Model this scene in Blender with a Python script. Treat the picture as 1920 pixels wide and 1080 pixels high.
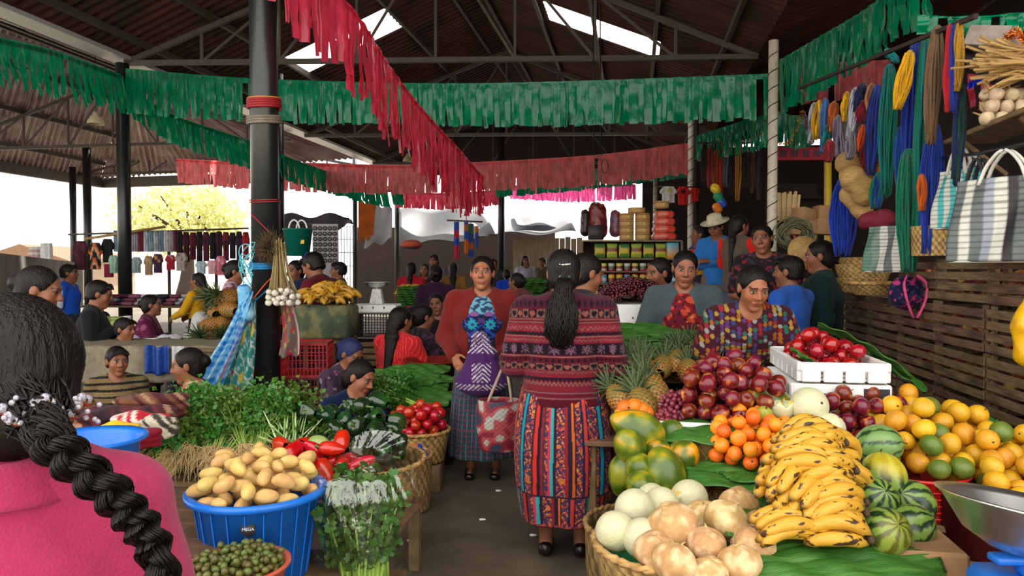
import bpy, math, random
import numpy as np
from mathutils import Vector, Matrix, Euler
R = math.radians
for o in list(bpy.data.objects):
 bpy.data.objects.remove(o)
SC = bpy.context.scene
COL = SC.collection
# ------------------------------------------------------------------ camera, daylight, exposure
FPX = 1390.0
CAMZ = 1.4
PITCH = math.atan(35 / FPX)
cam_d = bpy.data.cameras.new('camera')
cam_d.sensor_width = 36.0
cam_d.lens = 36.0 * FPX / 1920.0
cam_d.clip_start = 0.05
cam_d.clip_end = 400
cam = bpy.data.objects.new('camera', cam_d)
COL.objects.link(cam)
cam.location = (0, 0, CAMZ)
cam.rotation_euler = (R(90) - PITCH, 0, 0)
SC.camera = cam
W = bpy.data.worlds.new('sky')
SC.world = W
W.use_nodes = True
wn = W.node_tree.nodes
wn.clear()
w_out = wn.new('ShaderNodeOutputWorld')
w_bg = wn.new('ShaderNodeBackground')
w_bg.inputs['Color'].default_value = (1.0, 0.965, 0.915, 1)
w_bg.inputs['Strength'].default_value = 3.1
W.node_tree.links.new(w_bg.outputs[0], w_out.inputs[0])
sun_d = bpy.data.lights.new('sun', 'SUN')
sun_d.energy = 9.0
sun_d.angle = R(2)
sun_d.color = (1, .95, .86)
sun = bpy.data.objects.new('sun', sun_d)
COL.objects.link(sun)
sun.rotation_euler = (R(-32), R(14), 0)
SC.view_settings.view_transform = 'Standard'
SC.view_settings.look = 'None'
SC.view_settings.exposure = 0.0
SC.view_settings.gamma = 1.0
SC.view_settings.use_curve_mapping = False
# ------------------------------------------------------------------ helpers
rng = np.random.default_rng(7)
random.seed(7)
PI = math.pi
YAW = R(9.4)
CY, SY = math.cos(YAW), math.sin(YAW)
def B(u, v, z=0.0):
 """market axes (u across, v along the hall) to world"""
 return Vector((u * CY + v * SY, -u * SY + v * CY, z))
def at(px, py, Y):
 """world point at depth Y under a reference-frame sight line"""
 dx = (px - 960) / FPX
 dy = (540 - py) / FPX
 cp, sp = math.cos(PITCH), math.sin(PITCH)
 yy = cp + dy * sp
 zz = -sp + dy * cp
 t = Y / yy
 return Vector((dx * t, Y, CAMZ + zz * t))
def s2l(c):
 c = c / 255.0
 return c / 12.92 if c <= .04045 else ((c + .055) / 1.055) ** 2.4
def rgb(r, g, b):
 return (s2l(r), s2l(g), s2l(b))
# ---- materials
MATS = {}
def _nt(name):
 m = bpy.data.materials.new(name)
 m.use_nodes = True
 nt = m.node_tree
 nt.nodes.clear()
 out = nt.nodes.new('ShaderNodeOutputMaterial')
 return m, nt, out
def _noise(nt, scale, detail=4, stretch=None, coord='Object'):
 tc = nt.nodes.new('ShaderNodeTexCoord')
 n = nt.nodes.new('ShaderNodeTexNoise')
 n.inputs['Scale'].default_value = scale
 n.inputs['Detail'].default_value = detail
 if stretch:
  mp = nt.nodes.new('ShaderNodeMapping')
  mp.inputs['Scale'].default_value = stretch
  nt.links.new(tc.outputs[coord], mp.inputs[0])
  nt.links.new(mp.outputs[0], n.inputs['Vector'])
 else:
  nt.links.new(tc.outputs[coord], n.inputs['Vector'])
 return n
def _mix(nt, fac, a, b, mode='MIX'):
 mx = nt.nodes.new('ShaderNodeMix')
 mx.data_type = 'RGBA'
 mx.blend_type = mode
 for sock, val in ((mx.inputs[0], fac), (mx.inputs[6], a), (mx.inputs[7], b)):
  if isinstance(val, (int, float)):
   sock.default_value = val
  elif isinstance(val, tuple):
   sock.default_value = (*val[:3], 1)
  else:
   nt.links.new(val, sock)
 return mx.outputs[2]
def _ramp(nt, fac, lo, hi):
 mr = nt.nodes.new('ShaderNodeMapRange')
 mr.inputs['From Min'].default_value = lo
 mr.inputs['From Max'].default_value = hi
 nt.links.new(fac, mr.inputs['Value'])
 return mr.outputs[0]
def pm(name, col=None, rough=.6, var=.25, scale=12, bump=.15, bscale=None, spec=.5, metal=0, col2=None, lo=.4, hi=.6,
       stretch=None, sss=0, trans=0, obvar=0, coat=0, emit=0, translucent=0, sheen=0, glass=0):
 """principled material; col None reads the colour attribute 'col'"""
 if name in MATS:
  return MATS[name]
 m, nt, out = _nt(name)
 L = nt.links
 p = nt.nodes.new('ShaderNodeBsdfPrincipled')
 p.inputs['Roughness'].default_value = rough
 p.inputs['Metallic'].default_value = metal
 p.inputs['Specular IOR Level'].default_value = spec
 if coat:
  p.inputs['Coat Weight'].default_value = coat
  p.inputs['Coat Roughness'].default_value = .15
 if sss:
  p.inputs['Subsurface Weight'].default_value = sss
  p.inputs['Subsurface Radius'].default_value = (.012, .006, .003)
 if sheen:
  p.inputs['Sheen Weight'].default_value = sheen
 if glass:
  p.inputs['Transmission Weight'].default_value = glass
 if col is None:
  at_ = nt.nodes.new('ShaderNodeAttribute')
  at_.attribute_name = 'col'
  c = at_.outputs['Color']
 else:
  c = nt.nodes.new('ShaderNodeRGB')
  c.outputs[0].default_value = (*col, 1)
  c = c.outputs[0]
 n = _noise(nt, scale, 5, stretch)
 if col2 is not None:
  c = _mix(nt, _ramp(nt, n.outputs[0], lo, hi), c, col2)
 if var:
  n2 = _noise(nt, scale * 2.3, 4, stretch)
  v = nt.nodes.new('ShaderNodeMapRange')
  v.inputs['From Min'].default_value = .3
  v.inputs['From Max'].default_value = .7
  v.inputs['To Min'].default_value = 1 - var
  v.inputs['To Max'].default_value = 1 + var * .6
  L.new(n2.outputs[0], v.inputs['Value'])
  cc = nt.nodes.new('ShaderNodeCombineColor')
  for i in range(3):
   L.new(v.outputs[0], cc.inputs[i])
  c = _mix(nt, 1.0, c, cc.outputs[0], 'MULTIPLY')
 if obvar:
  oi = nt.nodes.new('ShaderNodeObjectInfo')
  hs = nt.nodes.new('ShaderNodeHueSaturation')
  mr = nt.nodes.new('ShaderNodeMapRange')
  mr.inputs['To Min'].default_value = .5 - obvar * .12
  mr.inputs['To Max'].default_value = .5 + obvar * .12
  L.new(oi.outputs['Random'], mr.inputs['Value'])
  L.new(mr.outputs[0], hs.inputs['Hue'])
  mr2 = nt.nodes.new('ShaderNodeMapRange')
  mr2.inputs['To Min'].default_value = 1 - obvar * .5
  mr2.inputs['To Max'].default_value = 1 + obvar * .3
  L.new(oi.outputs['Random'], mr2.inputs['Value'])
  L.new(mr2.outputs[0], hs.inputs['Value'])
  L.new(c, hs.inputs['Color'])
  c = hs.outputs[0]
 L.new(c, p.inputs['Base Color'])
 if emit:
  L.new(c, p.inputs['Emission Color'])
  p.inputs['Emission Strength'].default_value = emit
 if bump:
  nb = _noise(nt, bscale or scale * 6, 3, stretch)
  b = nt.nodes.new('ShaderNodeBump')
  b.inputs['Strength'].default_value = bump
  b.inputs['Distance'].default_value = .01
  L.new(nb.outputs[0], b.inputs['Height'])
  L.new(b.outputs[0], p.inputs['Normal'])
 sh = p.outputs[0]
 if translucent:
  t = nt.nodes.new('ShaderNodeBsdfTranslucent')
  L.new(c, t.inputs['Color'])
  ms = nt.nodes.new('ShaderNodeMixShader')
  ms.inputs[0].default_value = translucent
  L.new(sh, ms.inputs[1])
  L.new(t.outputs[0], ms.inputs[2])
  sh = ms.outputs[0]
 if trans:
  t = nt.nodes.new('ShaderNodeBsdfTransparent')
  lw = nt.nodes.new('ShaderNodeLayerWeight')
  lw.inputs['Blend'].default_value = .35
  mr = nt.nodes.new('ShaderNodeMapRange')
  mr.inputs['To Min'].default_value = 1 - trans
  mr.inputs['To Max'].default_value = min(1, 1 - trans + .35)
  L.new(lw.outputs['Facing'], mr.inputs['Value'])
  ms = nt.nodes.new('ShaderNodeMixShader')
  L.new(mr.outputs[0], ms.inputs[0])
  L.new(t.outputs[0], ms.inputs[1])
  L.new(sh, ms.inputs[2])
  sh = ms.outputs[0]
 L.new(sh, out.inputs['Surface'])
 MATS[name] = m
 return m
# ---- geometry: everything is (V, F[, C]) with V (n,3), F list of index arrays
def A(*v):
 return np.array(v, float)
class G:
 """a growing mesh"""
 def __init__(s):
  s.V, s.F, s.C, s.n = [], [], [], 0
 def add(s, vf, col=None, M=None):
  V, F = np.asarray(vf[0], float), vf[1]
  if M is not None:
   V = V @ np.array(M.to_3x3()).T + np.array(M.translation)
  for f in F:
   s.F.append(np.asarray(f, np.int64) + s.n)
  s.V.append(V)
  if col is None and len(vf) > 2:
   col = vf[2]
  if col is None:
   col = (.8, .8, .8)
  c = np.asarray(col, float)
  s.C.append(np.broadcast_to(c, (len(V), 3)) if c.ndim == 1 else c)
  s.n += len(V)
  return s
 @property
 def vf(s):
  return (np.concatenate(s.V), s.F, np.concatenate(s.C))
def grid_faces(nu, nv, wrap_u=False, wrap_v=False, off=0):
 iu = np.arange(nu if wrap_u else nu - 1)
 iv = np.arange(nv if wrap_v else nv - 1)
 a, b = np.meshgrid(iu, iv, indexing='ij')
 a2, b2 = (a + 1) % nu, (b + 1) % nv
 f = np.stack([a * nv + b, a2 * nv + b, a2 * nv + b2, a * nv + b2], -1).reshape(-1, 4)
 return f + off
def surf(fn, nu, nv, wrap_u=False, wrap_v=False):
 u = np.linspace(0, 1, nu, endpoint=not wrap_u)
 v = np.linspace(0, 1, nv, endpoint=not wrap_v)
 U, Vv = np.meshgrid(u, v, indexing='ij')
 P = np.stack(np.broadcast_arrays(*fn(U, Vv)), -1).reshape(-1, 3)
 return P, [grid_faces(nu, nv, wrap_u, wrap_v)]
def thick(vf, t):
 """give a sheet thickness t (shell with rim)"""
 V, F = np.asarray(vf[0], float), vf[1]
 Q = np.concatenate([f if f.shape[1] == 4 else np.c_[f, f[:, -1]] for f in F])
 e1, e2 = V[Q[:, 2]] - V[Q[:, 0]], V[Q[:, 3]] - V[Q[:, 1]]
 n = np.cross(e1, e2)
 N = np.zeros_like(V)
 for k in range(4):
  np.add.at(N, Q[:, k], n)
 N /= np.linalg.norm(N, axis=1, keepdims=True) + 1e-12
 V2 = np.concatenate([V + N * t / 2, V - N * t / 2])
 m = len(V)
 E = np.concatenate([Q[:, [k, (k + 1) % 4]] for k in range(4)])
 E = E[E[:, 0] != E[:, 1]]
 key = np.sort(E, 1)
 k1 = key[:, 0] * m + key[:, 1]
 u, idx, cnt = np.unique(k1, return_index=True, return_counts=True)
 be = E[idx[cnt == 1]]
 rim = np.c_[be[:, 1], be[:, 0], be[:, 0] + m, be[:, 1] + m]
 out = (V2, [Q, Q[:, ::-1] + m, rim])
 if len(vf) > 2:
  c = np.asarray(vf[2])
  out = out + (np.concatenate([c, c]) if c.ndim == 2 else c,)
 return out
def lathe(prof, n=24, squash=1.0):
 prof = np.asarray(prof, float)
 a = np.linspace(0, 2 * PI, n, endpoint=False)
 V = np.stack([np.outer(prof[:, 0], np.cos(a)), np.outer(prof[:, 0], np.sin(a)) * squash, np.repeat(prof[:, 1:2], n, 1)], -1).reshape(-1, 3)
 return V, [grid_faces(len(prof), n, False, True)[:, ::-1]]
def ball(rx, ry=None, rz=None, n=16, m=12):
 ry = rx if ry is None else ry
 rz = rx if rz is None else rz
 th = np.linspace(1e-3, PI - 1e-3, m)
 V, F = lathe(np.c_[np.sin(th), -np.cos(th)], n)
 return V * A(rx, ry, rz), F
def tube(P, r, n=8, cap=True, squash=None):
 P = np.asarray(P, float)
 m = len(P)
 r = np.broadcast_to(np.asarray(r, float), (m,)).copy()
 if cap:
  P = np.concatenate([P[:1], P, P[-1:]])
  r = np.concatenate([[1e-4], r, [1e-4]])
  m += 2
 T = np.gradient(P, axis=0) if not cap else np.gradient(P[1:-1], axis=0)
 if cap:
  T = np.concatenate([T[:1], T, T[-1:]])
 T /= np.linalg.norm(T, axis=1, keepdims=True) + 1e-12
 ref = A(0, 0, 1) if abs(T[:, 2]).mean() < .8 else A(1, 0, 0)
 X = np.cross(T, ref)
 X /= np.linalg.norm(X, axis=1, keepdims=True) + 1e-9
 Yv = np.cross(X, T)
 a = np.linspace(0, 2 * PI, n, endpoint=False)
 s = 1.0 if squash is None else squash
 V = P[:, None] + r[:, None, None] * (np.cos(a)[None, :, None] * X[:, None] + s * np.sin(a)[None, :, None] * Yv[:, None])
 return V.reshape(-1, 3), [grid_faces(m, n, False, True)]
def bez(*pts, n=12):
 """smooth curve through points"""
 P = np.array([list(p) for p in pts], float)
 if len(P) == 2:
  return P[0] + np.linspace(0, 1, n)[:, None] * (P[1] - P[0])
 t = np.arange(len(P))
 tt = np.linspace(0, len(P) - 1, n)
 out = []
 Pe = np.concatenate([2 * P[:1] - P[1:2], P, 2 * P[-1:] - P[-2:-1]])
 for x in tt:
  i = min(int(x), len(P) - 2)
  s = x - i
  p0, p1, p2, p3 = Pe[i], Pe[i + 1], Pe[i + 2], Pe[i + 3]
  out.append(.5 * (2 * p1 + (p2 - p0) * s + (2 * p0 - 5 * p1 + 4 * p2 - p3) * s * s + (3 * p1 - p0 - 3 * p2 + p3) * s ** 3))
 return np.array(out)
def box(sx, sy, sz, c=(0, 0, 0), bev=0.0):
 """box with chamfered edges, centre c"""
 h = A(sx, sy, sz) / 2
 if bev <= 0:
  V = np.array([[x, y, z] for x in (-1, 1) for y in (-1, 1) for z in (-1, 1)]) * h + A(*c)
  F = np.array([[0, 1, 3, 2], [4, 6, 7, 5], [0, 4, 5, 1], [2, 3, 7, 6], [0, 2, 6, 4], [1, 5, 7, 3]])
  return V, [F]
 b = min(bev, h.min() * .9)
 V, idx = [], {}
 for sx_ in (-1, 1):
  for sy_ in (-1, 1):
   for sz_ in (-1, 1):
    for ax in range(3):
     p = A(sx_, sy_, sz_) * (h - b)
     p[ax] = (sx_, sy_, sz_)[ax] * h[ax]
     idx[(sx_, sy_, sz_, ax)] = len(V)
     V.append(p)
 F4, F3 = [], []
 for ax in range(3):
  o = [i for i in range(3) if i != ax]
  for s in (-1, 1):
   q = []
   for (a_, b_) in ((-1, -1), (1, -1), (1, 1), (-1, 1)):
    k = [0, 0, 0]
    k[ax], k[o[0]], k[o[1]] = s, a_, b_
    q.append(idx[(*k, ax)])
   flip = (s > 0) == (ax == 1)
   F4.append(q[::-1] if flip else q)
   if s < 0:
    pass
 for ax in range(3):
  o = [i for i in range(3) if i != ax]
  for a_ in (-1, 1):
   for b_ in (-1, 1):
    k0, k1 = [0, 0, 0], [0, 0, 0]
    k0[ax], k1[ax] = -1, 1
    for k in (k0, k1):
     k[o[0]], k[o[1]] = a_, b_
    F4.append([idx[(*k0, o[0])], idx[(*k1, o[0])], idx[(*k1, o[1])], idx[(*k0, o[1])]])
 for k in [(a_, b_, c_) for a_ in (-1, 1) for b_ in (-1, 1) for c_ in (-1, 1)]:
  F3.append([idx[(*k, 0)], idx[(*k, 1)], idx[(*k, 2)]])
 V = np.array(V)
 fix = []
 for f in F4 + F3:
  c0 = V[f].mean(0)
  n = np.cross(V[f[1]] - V[f[0]], V[f[2]] - V[f[0]])
  fix.append(f if np.dot(n, c0) > 0 else f[::-1])
 return V + A(*c), [np.array(fix[:len(F4)]), np.array(fix[len(F4):])]
def bar(p, q, w, h=None, bev=0):
 """rectangular bar between two points"""
 p, q = Vector(p), Vector(q)
 d = q - p
 V, F = box(w, h or w, d.length, (0, 0, 0), bev)
 z = d.normalized()
 ref = Vector((0, 0, 1)) if abs(z.z) < .95 else Vector((0, 1, 0))
 x = ref.cross(z).normalized()
 y = z.cross(x)
 M = np.array([x, y, z])
 return V @ M + np.array((p + q) / 2), F
def xf(vf, loc=(0, 0, 0), rot=(0, 0, 0), sc=1.0):
 M = np.array(Euler(rot).to_matrix())
 V = (np.asarray(vf[0]) * (A(*sc) if hasattr(sc, '__len__') else sc)) @ M.T + A(*loc)
 return (V,) + tuple(vf[1:])
def mesh(name, vf, mat, smooth=True):
 V, F = np.asarray(vf[0], np.float32), [np.asarray(f, np.int32) for f in vf[1] if len(f)]
 me = bpy.data.meshes.new(name)
 me.vertices.add(len(V))
 me.vertices.foreach_set('co', V.ravel())
 nl = sum(f.size for f in F)
 me.loops.add(nl)
 me.loops.foreach_set('vertex_index', np.concatenate([f.ravel() for f in F]))
 tot = np.concatenate([np.full(len(f), f.shape[1], np.int32) for f in F])
 st = np.concatenate([[0], np.cumsum(tot)[:-1]]).astype(np.int32)
 me.polygons.add(len(tot))
 me.polygons.foreach_set('loop_start', st)
 me.polygons.foreach_set('use_smooth', np.full(len(tot), smooth, bool))
 if len(vf) > 2 and vf[2] is not None:
  at_ = me.color_attributes.new('col', 'FLOAT_COLOR', 'POINT')
  c = np.ones((len(V), 4), np.float32)
  c[:, :3] = vf[2]
  at_.data.foreach_set('color', c.ravel())
 me.update(calc_edges=True)
 me.materials.append(mat)
 return me
def tag(o, label=None, cat=None, group=None, kind=None):
 for k, v in (('label', label), ('category', cat), ('group', group), ('kind', kind)):
  if v:
   o[k] = v
 return o
def wloc(o):
 v = Vector((0, 0, 0))
 while o is not None:
  v += o.location
  o = o.parent
 return v
def part(name, vf, mat, parent=None, smooth=True, label=None, loc=None, world=False):
 """one mesh object; world=True: vertices are in world space"""
 vf = tuple(vf)
 if world or (parent is None and loc is None):
  V = np.asarray(vf[0], float)
  if parent is None:
   loc = Vector(((V[:, 0].min() + V[:, 0].max()) / 2, (V[:, 1].min() + V[:, 1].max()) / 2, V[:, 2].min()))
   off = loc
  else:
   off = wloc(parent)
   loc = None
  vf = (V - A(*off),) + vf[1:]
 o = bpy.data.objects.new(name, mesh(name, vf, mat, smooth))
 COL.objects.link(o)
 if loc is not None:
  o.location = loc
 if parent is not None:
  o.parent = parent
 if label:
  o['label'] = label
 return o
def thing(name, label, cat, loc, group=None, rot=(0, 0, 0)):
 o = bpy.data.objects.new(name, None)
 COL.objects.link(o)
 o.location = loc
 o.rotation_euler = rot
 o.empty_display_size = .05
 return tag(o, label, cat, group)
def solo(name, vf, mat, label, cat, group=None, kind=None, smooth=True, loc=None):
 return tag(part(name, vf, mat, None, smooth, loc=loc), label, cat, group, kind)
def struct(name, vf, mat, smooth=False, label=None):
 o = part(name, vf, mat, None, smooth)
 o['kind'] = 'structure'
 if label:
  o['label'] = label
 return o
KIDS = {}
def dup(root, loc, rot=None, sc=None, label=None, group=None):
 r = root.copy()
 COL.objects.link(r)
 r.location = loc
 if rot is not None:
  r.rotation_euler = rot
 if sc is not None:
  r.scale = (sc, sc, sc) if isinstance(sc, (int, float)) else sc
 if label:
  r['label'] = label
 if group:
  r['group'] = group
 for ch in list(root.children):
  c = ch.copy()
  COL.objects.link(c)
  c.parent = r
  for g in ch.children:
   d = g.copy()
   COL.objects.link(d)
   d.parent = c
 return r
def rrot():
 return (random.uniform(0, 6.28), random.uniform(0, 6.28), random.uniform(0, 6.28))
def pack(n, rf, inside, base, pull=.6, tries=70, seed=1, c=None):
 """drop n spheres (radius rf()) into a heap; inside(x,y) keeps the footprint, base(x,y) is the support height"""
 rs = np.random.default_rng(seed)
 x0, x1, y0, y1 = inside(None, None)
 c = c or ((x0 + x1) / 2, (y0 + y1) / 2)
 C = np.zeros((0, 4))
 for i in range(n):
  r = rf(rs)
  xs = rs.uniform(x0, x1, tries)
  ys = rs.uniform(y0, y1, tries)
  ok = inside(xs, ys)
  xs, ys = xs[ok], ys[ok]
  if not len(xs):
   continue
  z = base(xs, ys) + r
  if len(C):
   d2 = (xs[:, None] - C[:, 0]) ** 2 + (ys[:, None] - C[:, 1]) ** 2
   rr = (r + C[:, 3]) ** 2
   zz = np.where(d2 < rr, C[:, 2] + np.sqrt(np.maximum(rr - d2, 0)), -9)
   z = np.maximum(z, zz.max(1))
  e = z + pull * ((xs - c[0]) ** 2 + (ys - c[1]) ** 2)
  k = int(np.argmin(e))
  C = np.concatenate([C, [[xs[k], ys[k], z[k], r]]])
 return C
def ell(cx, cy, rx, ry, a=0.0):
 ca, sa = math.cos(a), math.sin(a)
 def f(x, y):
  if x is None:
   m = max(rx, ry)
   return cx - m, cx + m, cy - m, cy + m
  dx, dy = x - cx, y - cy
  return ((dx * ca + dy * sa) / rx) ** 2 + ((-dx * sa + dy * ca) / ry) ** 2 < 1
 return f
# ---- smooth implicit surfaces (bodies, clothes, hair) meshed with surface nets
class Sdf:
 def __init__(s, lo, hi, h):
  s.lo, s.h = np.asarray(lo, float), h
  s.n = np.maximum(4, np.ceil((np.asarray(hi, float) - s.lo) / h).astype(int) + 1)
  s.D = np.full(s.n, 1e3, np.float32)
 def _sub(s, lo, hi):
  i0 = np.clip(np.floor((np.asarray(lo) - s.lo) / s.h).astype(int), 0, s.n)
  i1 = np.clip(np.ceil((np.asarray(hi) - s.lo) / s.h).astype(int) + 1, 0, s.n)
  if (i1 <= i0).any():
   return None, None
  sl = tuple(slice(a, b) for a, b in zip(i0, i1))
  ax = [s.lo[k] + s.h * np.arange(i0[k], i1[k], dtype=np.float32) for k in range(3)]
  P = [ax[0][:, None, None].astype(np.float32), ax[1][None, :, None].astype(np.float32), ax[2][None, None, :].astype(np.float32)]
  return sl, P
 def _put(s, sl, d, k, op='u'):
  a = s.D[sl]
  if op == 'u':
   h = np.maximum(k - np.abs(a - d), 0) / k if k > 0 else 0
   s.D[sl] = np.minimum(a, d) - h * h * k * .25
  elif op == 's':
   d = -d
   h = np.maximum(k - np.abs(a - d), 0) / k if k > 0 else 0
   s.D[sl] = np.maximum(a, d) + h * h * k * .25
  else:
   s.D[sl] = np.maximum(a, d)
 def cap(s, a, b, ra, rb=None, k=.02, op='u'):
  a, b = np.asarray(a, float), np.asarray(b, float)
  rb = ra if rb is None else rb
  m = max(ra, rb) + k + 2 * s.h
  sl, P = s._sub(np.minimum(a, b) - m, np.maximum(a, b) + m)
  if sl is None:
   return s
  d = b - a
  L = max(d @ d, 1e-9)
  t = np.clip(sum((P[i] - a[i]) * d[i] for i in range(3)) / L, 0, 1)
  q = sum((P[i] - (a[i] + t * d[i])) ** 2 for i in range(3))
  s._put(sl, np.sqrt(q) - (ra + t * (rb - ra)), k, op)
  return s
 def ell(s, c, r, M=None, k=.02, op='u'):
  c, r = np.asarray(c, float), np.asarray(r, float) * np.ones(3)
  m = r.max() + k + 2 * s.h
  sl, P = s._sub(c - m, c + m)
  if sl is None:
   return s
  d = [P[i] - c[i] for i in range(3)]
  if M is not None:
   d = [sum(M[j][i] * d[j] for j in range(3)) for i in range(3)]
  k0 = np.sqrt(sum((d[i] / r[i]) ** 2 for i in range(3)))
  k1 = np.sqrt(sum((d[i] / r[i] ** 2) ** 2 for i in range(3))) + 1e-6
  s._put(sl, k0 * (k0 - 1) / k1, k, op)
  return s
 def cone(s, a, b, r0, r1, side, k=.02, op='u'):
  """elliptic tapered tube a->b: r0=(rx,ry) at a, r1 at b, rx along side"""
  a, b, e1 = np.asarray(a, float), np.asarray(b, float), np.asarray(side, float)
  d = b - a
  Ln = np.linalg.norm(d)
  z = d / Ln
  e1 = e1 - z * (e1 @ z)
  e1 /= np.linalg.norm(e1)
  e2 = np.cross(z, e1)
  mr = max(*r0, *r1) + k + 2 * s.h
  sl, P = s._sub(np.minimum(a, b) - mr, np.maximum(a, b) + mr)
  if sl is None:
   return s
  D = [P[i] - a[i] for i in range(3)]
  w = sum(D[i] * z[i] for i in range(3))
  X = sum(D[i] * e1[i] for i in range(3))
  Y = sum(D[i] * e2[i] for i in range(3))
  t = np.clip(w / Ln, 0, 1)
  o = w - t * Ln
  rx = r0[0] + t * (r1[0] - r0[0])
  ry = r0[1] + t * (r1[1] - r0[1])
  rm = np.minimum(rx, ry)
  s._put(sl, (np.sqrt((X / rx) ** 2 + (Y / ry) ** 2 + (o / rm) ** 2) - 1) * rm, k, op)
  return s
 def plane(s, n, d):
  """keep the half space n.p < d"""
  sl, P = s._sub(s.lo, s.lo + s.h * s.n)
  s.D = np.maximum(s.D, sum(P[i] * n[i] for i in range(3)) - d).astype(np.float32)
  return s
 def mesh(s):
  D = s.D
  I = D < 0
  n = s.n
  cnt = np.zeros(n - 1, np.int8)
  for a in (0, 1):
   for b in (0, 1):
    for c in (0, 1):
     cnt += I[a:n[0] - 1 + a, b:n[1] - 1 + b, c:n[2] - 1 + c]
  act = (cnt > 0) & (cnt < 8)
  idx = np.argwhere(act)
  vid = np.full(n - 1, -1, np.int32)
  vid[act] = np.arange(len(idx))
  acc = np.zeros((len(idx), 3))
  w = np.zeros(len(idx))
  cor = [(a, b, c) for a in (0, 1) for b in (0, 1) for c in (0, 1)]
  val = {q: D[idx[:, 0] + q[0], idx[:, 1] + q[1], idx[:, 2] + q[2]].astype(float) for q in cor}
  for q in cor:
   for ax in range(3):
    if q[ax]:
     continue
    p = list(q)
    p[ax] = 1
    v0, v1 = val[q], val[tuple(p)]
    x = (v0 < 0) != (v1 < 0)
    t = np.where(x, v0 / np.where(x, v0 - v1, 1), 0)
    e = np.tile(np.array(q, float), (len(idx), 1))
    e[:, ax] = t
    acc += e * x[:, None]
    w += x
  V = s.lo + s.h * (idx + acc / np.maximum(w, 1)[:, None])
  Fs = []
  for ax in range(3):
   o1, o2 = (ax + 1) % 3, (ax + 2) % 3
   s0 = [slice(None)] * 3
   s1 = [slice(None)] * 3
   s0[ax], s1[ax] = slice(0, n[ax] - 1), slice(1, n[ax])
   X0, X1 = I[tuple(s0)], I[tuple(s1)]
   e = np.argwhere(X0 != X1)
   ok = (e[:, o1] > 0) & (e[:, o2] > 0) & (e[:, o1] < n[o1] - 1) & (e[:, o2] < n[o2] - 1)
   e = e[ok]
   ins = X0[e[:, 0], e[:, 1], e[:, 2]]
   q = []
   for (d1, d2) in ((-1, -1), (0, -1), (0, 0), (-1, 0)):
    c = e.copy()
    c[:, o1] += d1
    c[:, o2] += d2
    q.append(vid[c[:, 0], c[:, 1], c[:, 2]])
   q = np.stack(q, 1)
   q[~ins] = q[~ins][:, ::-1]
   Fs.append(q)
  return V, [np.concatenate(Fs)]
def keep_big(vf):
 return vf
def vnoise(P, s, seed=0):
 """cheap smooth value noise on points"""
 P = np.asarray(P) * s + seed * 17.3
 r = np.zeros(len(P))
 for k in range(4):
  a = np.array([[1.7, .9, 1.3], [-1.1, 1.9, .7], [.8, -1.4, 1.6], [1.5, 1.2, -1.8]][k])
  r += np.sin(P @ a + k * 1.7 + np.sin(P @ a[::-1] * .7 + k))
 return r / 4
def ssplit(x, a, b):
 t = np.clip((x - a) / (b - a), 0, 1)
 return t * t * (3 - 2 * t)
def cmix(c0, c1, t):
 t = np.asarray(t)[:, None]
 return np.asarray(c0) * (1 - t) + np.asarray(c1) * t
# ------------------------------------------------------------------ the hall: floor, roof, trusses, poles
m_floor = pm('worn_concrete', rgb(104, 92, 72), rough=.7, var=.35, scale=1.6, bump=.35, bscale=30, col2=rgb(76, 66, 53), lo=.35, hi=.65)
m_ground = pm('pale_ground', rgb(190, 180, 165), rough=.9, var=.2, scale=.7)
m_roof = pm('dark_roof_sheet', rgb(92, 52, 44), rough=.6, var=.35, scale=1.2, bump=.1, col2=rgb(58, 36, 32), lo=.35, hi=.65)
m_roof2 = pm('grey_roof_sheet', rgb(170, 146, 146), rough=.35, var=.25, scale=1.4, bump=.1, col2=rgb(128, 98, 96), lo=.35, hi=.65)
m_steel = pm('dull_steel', rgb(78, 70, 62), rough=.6, var=.2, scale=5, bump=.05)
m_dark = pm('dark_paint', rgb(30, 34, 34), rough=.35, var=.3, scale=6, bump=.06, spec=.6)
m_pane = pm('skylight_sheet', rgb(245, 245, 245), rough=.5, var=.05, bump=0, translucent=.85)
m_wood = pm('weathered_plank', rgb(128, 104, 80), rough=.8, var=.4, scale=7, bump=.3, stretch=(1, 1, 6), obvar=.2)
m_woodx = pm('brown_board', rgb(112, 84, 58), rough=.8, var=.4, scale=6, bump=.3, obvar=.2)
m_darkwood = pm('dark_board', rgb(52, 38, 30), rough=.85, var=.3, scale=5, bump=.2)
fl = surf(lambda u, v: (-18 + 26 * u, -1 + 33 * v, 0 * u), 2, 2)
struct('floor', fl, m_floor)
gr = surf(lambda u, v: (-70 + 140 * u, -40 + 140 * v, 0 * u - .03), 2, 2)
struct('ground', gr, m_ground)
def sheet(u0, z0, u1, z1, v0, v1, pitch=.18, amp=.036, hip=None):
 n = int((v1 - v0) / pitch * 8)
 def f(u, v):
  vv0 = v0
  vv1 = v1 if hip is None else hip[0] + (hip[1] - hip[0]) * u
  V = vv0 + (vv1 - vv0) * v
  U = u0 + (u1 - u0) * u
  Z = z0 + (z1 - z0) * u + amp * np.sin(V * 2 * PI / pitch)
  return U * CY + V * SY, -U * SY + V * CY, Z
 return surf(f, 2, n)
RU, RZ, LU, RGU, EZ = -3.0, 6.55, -7.7, 1.8, 4.62
ROOF0 = 1.6
V1 = 22.3
def zc(u):
 return EZ + (RZ - EZ) * (1 - abs(u - RU) / (RU - LU) if u < RU else 1 - (u - RU) / (RGU - RU))
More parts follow.
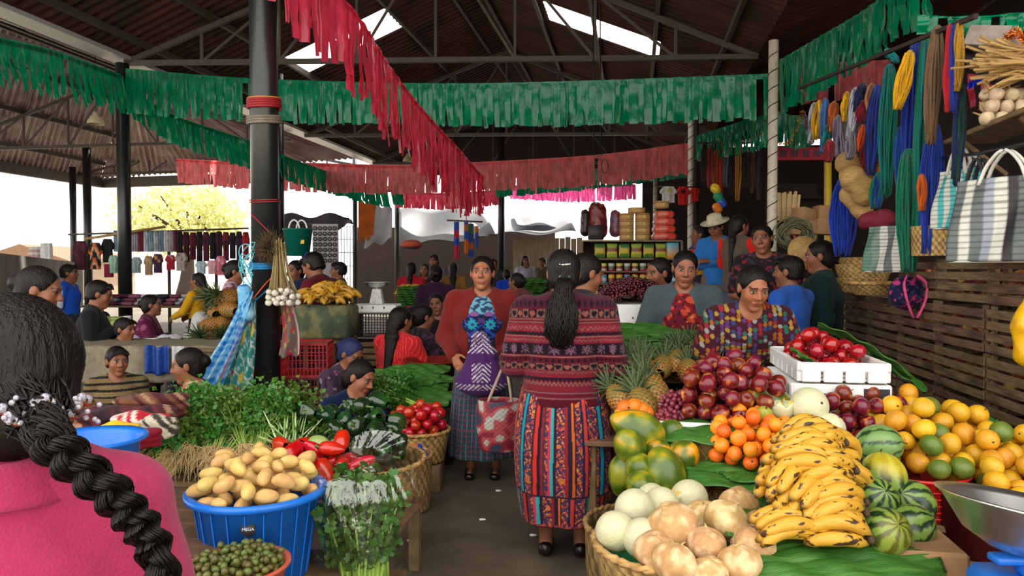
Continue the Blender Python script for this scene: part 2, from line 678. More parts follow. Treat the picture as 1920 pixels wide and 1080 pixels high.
def slope_with_light(edge_u, k0, k1, va, vb):
 g = G()
 g.add(sheet(RU, RZ, edge_u, EZ, ROOF0, va))
 ua, ub = RU + (edge_u - RU) * k0, RU + (edge_u - RU) * k1
 g.add(sheet(RU, RZ, ua, zc(ua), va, vb))
 g.add(sheet(ub, zc(ub), edge_u, EZ, va, vb))
 g.add(sheet(RU, RZ, edge_u, EZ, vb, V1))
 return g.vf, sheet(ua, zc(ua) + .02, ub, zc(ub) + .02, va, vb)
for k, (eu, k0, k1) in enumerate(((LU, .29, .70), (RGU, .30, .71))):
 rf, pn = slope_with_light(eu, k0, k1, 12.55, 13.6)
 struct('ceiling', rf, m_roof, smooth=True)
 struct('window_%d' % (k + 1), pn, m_pane, smooth=True, label='translucent roof light in the %s slope of the dark roof' % ('left', 'right')[k])
# left bay with a hipped far end, seen from below
HU, HZ, LE, LZ = -12.0, 6.1, -16.3, 4.2
struct('ceiling', sheet(HU, HZ, LU - .25, 4.66, ROOF0, 20, hip=(16.3, 20.6)), m_roof2, smooth=True)
struct('ceiling', sheet(HU, HZ, LE, LZ, ROOF0, 20, hip=(16.3, 20.6)), m_roof2, smooth=True)
def hipf(u, v):
 w = (1 - u)
 U = (LE + (LU - .25 - LE) * v) * u + HU * w
 Vv = 16.3 + (20.6 - 16.3) * u
 Z = (LZ + .44 * v) * u + HZ * w + .036 * np.sin(U * 2 * PI / .18)
 return U * CY + Vv * SY, -U * SY + Vv * CY, Z
struct('ceiling', surf(hipf, 8, 420), m_roof2, smooth=True)
# eave beams of the left bay and the gutter in the valley
struct('trim_1', bar(B(LE, ROOF0, LZ - .12), B(LE, 20.7, LZ - .12), .14, .3), m_steel)
struct('trim_2', bar(B(LE, 20.7, LZ - .12), B(LU, 20.2, LZ - .1), .14, .3), m_steel)
m_gut = pm('pale_gutter', rgb(200, 200, 200), rough=.4, var=.1, metal=.3, bump=0)
struct('trim_3', bar(B(LU + .02, ROOF0, 4.58), B(LU + .02, V1, 4.58), .34, .06), m_gut)
# right lean-to over the shops
def lean(u0, z0, u1, z1, v0, v1):
 return sheet(u0, z0, u1, z1, v0, v1)
g = G()
g.add(lean(1.7, 4.70, 6.6, 5.9, ROOF0, 8.2))
g.add(lean(1.7, 4.70, 2.7, 4.945, 8.2, 8.7))
g.add(lean(4.3, 5.337, 6.6, 5.9, 8.2, 8.7))
g.add(lean(1.7, 4.70, 6.6, 5.9, 8.7, V1))
struct('ceiling', g.vf, m_roof, smooth=True)
struct('window_3', lean(2.7, 4.965, 4.3, 5.357, 8.2, 8.7), m_pane, smooth=True, label='translucent slit in the roof above the yarn stall')
gw = [B(LU, V1 - .02, 4.3), B(RGU, V1 - .02, 4.3), B(RGU, V1 - .02, EZ), B(RU, V1 - .02, RZ), B(LU, V1 - .02, EZ)]
struct('wall_gable', thick((np.array(gw), [np.array([[0, 1, 2, 3]]), np.array([[0, 3, 4]])]), .04), m_darkwood)
struct('wall_right', bar(B(5.6, 1.0, 2.55), B(5.6, V1, 2.55), .12, 6.1), m_darkwood)
struct('wall_back', bar(B(.2, 21.5, 2.4), B(6, 21.5, 2.4), .12, 4.8), m_darkwood)
def roof_truss(p, q, rise, npan=8, t=.07):
 p, q = Vector(p), Vector(q)
 g = G()
 mid = (p + q) / 2 + Vector((0, 0, rise))
 g.add(bar(p, q, t, t))
 g.add(bar(p, mid, t, t))
 g.add(bar(q, mid, t, t))
 top = lambda s: p.lerp(mid, s * 2) if s <= .5 else mid.lerp(q, s * 2 - 1)
 for i in range(1, npan):
  s = i / npan
  g.add(bar(p.lerp(q, s), top(s), t * .55))
  s2 = (i + 1) / npan if i < npan / 2 else (i - 1) / npan
  if i != npan // 2:
   g.add(bar(p.lerp(q, s), top(s2), t * .5))
 return struct('roof_truss', g.vf, m_steel)
for Y in (11.2, 17.3, 21.8):
 xl, xr = None, None
 # world x where the valley lines cross this depth
 xl = LU / CY + Y * math.tan(YAW)
 xr = RGU / CY + Y * math.tan(YAW)
 roof_truss((xl + .1, Y + .1, 4.52), (xr - .1, Y - .3, 4.5), 1.9)
 x0 = LE / CY + Y * math.tan(YAW)
 roof_truss((x0 + .1, Y + .2, 4.2), (xl - .2, Y + .1, 4.42), 1.5 if Y < 18 else .9)
for su, eu in ((-1, LU), (1, RGU)):
 for f in (.06, .27, .48, .69, .9):
  u = RU + (eu - RU) * f
  struct('roof_purlin', bar(B(u, ROOF0 + .05, zc(u) - .06), B(u, V1 - .05, zc(u) - .06), .06, .1), m_steel)
for f in (.2, .5, .8):
 u = HU + (LE - HU) * f
 struct('roof_purlin', bar(B(u, ROOF0, HZ + (LZ - HZ) * f - .07), B(u, 16.5 + 4 * f, HZ + (LZ - HZ) * f - .07), .06, .1), m_steel)
 u = HU + (LU - HU) * f
 struct('roof_purlin', bar(B(u, ROOF0, HZ + (4.66 - HZ) * f - .07), B(u, 16.5 + 4 * f, HZ + (4.66 - HZ) * f - .07), .06, .1), m_steel)
def pole(px, py, Y, r, top, label, m=None, base=0.0):
 p = at(px, py, Y)
 t = thing('support_pole', label, 'pole', (p.x, p.y, base))
 part('shaft', lathe([(1e-4, 0), (r, 0), (r, top - base), (1e-4, top - base)], 20), m or m_dark, t)
 part('base_plate', box(r * 3, r * 3, .012, (0, 0, .008), .003), m_steel, t)
 return t
p1 = pole(498, 500, 5.6, .103, 5.9, 'thick dark pole with blue cloths and garlic tied to it')
pole(233, 400, 11.26, .098, 4.5, 'dark pole wrapped by the green fringe behind the clothes stall side')
pole(164, 400, 18.0, .095, 4.4, 'dark pole beside the patterned sweater at the clothes stall')
pole(137, 400, 20.4, .085, 4.2, 'thin dark corner pole under the far eave corner')
pole(940, 450, 20.0, .088, 6.0, 'dark pole standing behind the woman in the rust cardigan')
pole(524, 400, 13.4, .085, 4.9, 'dark pole just behind the thick near pole')
pole(666, 450, 22.0, .07, 4.8, 'dark pole beside the wire rack of round trinkets')
pole(745, 450, 23.5, .085, 5.0, 'dark pole beside the white canvas flap')
m_white = pm('white_tube', rgb(214, 205, 186), rough=.5, var=.15, scale=8, bump=.03)
m_twine = pm('dark_twine', rgb(70, 56, 44), rough=.8, var=.2, bump=.1)
def white_pole(px, Y, r, top, label):
 p = at(px, 480, Y)
 t = thing('support_pole', label, 'pole', (p.x, p.y, 0))
 part('shaft', lathe([(1e-4, 0), (r, 0), (r, top), (1e-4, top)], 16), m_white, t)
 a = np.linspace(0, 2 * PI * top / .2, 200)
 part('wrapped_cord', tube(np.c_[(r + .003) * np.cos(a), (r + .003) * np.sin(a), np.linspace(.1, top - .05, 200)], .006, 5), m_twine, t)
white_pole(1447, 8.7, .056, 4.06, 'white cord-wrapped pole nearest the yarn stall')
white_pole(1294, 13.0, .05, 4.1, 'white cord-wrapped pole beside the tall post by the man in the straw hat')
white_pole(1228, 17.0, .05, 3.9, 'white cord-wrapped pole behind the stacked bamboo boxes')
m_post = pm('dark_timber_post', rgb(46, 36, 32), rough=.8, var=.3, bump=.2)
pole(1304, 480, 13.2, .05, 4.4, 'dark timber post right beside a white pole', m_post)
# ------------------------------------------------------------------ fringed plastic garlands
def garland_mat(name, c, tl=.45):
 return pm(name, rgb(*c), rough=.22, var=.3, scale=5, bump=.9, bscale=14, spec=.7, translucent=tl, stretch=(1, 1, .5))
m_green = garland_mat('green_plastic_film', (0, 146, 100))
m_pink = garland_mat('pink_plastic_film', (255, 134, 138), .8)
m_red = garland_mat('rose_plastic_film', (232, 66, 96), .55)
m_mag = garland_mat('magenta_plastic_film', (200, 70, 130))
def garland(pts, ln, mat, label, w=.09, seed=1, lean=0.0, jit=.06, band=.12, spread=.25, group='fringed plastic garlands under the roof'):
 """pts: (px, py, Y) along the hanging line; ln: strip length in metres (list along the line or one)"""
 rs = np.random.default_rng(seed)
 P = bez(*[at(*p) for p in pts], n=60)
 seg = np.r_[0, np.cumsum(np.linalg.norm(np.diff(P, axis=0), axis=1))]
 L = seg[-1]
 ip = lambda s: np.array([np.interp(s, seg, P[:, k]) for k in range(3)])
 lens = np.atleast_1d(ln)
 il = lambda s: np.interp(s / L, np.linspace(0, 1, len(lens)), lens)
 g = G()
 n = 80
 ss = np.linspace(0, L, n)
 top = np.array([ip(s) for s in ss])
 d = np.gradient(top, axis=0)
 d /= np.linalg.norm(d, axis=1, keepdims=True)
 nrm = np.cross(d, A(0, 0, 1))
 nrm /= np.linalg.norm(nrm, axis=1, keepdims=True) + 1e-9
 band_v = np.stack([top - A(0, 0, 1) * (il(ss) * band * k)[:, None] + nrm * (.008 * np.sin(ss * 31 + k * 2))[:, None] for k in (0, .5, 1)], 1)
 g.add((band_v.reshape(-1, 3), [grid_faces(n, 3)]))
 s = 0
 while s < L:
  ww = w * rs.uniform(.55, 1.35)
  if rs.uniform() < .965:
   ln_ = il(s) * rs.uniform(1 - jit, 1.03)
   p = ip(min(s, L)); q = ip(min(s + ww, L))
   dd = q - p
   nn = np.cross(dd, A(0, 0, 1)); nn = nn / (np.linalg.norm(nn) + 1e-9)
   k = np.linspace(0, 1, 9)
   sway = rs.normal(0, spread * .05) + lean
   dirh = dd / (np.linalg.norm(dd) + 1e-9); dirh[2] = 0
   tw = rs.normal(0, .35)
   rows = []
   for j, kk in enumerate(k):
    c = (p + q) / 2 - A(0, 0, 1) * ln_ * (band * .3 + (1 - band * .3) * kk)
    c = c + dirh * ln_ * (sway * kk ** 1.3) + nn * (.02 * math.sin(kk * 5 + s * 40) * kk + rs.normal(0, .004))
    hw = ww * .5 * (1 - .12 * kk * rs.uniform(0, 1))
    ca, sa = math.cos(tw * kk), math.sin(tw * kk)
    e = dirh * ca + nn * sa
    fold = nn * .012 * math.sin(s * 90)
    rows.append([c - e * hw, c - e * hw * .35 + fold, c + e * hw * .35 - fold, c + e * hw])
   g.add((np.array(rows).reshape(-1, 3), [grid_faces(9, 4)]))
  s += ww * rs.uniform(.76, .96)
 o = part('plastic_garland', g.vf[:2], mat, None)
 return tag(o, label, 'garland', group)
garland([(-60, 58, 8.0), (0, 70, 8.3), (110, 97, 9.4), (228, 140, 10.9)], [.58, .6, .6], m_green, 'green fringe running from the picture edge to the second dark pole', seed=2, lean=.28, jit=.3, spread=.8)
garland([(236, 128, 10.9), (460, 146, 10.4), (800, 156, 9.6), (1100, 151, 9.2), (1440, 138, 8.8)], [.66, .6, .55, .56, .53], m_green, 'longest green fringe stretched straight across the hall to a white pole', seed=3, spread=.3)
garland([(238, 160, 11.0), (325, 215, 11.6), (462, 262, 12.6), (560, 302, 13.6), (690, 345, 15.0), (752, 348, 15.6)], [.45, .5, .45, .4, .42], m_green, 'green fringe dropping away behind the thick near pole', seed=4, lean=.15, spread=.6)
garland([(330, 297, 14.6), (465, 304, 14.3), (540, 304, 14.2), (760, 309, 14), (930, 302, 13.8), (1120, 290, 13.4), (1290, 268, 13)], [.48, .55, .55, .56, .54], m_pink, 'long salmon pink fringe across the middle of the hall', seed=5, spread=.35)
garland([(500, -150, 5.0), (590, -60, 5.3), (672, 28, 5.7), (735, 128, 6.6), (795, 206, 7.8), (860, 278, 9.4), (905, 330, 10.6)], [.6, .65, .72, .7, .75, .85, .85, .5], m_red, 'rose red fringe hanging diagonally down from the top edge', seed=6, lean=.04, jit=.28, spread=.9, band=.08, w=.07)
garland([(742, 358, 20.2), (830, 362, 20), (935, 356, 19.8)], [.45, .45, .4], m_red, 'short dark red fringe over the grey tarpaulin at the back', seed=7, spread=.5)
garland([(925, 332, 16.5), (1100, 318, 16), (1290, 296, 15)], [.46, .44, .4], m_green, 'green fringe peeping out below the salmon pink one', seed=8)
garland([(955, 347, 22.5), (1080, 348, 22.0), (1190, 345, 21.2)], [.42, .5, .45], m_mag, 'magenta fringe against the bright gap at the back', seed=9)
garland([(1462, 112, 8.6), (1530, 72, 7.5), (1605, 28, 6.3), (1670, -15, 5.5), (1740, -30, 5)], [.62, .6, .5, .42, .3], m_green, 'green fringe climbing from the white pole to the top right', seed=10, spread=.3)
garland([(1442, 212, 8.9), (1375, 232, 10.5), (1306, 255, 12.6)], [.42, .45, .42], m_green, 'green fringe between the two white poles', seed=11)
garland([(1490, 120, 9.6), (1560, 116, 9.4), (1668, 112, 9.2)], [.5, .5, .5], m_pink, 'pink fringe above the yarn stall', seed=12)
garland([(1456, 208, 10.5), (1490, 216, 10.4), (1522, 216, 10.3)], [.42, .5, .4], m_green, 'small pale green fringe right of the nearest white pole', seed=13)
garland([(1720, 28, 4.2), (1820, 30, 4.1), (1935, 22, 4)], [.1, .12, .1], m_green, 'strip of green fringe at the top right corner', seed=14, w=.05)
# ------------------------------------------------------------------ people
m_skin = pm('skin', None, rough=.5, var=.06, scale=30, bump=.04, bscale=120, sss=.08, spec=.4)
m_cloth = pm('woven_cloth', None, rough=.9, var=.12, scale=30, bump=.25, bscale=260, spec=.2, sheen=.06)
m_knit = pm('knitted_wool', None, rough=.95, var=.16, scale=40, bump=.5, bscale=220, spec=.15, sheen=.08)
m_hair = pm('dark_hair', rgb(20, 15, 14), rough=.45, var=.5, scale=18, bump=.6, bscale=60, spec=.25, stretch=(3, 3, .4))
m_shoe = pm('black_leather', rgb(22, 20, 20), rough=.3, var=.1, bump=.03)
SKIN = A(*rgb(138, 88, 62))
BLK = A(*rgb(24, 22, 24))
def hexc(*c):
 return A(*rgb(*c))
def solid(*c):
 c = hexc(*c)
 return lambda P: np.broadcast_to(c, P.shape)
def hash1(i):
 return np.modf(np.abs(np.sin(np.asarray(i) * 12.9898 + 4.1) * 43758.5453))[0]
def palette(pal, k):
 pal = np.array([hexc(*p) for p in pal])
 return pal[np.asarray(k).astype(int) % len(pal)]
def floral(pal, sc=.03, seed=0):
 """all-over printed blotches"""
 def f(P):
  a = vnoise(P, 1 / sc, seed)
  b = vnoise(P[:, [1, 2, 0]], 1.3 / sc, seed + 5)
  k = np.where(a > .25, 1, 0) + np.where(b > .3, 2, 0) + np.where((a < -.4) & (b < 0), 4, 0)
  return palette(pal, k)
 return f
def hbands(pal, step=.025):
 def f(P):
  return palette(pal, (hash1(np.floor(P[:, 2] / step)) * 97).astype(int))
 return f
def vbands(pal, n=26):
 def f(P):
  a = np.arctan2(P[:, 0], P[:, 1]) / (2 * PI) * n
  return palette(pal, (hash1(np.floor(a)) * 89).astype(int))
 return f
def plaid(base, l1, l2, step=.03):
 b, c1, c2 = hexc(*base), hexc(*l1), hexc(*l2)
 def f(P):
  a = np.modf(np.abs(np.arctan2(P[:, 0], P[:, 1]) * .2 / step) + 50)[0]
  z = np.modf(P[:, 2] / step + 50)[0]
  c = np.broadcast_to(b, P.shape).copy()
  c[a < .22] = c1
  c[z < .2] = c2
  c[(a > .55) & (a < .68)] = c2 * .7
  return c
 return f
def RM(yaw=0, pitch=0, roll=0):
 """head frame: columns right, forward, up; pitch>0 looks down; yaw>0 turns to own left"""
 return np.array((Matrix.Rotation(yaw, 3, 'Z') @ Matrix.Rotation(-pitch, 3, 'X') @ Matrix.Rotation(roll, 3, 'Y')))
ARMS = {
 'down': ((.05, -.03, -.25), (.04, .06, -.46)),
 'front': ((.06, -.01, -.25), (-.10, .17, -.30)),
 'work': ((.05, .10, -.22), (-.03, .30, -.30)),
 'reach': ((.04, .16, -.19), (-.02, .38, -.24)),
 'chest': ((.07, .02, -.24), (-.09, .18, -.12)),
 'up': ((.10, .05, .20), (.02, .10, .42)),
 'back': ((.07, -.07, -.24), (.02, .0, -.44)),
 'fold': ((.07, .03, -.25), (-.20, .17, -.20)),
}
def hand_sdf(S, w, d, n, side, curl=.5, h=.005):
 """palm + five fingers at wrist w along d, palm facing n"""
 d = d / np.linalg.norm(d)
 n = n - d * (n @ d)
 n /= np.linalg.norm(n) + 1e-9
 t = np.cross(n, d) * side
 M = np.stack([t, d, n], 1)
 S.ell(w + d * .045, (.036, .048, .016), M, k=.012)
 S.cap(w - d * .02, w + d * .02, .021, .02, k=.015)
 rf = max(.0085, h * 1.25)
 for i, (o, L) in enumerate(((-.027, .062), (-.009, .072), (.009, .074), (.027, .066))):
  b = w + d * .078 + t * o * 1.0
  c = curl * (1 + .12 * (3 - i))
  d1 = d * math.cos(c * .7) + n * math.sin(c * .7)
  d2 = d * math.cos(c * 1.6) + n * math.sin(c * 1.6)
  d3 = d * math.cos(c * 2.3) + n * math.sin(c * 2.3)
  p1 = b + d1 * L * .45
  p2 = p1 + d2 * L * .33
  p3 = p2 + d3 * L * .26
  S.cap(b - d * .02, p1, rf, rf * .97, k=.004)
  S.cap(p1, p2, rf * .97, rf * .9, k=.003)
  S.cap(p2, p3, rf * .9, rf * .78, k=.003)
 b = w + d * .018 + t * .028
 p1 = b + (t * .6 + d * .7 + n * .3) * .042
 p2 = p1 + (t * .15 + d * .85 + n * .5) * .032
 S.cap(b, p1, rf * 1.25, rf * 1.05, k=.008)
 S.cap(p1, p2, rf * 1.05, rf * .85, k=.004)
def person(label, loc, yaw=180, H=1.5, lean=0.0, sit=None, head=(0, 0, 0), arms=('down', 'down'), top=None, over=None, lower=None,
           hair='bun', hair_mat=None, skin=SKIN, res=.008, fat=1.0, shw=.165, group=None, shoes=True, elev=0.0, palm=None, curl=.5, build_face=True, knees=.17, neckdrop=.014):
 """local frame: +Y forward, +Z up, built at 1.5 m and scaled"""
 s = H / 1.5
 t = thing('person', label, 'person', loc, group, (0, 0, R(yaw)))
 t.scale = (s, s, s)
 pz = .80 if sit is None else sit / s + .09
 pel = A(0, 0, pz)
 cl, sl = math.cos(lean), math.sin(lean)
 up = A(0, sl, cl)
 fw = A(0, cl, -sl)
 X = A(1, 0, 0)
 T = lambda x, y, z: pel + X * x + fw * y + up * z
 waist, chest, shc, nb = T(0, 0, .12), T(0, .005, .30), T(0, -.01, .415), T(0, -.005, .455)
 hd_up = up * .6 + A(0, 0, 1) * .4
 hd_up /= np.linalg.norm(hd_up)
 Mh = RM(*head)
 base = nb + hd_up * (.03 - neckdrop)
 hc = base + hd_up * .055 + Mh @ A(0, .022, .055)
 Q = lambda x, y, z: hc + Mh @ A(x, y, z)
 sh, el, wr = {}, {}, {}
 for k, sg in ((0, -1), (1, 1)):
  sh[k] = T(sg * shw, -.01, .392)
  e, w = ARMS[arms[k]] if isinstance(arms[k], str) else arms[k]
  el[k] = sh[k] + A(sg * e[0], e[1], e[2])
  wr[k] = sh[k] + A(sg * w[0], w[1], w[2])
 hip, knee, ank = {}, {}, {}
 for k, sg in ((0, -1), (1, 1)):
  hip[k] = pel + A(sg * .085, 0, -.02)
  if sit is None:
   knee[k], ank[k] = A(sg * .085, .015, .42), A(sg * .085, -.01, .07)
  else:
   knee[k] = A(sg * knees, .34, max(pz + .02, .25))
   ank[k] = A(sg * .12, .36 if pz > .3 else .22, .06)
 # --- body
 reach = np.array([hc + A(0, 0, .16), hc - A(.12, .13, 0), hc + A(.12, .14, 0), pel - A(.2, .2, 0), pel + A(.2, .2, 0)] + [v - A(.06, .06, .06) for v in list(ank.values()) + list(el.values()) + list(knee.values())]
                     + [v + A(.06, .18, .06) for v in list(ank.values()) + list(el.values()) + list(knee.values())] + [v + A(*q) for v in wr.values() for q in ((.2, .2, .2), (-.2, -.2, -.2))])
 lo, hi = reach.min(0) - .05, reach.max(0) + .05
 lo[2] = max(lo[2], -.02)
 S = Sdf(lo, hi, res)
 f = fat
 S.cone(pel - up * .03, waist, (.15 * f, .105 * f), (.125 * f, .09 * f), X, .03)
 S.cone(waist, chest, (.125 * f, .09 * f), (.145 * f, .10 * f), X, .04)
 S.cone(chest, shc, (.145 * f, .10 * f), (.11, .06), X, .05)
 for k, sg in ((0, -1), (1, 1)):
  S.cap(shc + A(0, 0, .0), sh[k], .058, .052, .04)
  S.cap(sh[k], el[k], .047 * f, .037 * f, .03)
  S.cap(el[k], wr[k], .036 * f, .024, .015)
  d = (wr[k] - el[k]) / np.linalg.norm(wr[k] - el[k])
  pn = A(-sg * .8, 0, -.5) if palm is None else A(*palm[k])
  hand_sdf(S, wr[k], d, pn, -sg, curl, res)
  S.cap(hip[k], knee[k], .078 * f, .055, .03)
  S.cap(knee[k], ank[k], .05, .034, .02)
  S.cap(ank[k] - A(0, .02, .03), ank[k] + A(0, .11, -.04), .03, .024, .02)
 S.cap(nb - up * .02, base + hd_up * .05, .05, .044, .03)
 S.ell(Q(0, -.012, .03), (.073, .09, .079), Mh, .02)
 S.ell(Q(0, .016, -.035), (.059, .068, .078), Mh, .03)
 for sg in (-1, 1):
  S.ell(Q(sg * .036, .052, -.022), (.026, .024, .03), Mh, .02)
  S.ell(Q(sg * .0755, -.008, -.002), (.009, .02, .031), Mh, .008)
 S.ell(Q(0, .06, -.094), (.026, .022, .02), Mh, .02)
 if build_face:
  S.cap(Q(-.034, .074, .03), Q(.034, .074, .03), .012, .012, .012)
  for sg in (-1, 1):
   S.ell(Q(sg * .031, .092, .010), (.019, .014, .0125), Mh, .008, 's')
   S.ell(Q(sg * .031, .072, .009), (.0145, .0125, .0115), Mh, .003)
  S.cap(Q(0, .080, .016), Q(0, .1, -.018), .009, .0125, .008)
  S.ell(Q(-.012, .09, -.024), (.010, .011, .009), Mh, .006)
  S.ell(Q(.012, .09, -.024), (.010, .011, .009), Mh, .006)
  S.cap(Q(-.018, .0795, -.0545), Q(.018, .0795, -.0545), .0075, None, .005)
  S.cap(Q(-.015, .079, -.0665), Q(.015, .079, -.0665), .008, None, .004)
 V, F = S.mesh()
 q = (V - hc) @ Mh
 C = np.broadcast_to(np.asarray(skin), V.shape).copy() * (1 + .06 * vnoise(V, 18)[:, None])
 if build_face:
  fr = q[:, 1] > .055
  red = np.exp(-((np.abs(q[:, 0]) - .038) ** 2 + (q[:, 2] + .02) ** 2) / .0006) * fr
  C = C * (1 + red[:, None] * A(.12, -.04, -.06))
  lip = fr & (np.abs(q[:, 0]) < .024) & (np.abs(q[:, 2] + .061) < .013 - 14 * q[:, 0] ** 2)
  C[lip] = np.asarray(skin) * A(.95, .55, .55)
  C[fr & (np.abs(q[:, 0]) < .021) & (np.abs(q[:, 2] + .0605) < max(.0018, res * .35))] = np.asarray(skin) * .25
  for sg in (-1, 1):
   dx = q[:, 0] - sg * .031
   dz = q[:, 2] - .009
   eye = fr & ((dx / .0135) ** 2 + (dz / .0055) ** 2 < 1)
   C[eye] = A(.36, .33, .30) if res < .0075 else A(.05, .04, .03)
   C[eye & (dx ** 2 + dz ** 2 < .0066 ** 2)] = A(.012, .008, .006)
   lid = fr & (np.abs(dx) < .0175) & (np.abs(dz - .0085 + 18 * dx ** 2) < max(.0022, res * .4))
   C[lid] = A(.02, .014, .012)
   br = fr & (np.abs(dx) < .021) & (np.abs(q[:, 2] - .032 + 6 * (dx * sg + .004) ** 2) < max(.0042, res * .5))
   C[br] = A(.02, .015, .013)
 body = part('body', (V, F, C), m_skin, t, loc=(0, 0, 0))
 # --- clothes
 def garment(nm, spec, off):
  sl_ = spec.get('sleeve', 'long')
  S = Sdf(lo, hi, spec.get('res', res))
  hz = spec.get('hem', -.05)
  fl = spec.get('flare', 1.0)
  S.cone(T(0, 0, hz - .06), waist, ((.158 * f) * fl + off, (.118 * f) * fl + off), (.135 * f + off, .102 * f + off), X, .03)
  S.cone(waist, chest, (.135 * f + off, .102 * f + off), (.152 * f + off, .11 * f + off), X, .04)
  S.cone(chest, shc, (.152 * f + off, .11 * f + off), (.12 + off * .6, .068 + off * .6), X, .05)
  if spec.get('bust', 0):
   for sg in (-1, 1):
    S.ell(T(sg * .055 * f, .088 * f, .255), (.055, .032, .06), None, .05)
  for k, sg in ((0, -1), (1, 1)):
   S.cap(shc + up * .01, sh[k], .062 + off * .5, .052 + off * .6, .03)
   if sl_ == 'none':
    continue
   if sl_ == 'short':
    m = sh[k] + (el[k] - sh[k]) * .8
    S.cap(sh[k], m, .053 * f + off * .5, .055 * f + off * .4 + spec.get('wide', 0), .025)
   else:
    S.cap(sh[k], el[k], .056 * f + off * .85, .047 * f + off * .8, .02)
    S.cap(el[k], el[k] + (wr[k] - el[k]) * spec.get('cuff', .93), .047 * f + off * .8, .034 + off * .6, .02)
  S.cone(nb + fw * .03 - up * .005, base + hd_up * .12 + fw * .02, (spec.get('neck', .062), .055), (.075, .09), X, .012, 's')
  if spec.get('open', 0):
   S.ell(T(0, .26, .12), (spec['open'], .25, .5), np.stack([X, fw, up], 1), .015, 's')
  if 'sag' in spec:
   pass
  S.plane(-up, -(T(0, 0, hz) @ up)) if lean < .6 else None
  V, F = S.mesh()
  P = np.stack([(V - pel) @ X, (V - pel) @ fw, (V - pel) @ up], 1)
  w = vnoise(V, 16, 3) * .0035 + vnoise(V * A(1, 1, .4), 38, 1) * .0018
  n_ = V - (pel + up * ((V - pel) @ up)[:, None])
  n_ /= np.linalg.norm(n_, axis=1, keepdims=True) + 1e-9
  V = V + n_ * w[:, None] * spec.get('wrinkle', 1)
  return part(spec.get('name', nm), (V, F, spec['fn'](P)), spec.get('mat', m_cloth), t, loc=(0, 0, 0), label=spec.get('label'))
 if top:
  garment('shirt' if lower and lower['type'] == 'trousers' else 'blouse', top, .010)
 if over:
  garment('cardigan', over, .018)
 if lower:
  ty = lower['type']
  if ty == 'skirt' and sit is None:
   n, m = lower.get('n', 90), lower.get('m', 40)
   hem, w0, w1 = lower.get('hem', .13), lower.get('w0', .15 * f), lower.get('w1', .2 * f)
   def sk(u, v):
    a = u * 2 * PI
    z = pz + .13 + (hem - pz - .13) * v
    w = w0 + (w1 - w0) * np.sin(v * PI / 2) ** 1.3 + lower.get('belly', 0) * np.sin(v ** .8 * PI)
    w = w * (1 + .045 * v * np.sin(a * 7 + 2 * np.sin(a)) + .02 * v * np.sin(a * 17 + 1))
    return w * np.cos(a), w * np.sin(a) * (.72 + .16 * v), z + 0 * u
   vf = surf(sk, n, m, True)
   V = vf[0]
   vf = thick((V, vf[1], lower['fn'](V)), .006)
   part('skirt', vf, m_cloth, t, loc=(0, 0, 0))
  else:
   S = Sdf(lo - .05, hi + .05, max(res, .008))
   if ty == 'skirt':
    S.cone(pel - A(0, 0, .02), waist, (.19 * f, .15), (.15 * f, .12), X, .03)
    kn = (knee[0] + knee[1]) / 2
    S.cone(pel + A(0, .02, -.02), kn, (.19, .11), (.13 + knees * .5, .085), X, .06)
    S.cone(kn, (ank[0] + ank[1]) / 2 + A(0, 0, .02), (.12 + knees * .5, .085), (.2, .11), X, .05)
    V, F = S.mesh()
    V[:, 2] = np.maximum(V[:, 2], .004)
    part('skirt', (V, F, lower['fn'](V - pel)), m_cloth, t, loc=(0, 0, 0))
   else:
    S.cone(pel - A(0, 0, .05), waist + A(0, 0, .02), (.16 * f, .118 * f), (.14 * f, .105 * f), X, .03)
    for k in (0, 1):
     S.cap(hip[k], knee[k], .093 * f, .072 * f, .03)
     S.cap(knee[k], ank[k] + (knee[k] - ank[k]) * lower.get('crop', 0), .07 * f, .056 * f, .02)
    V, F = S.mesh()
    part('trousers', (V, F, lower['fn'](V - pel)), m_cloth, t, loc=(0, 0, 0))
 if shoes:
  for k, sg in ((0, -1), (1, 1)):
   S = Sdf(ank[k] - A(.08, .1, .1), ank[k] + A(.08, .22, .1), max(.006, res * .8))
   a = ank[k]
   S.cone(a + A(0, -.03, -.032), a + A(0, .13, -.046), (.036, .036), (.036, .022), X, .02)
   S.ell(a + A(0, .03, .03), (.030, .072, .038), None, .01, 's')
   S.plane(A(0, 0, -1), -(a[2] - .068))
   V, F = S.mesh()
   part('shoe', (V, F), m_shoe, t, loc=(0, 0, 0))
 # --- hair / headwear
 hm = hair_mat or m_hair
 S = Sdf(hc - A(.24, .3, .55), hc + A(.24, .26, .22), max(res, .005))
 S.ell(Q(0, -.021, .034), (.0815, .0975, .0865), Mh, 0)
 S.ell(Q(0, -.045, -.02), (.074, .066, .085), Mh, .02)
 fr_ = .02 if hair == 'short' else 0
 S.ell(Q(0, .107, -.030 - fr_ * .5), (.086 - fr_ * .2, .092, .115), Mh, .012, 's')
 if hair != 'short':
  S.cap(Q(0, .09, .085), Q(0, -.02, .128), .0035, .003, .004, 's')
 S.ell(Q(0, .03, -.13), (.12, .10, .085), Mh, .02, 's')
 if hair in ('short',):
  S.ell(Q(0, -.04, -.125), (.12, .12, .075), Mh, .02, 's')
  for i in range(9):
   a = i / 8 * 2 - 1
   S.cap(Q(a * .05, .06, .098 - abs(a) * .02), Q(a * .062, .083, .078 - abs(a) * .02), .012, .006, .012)
 if hair == 'bun':
  S.ell(Q(0, -.115, .01), (.042, .036, .042), Mh, .015)
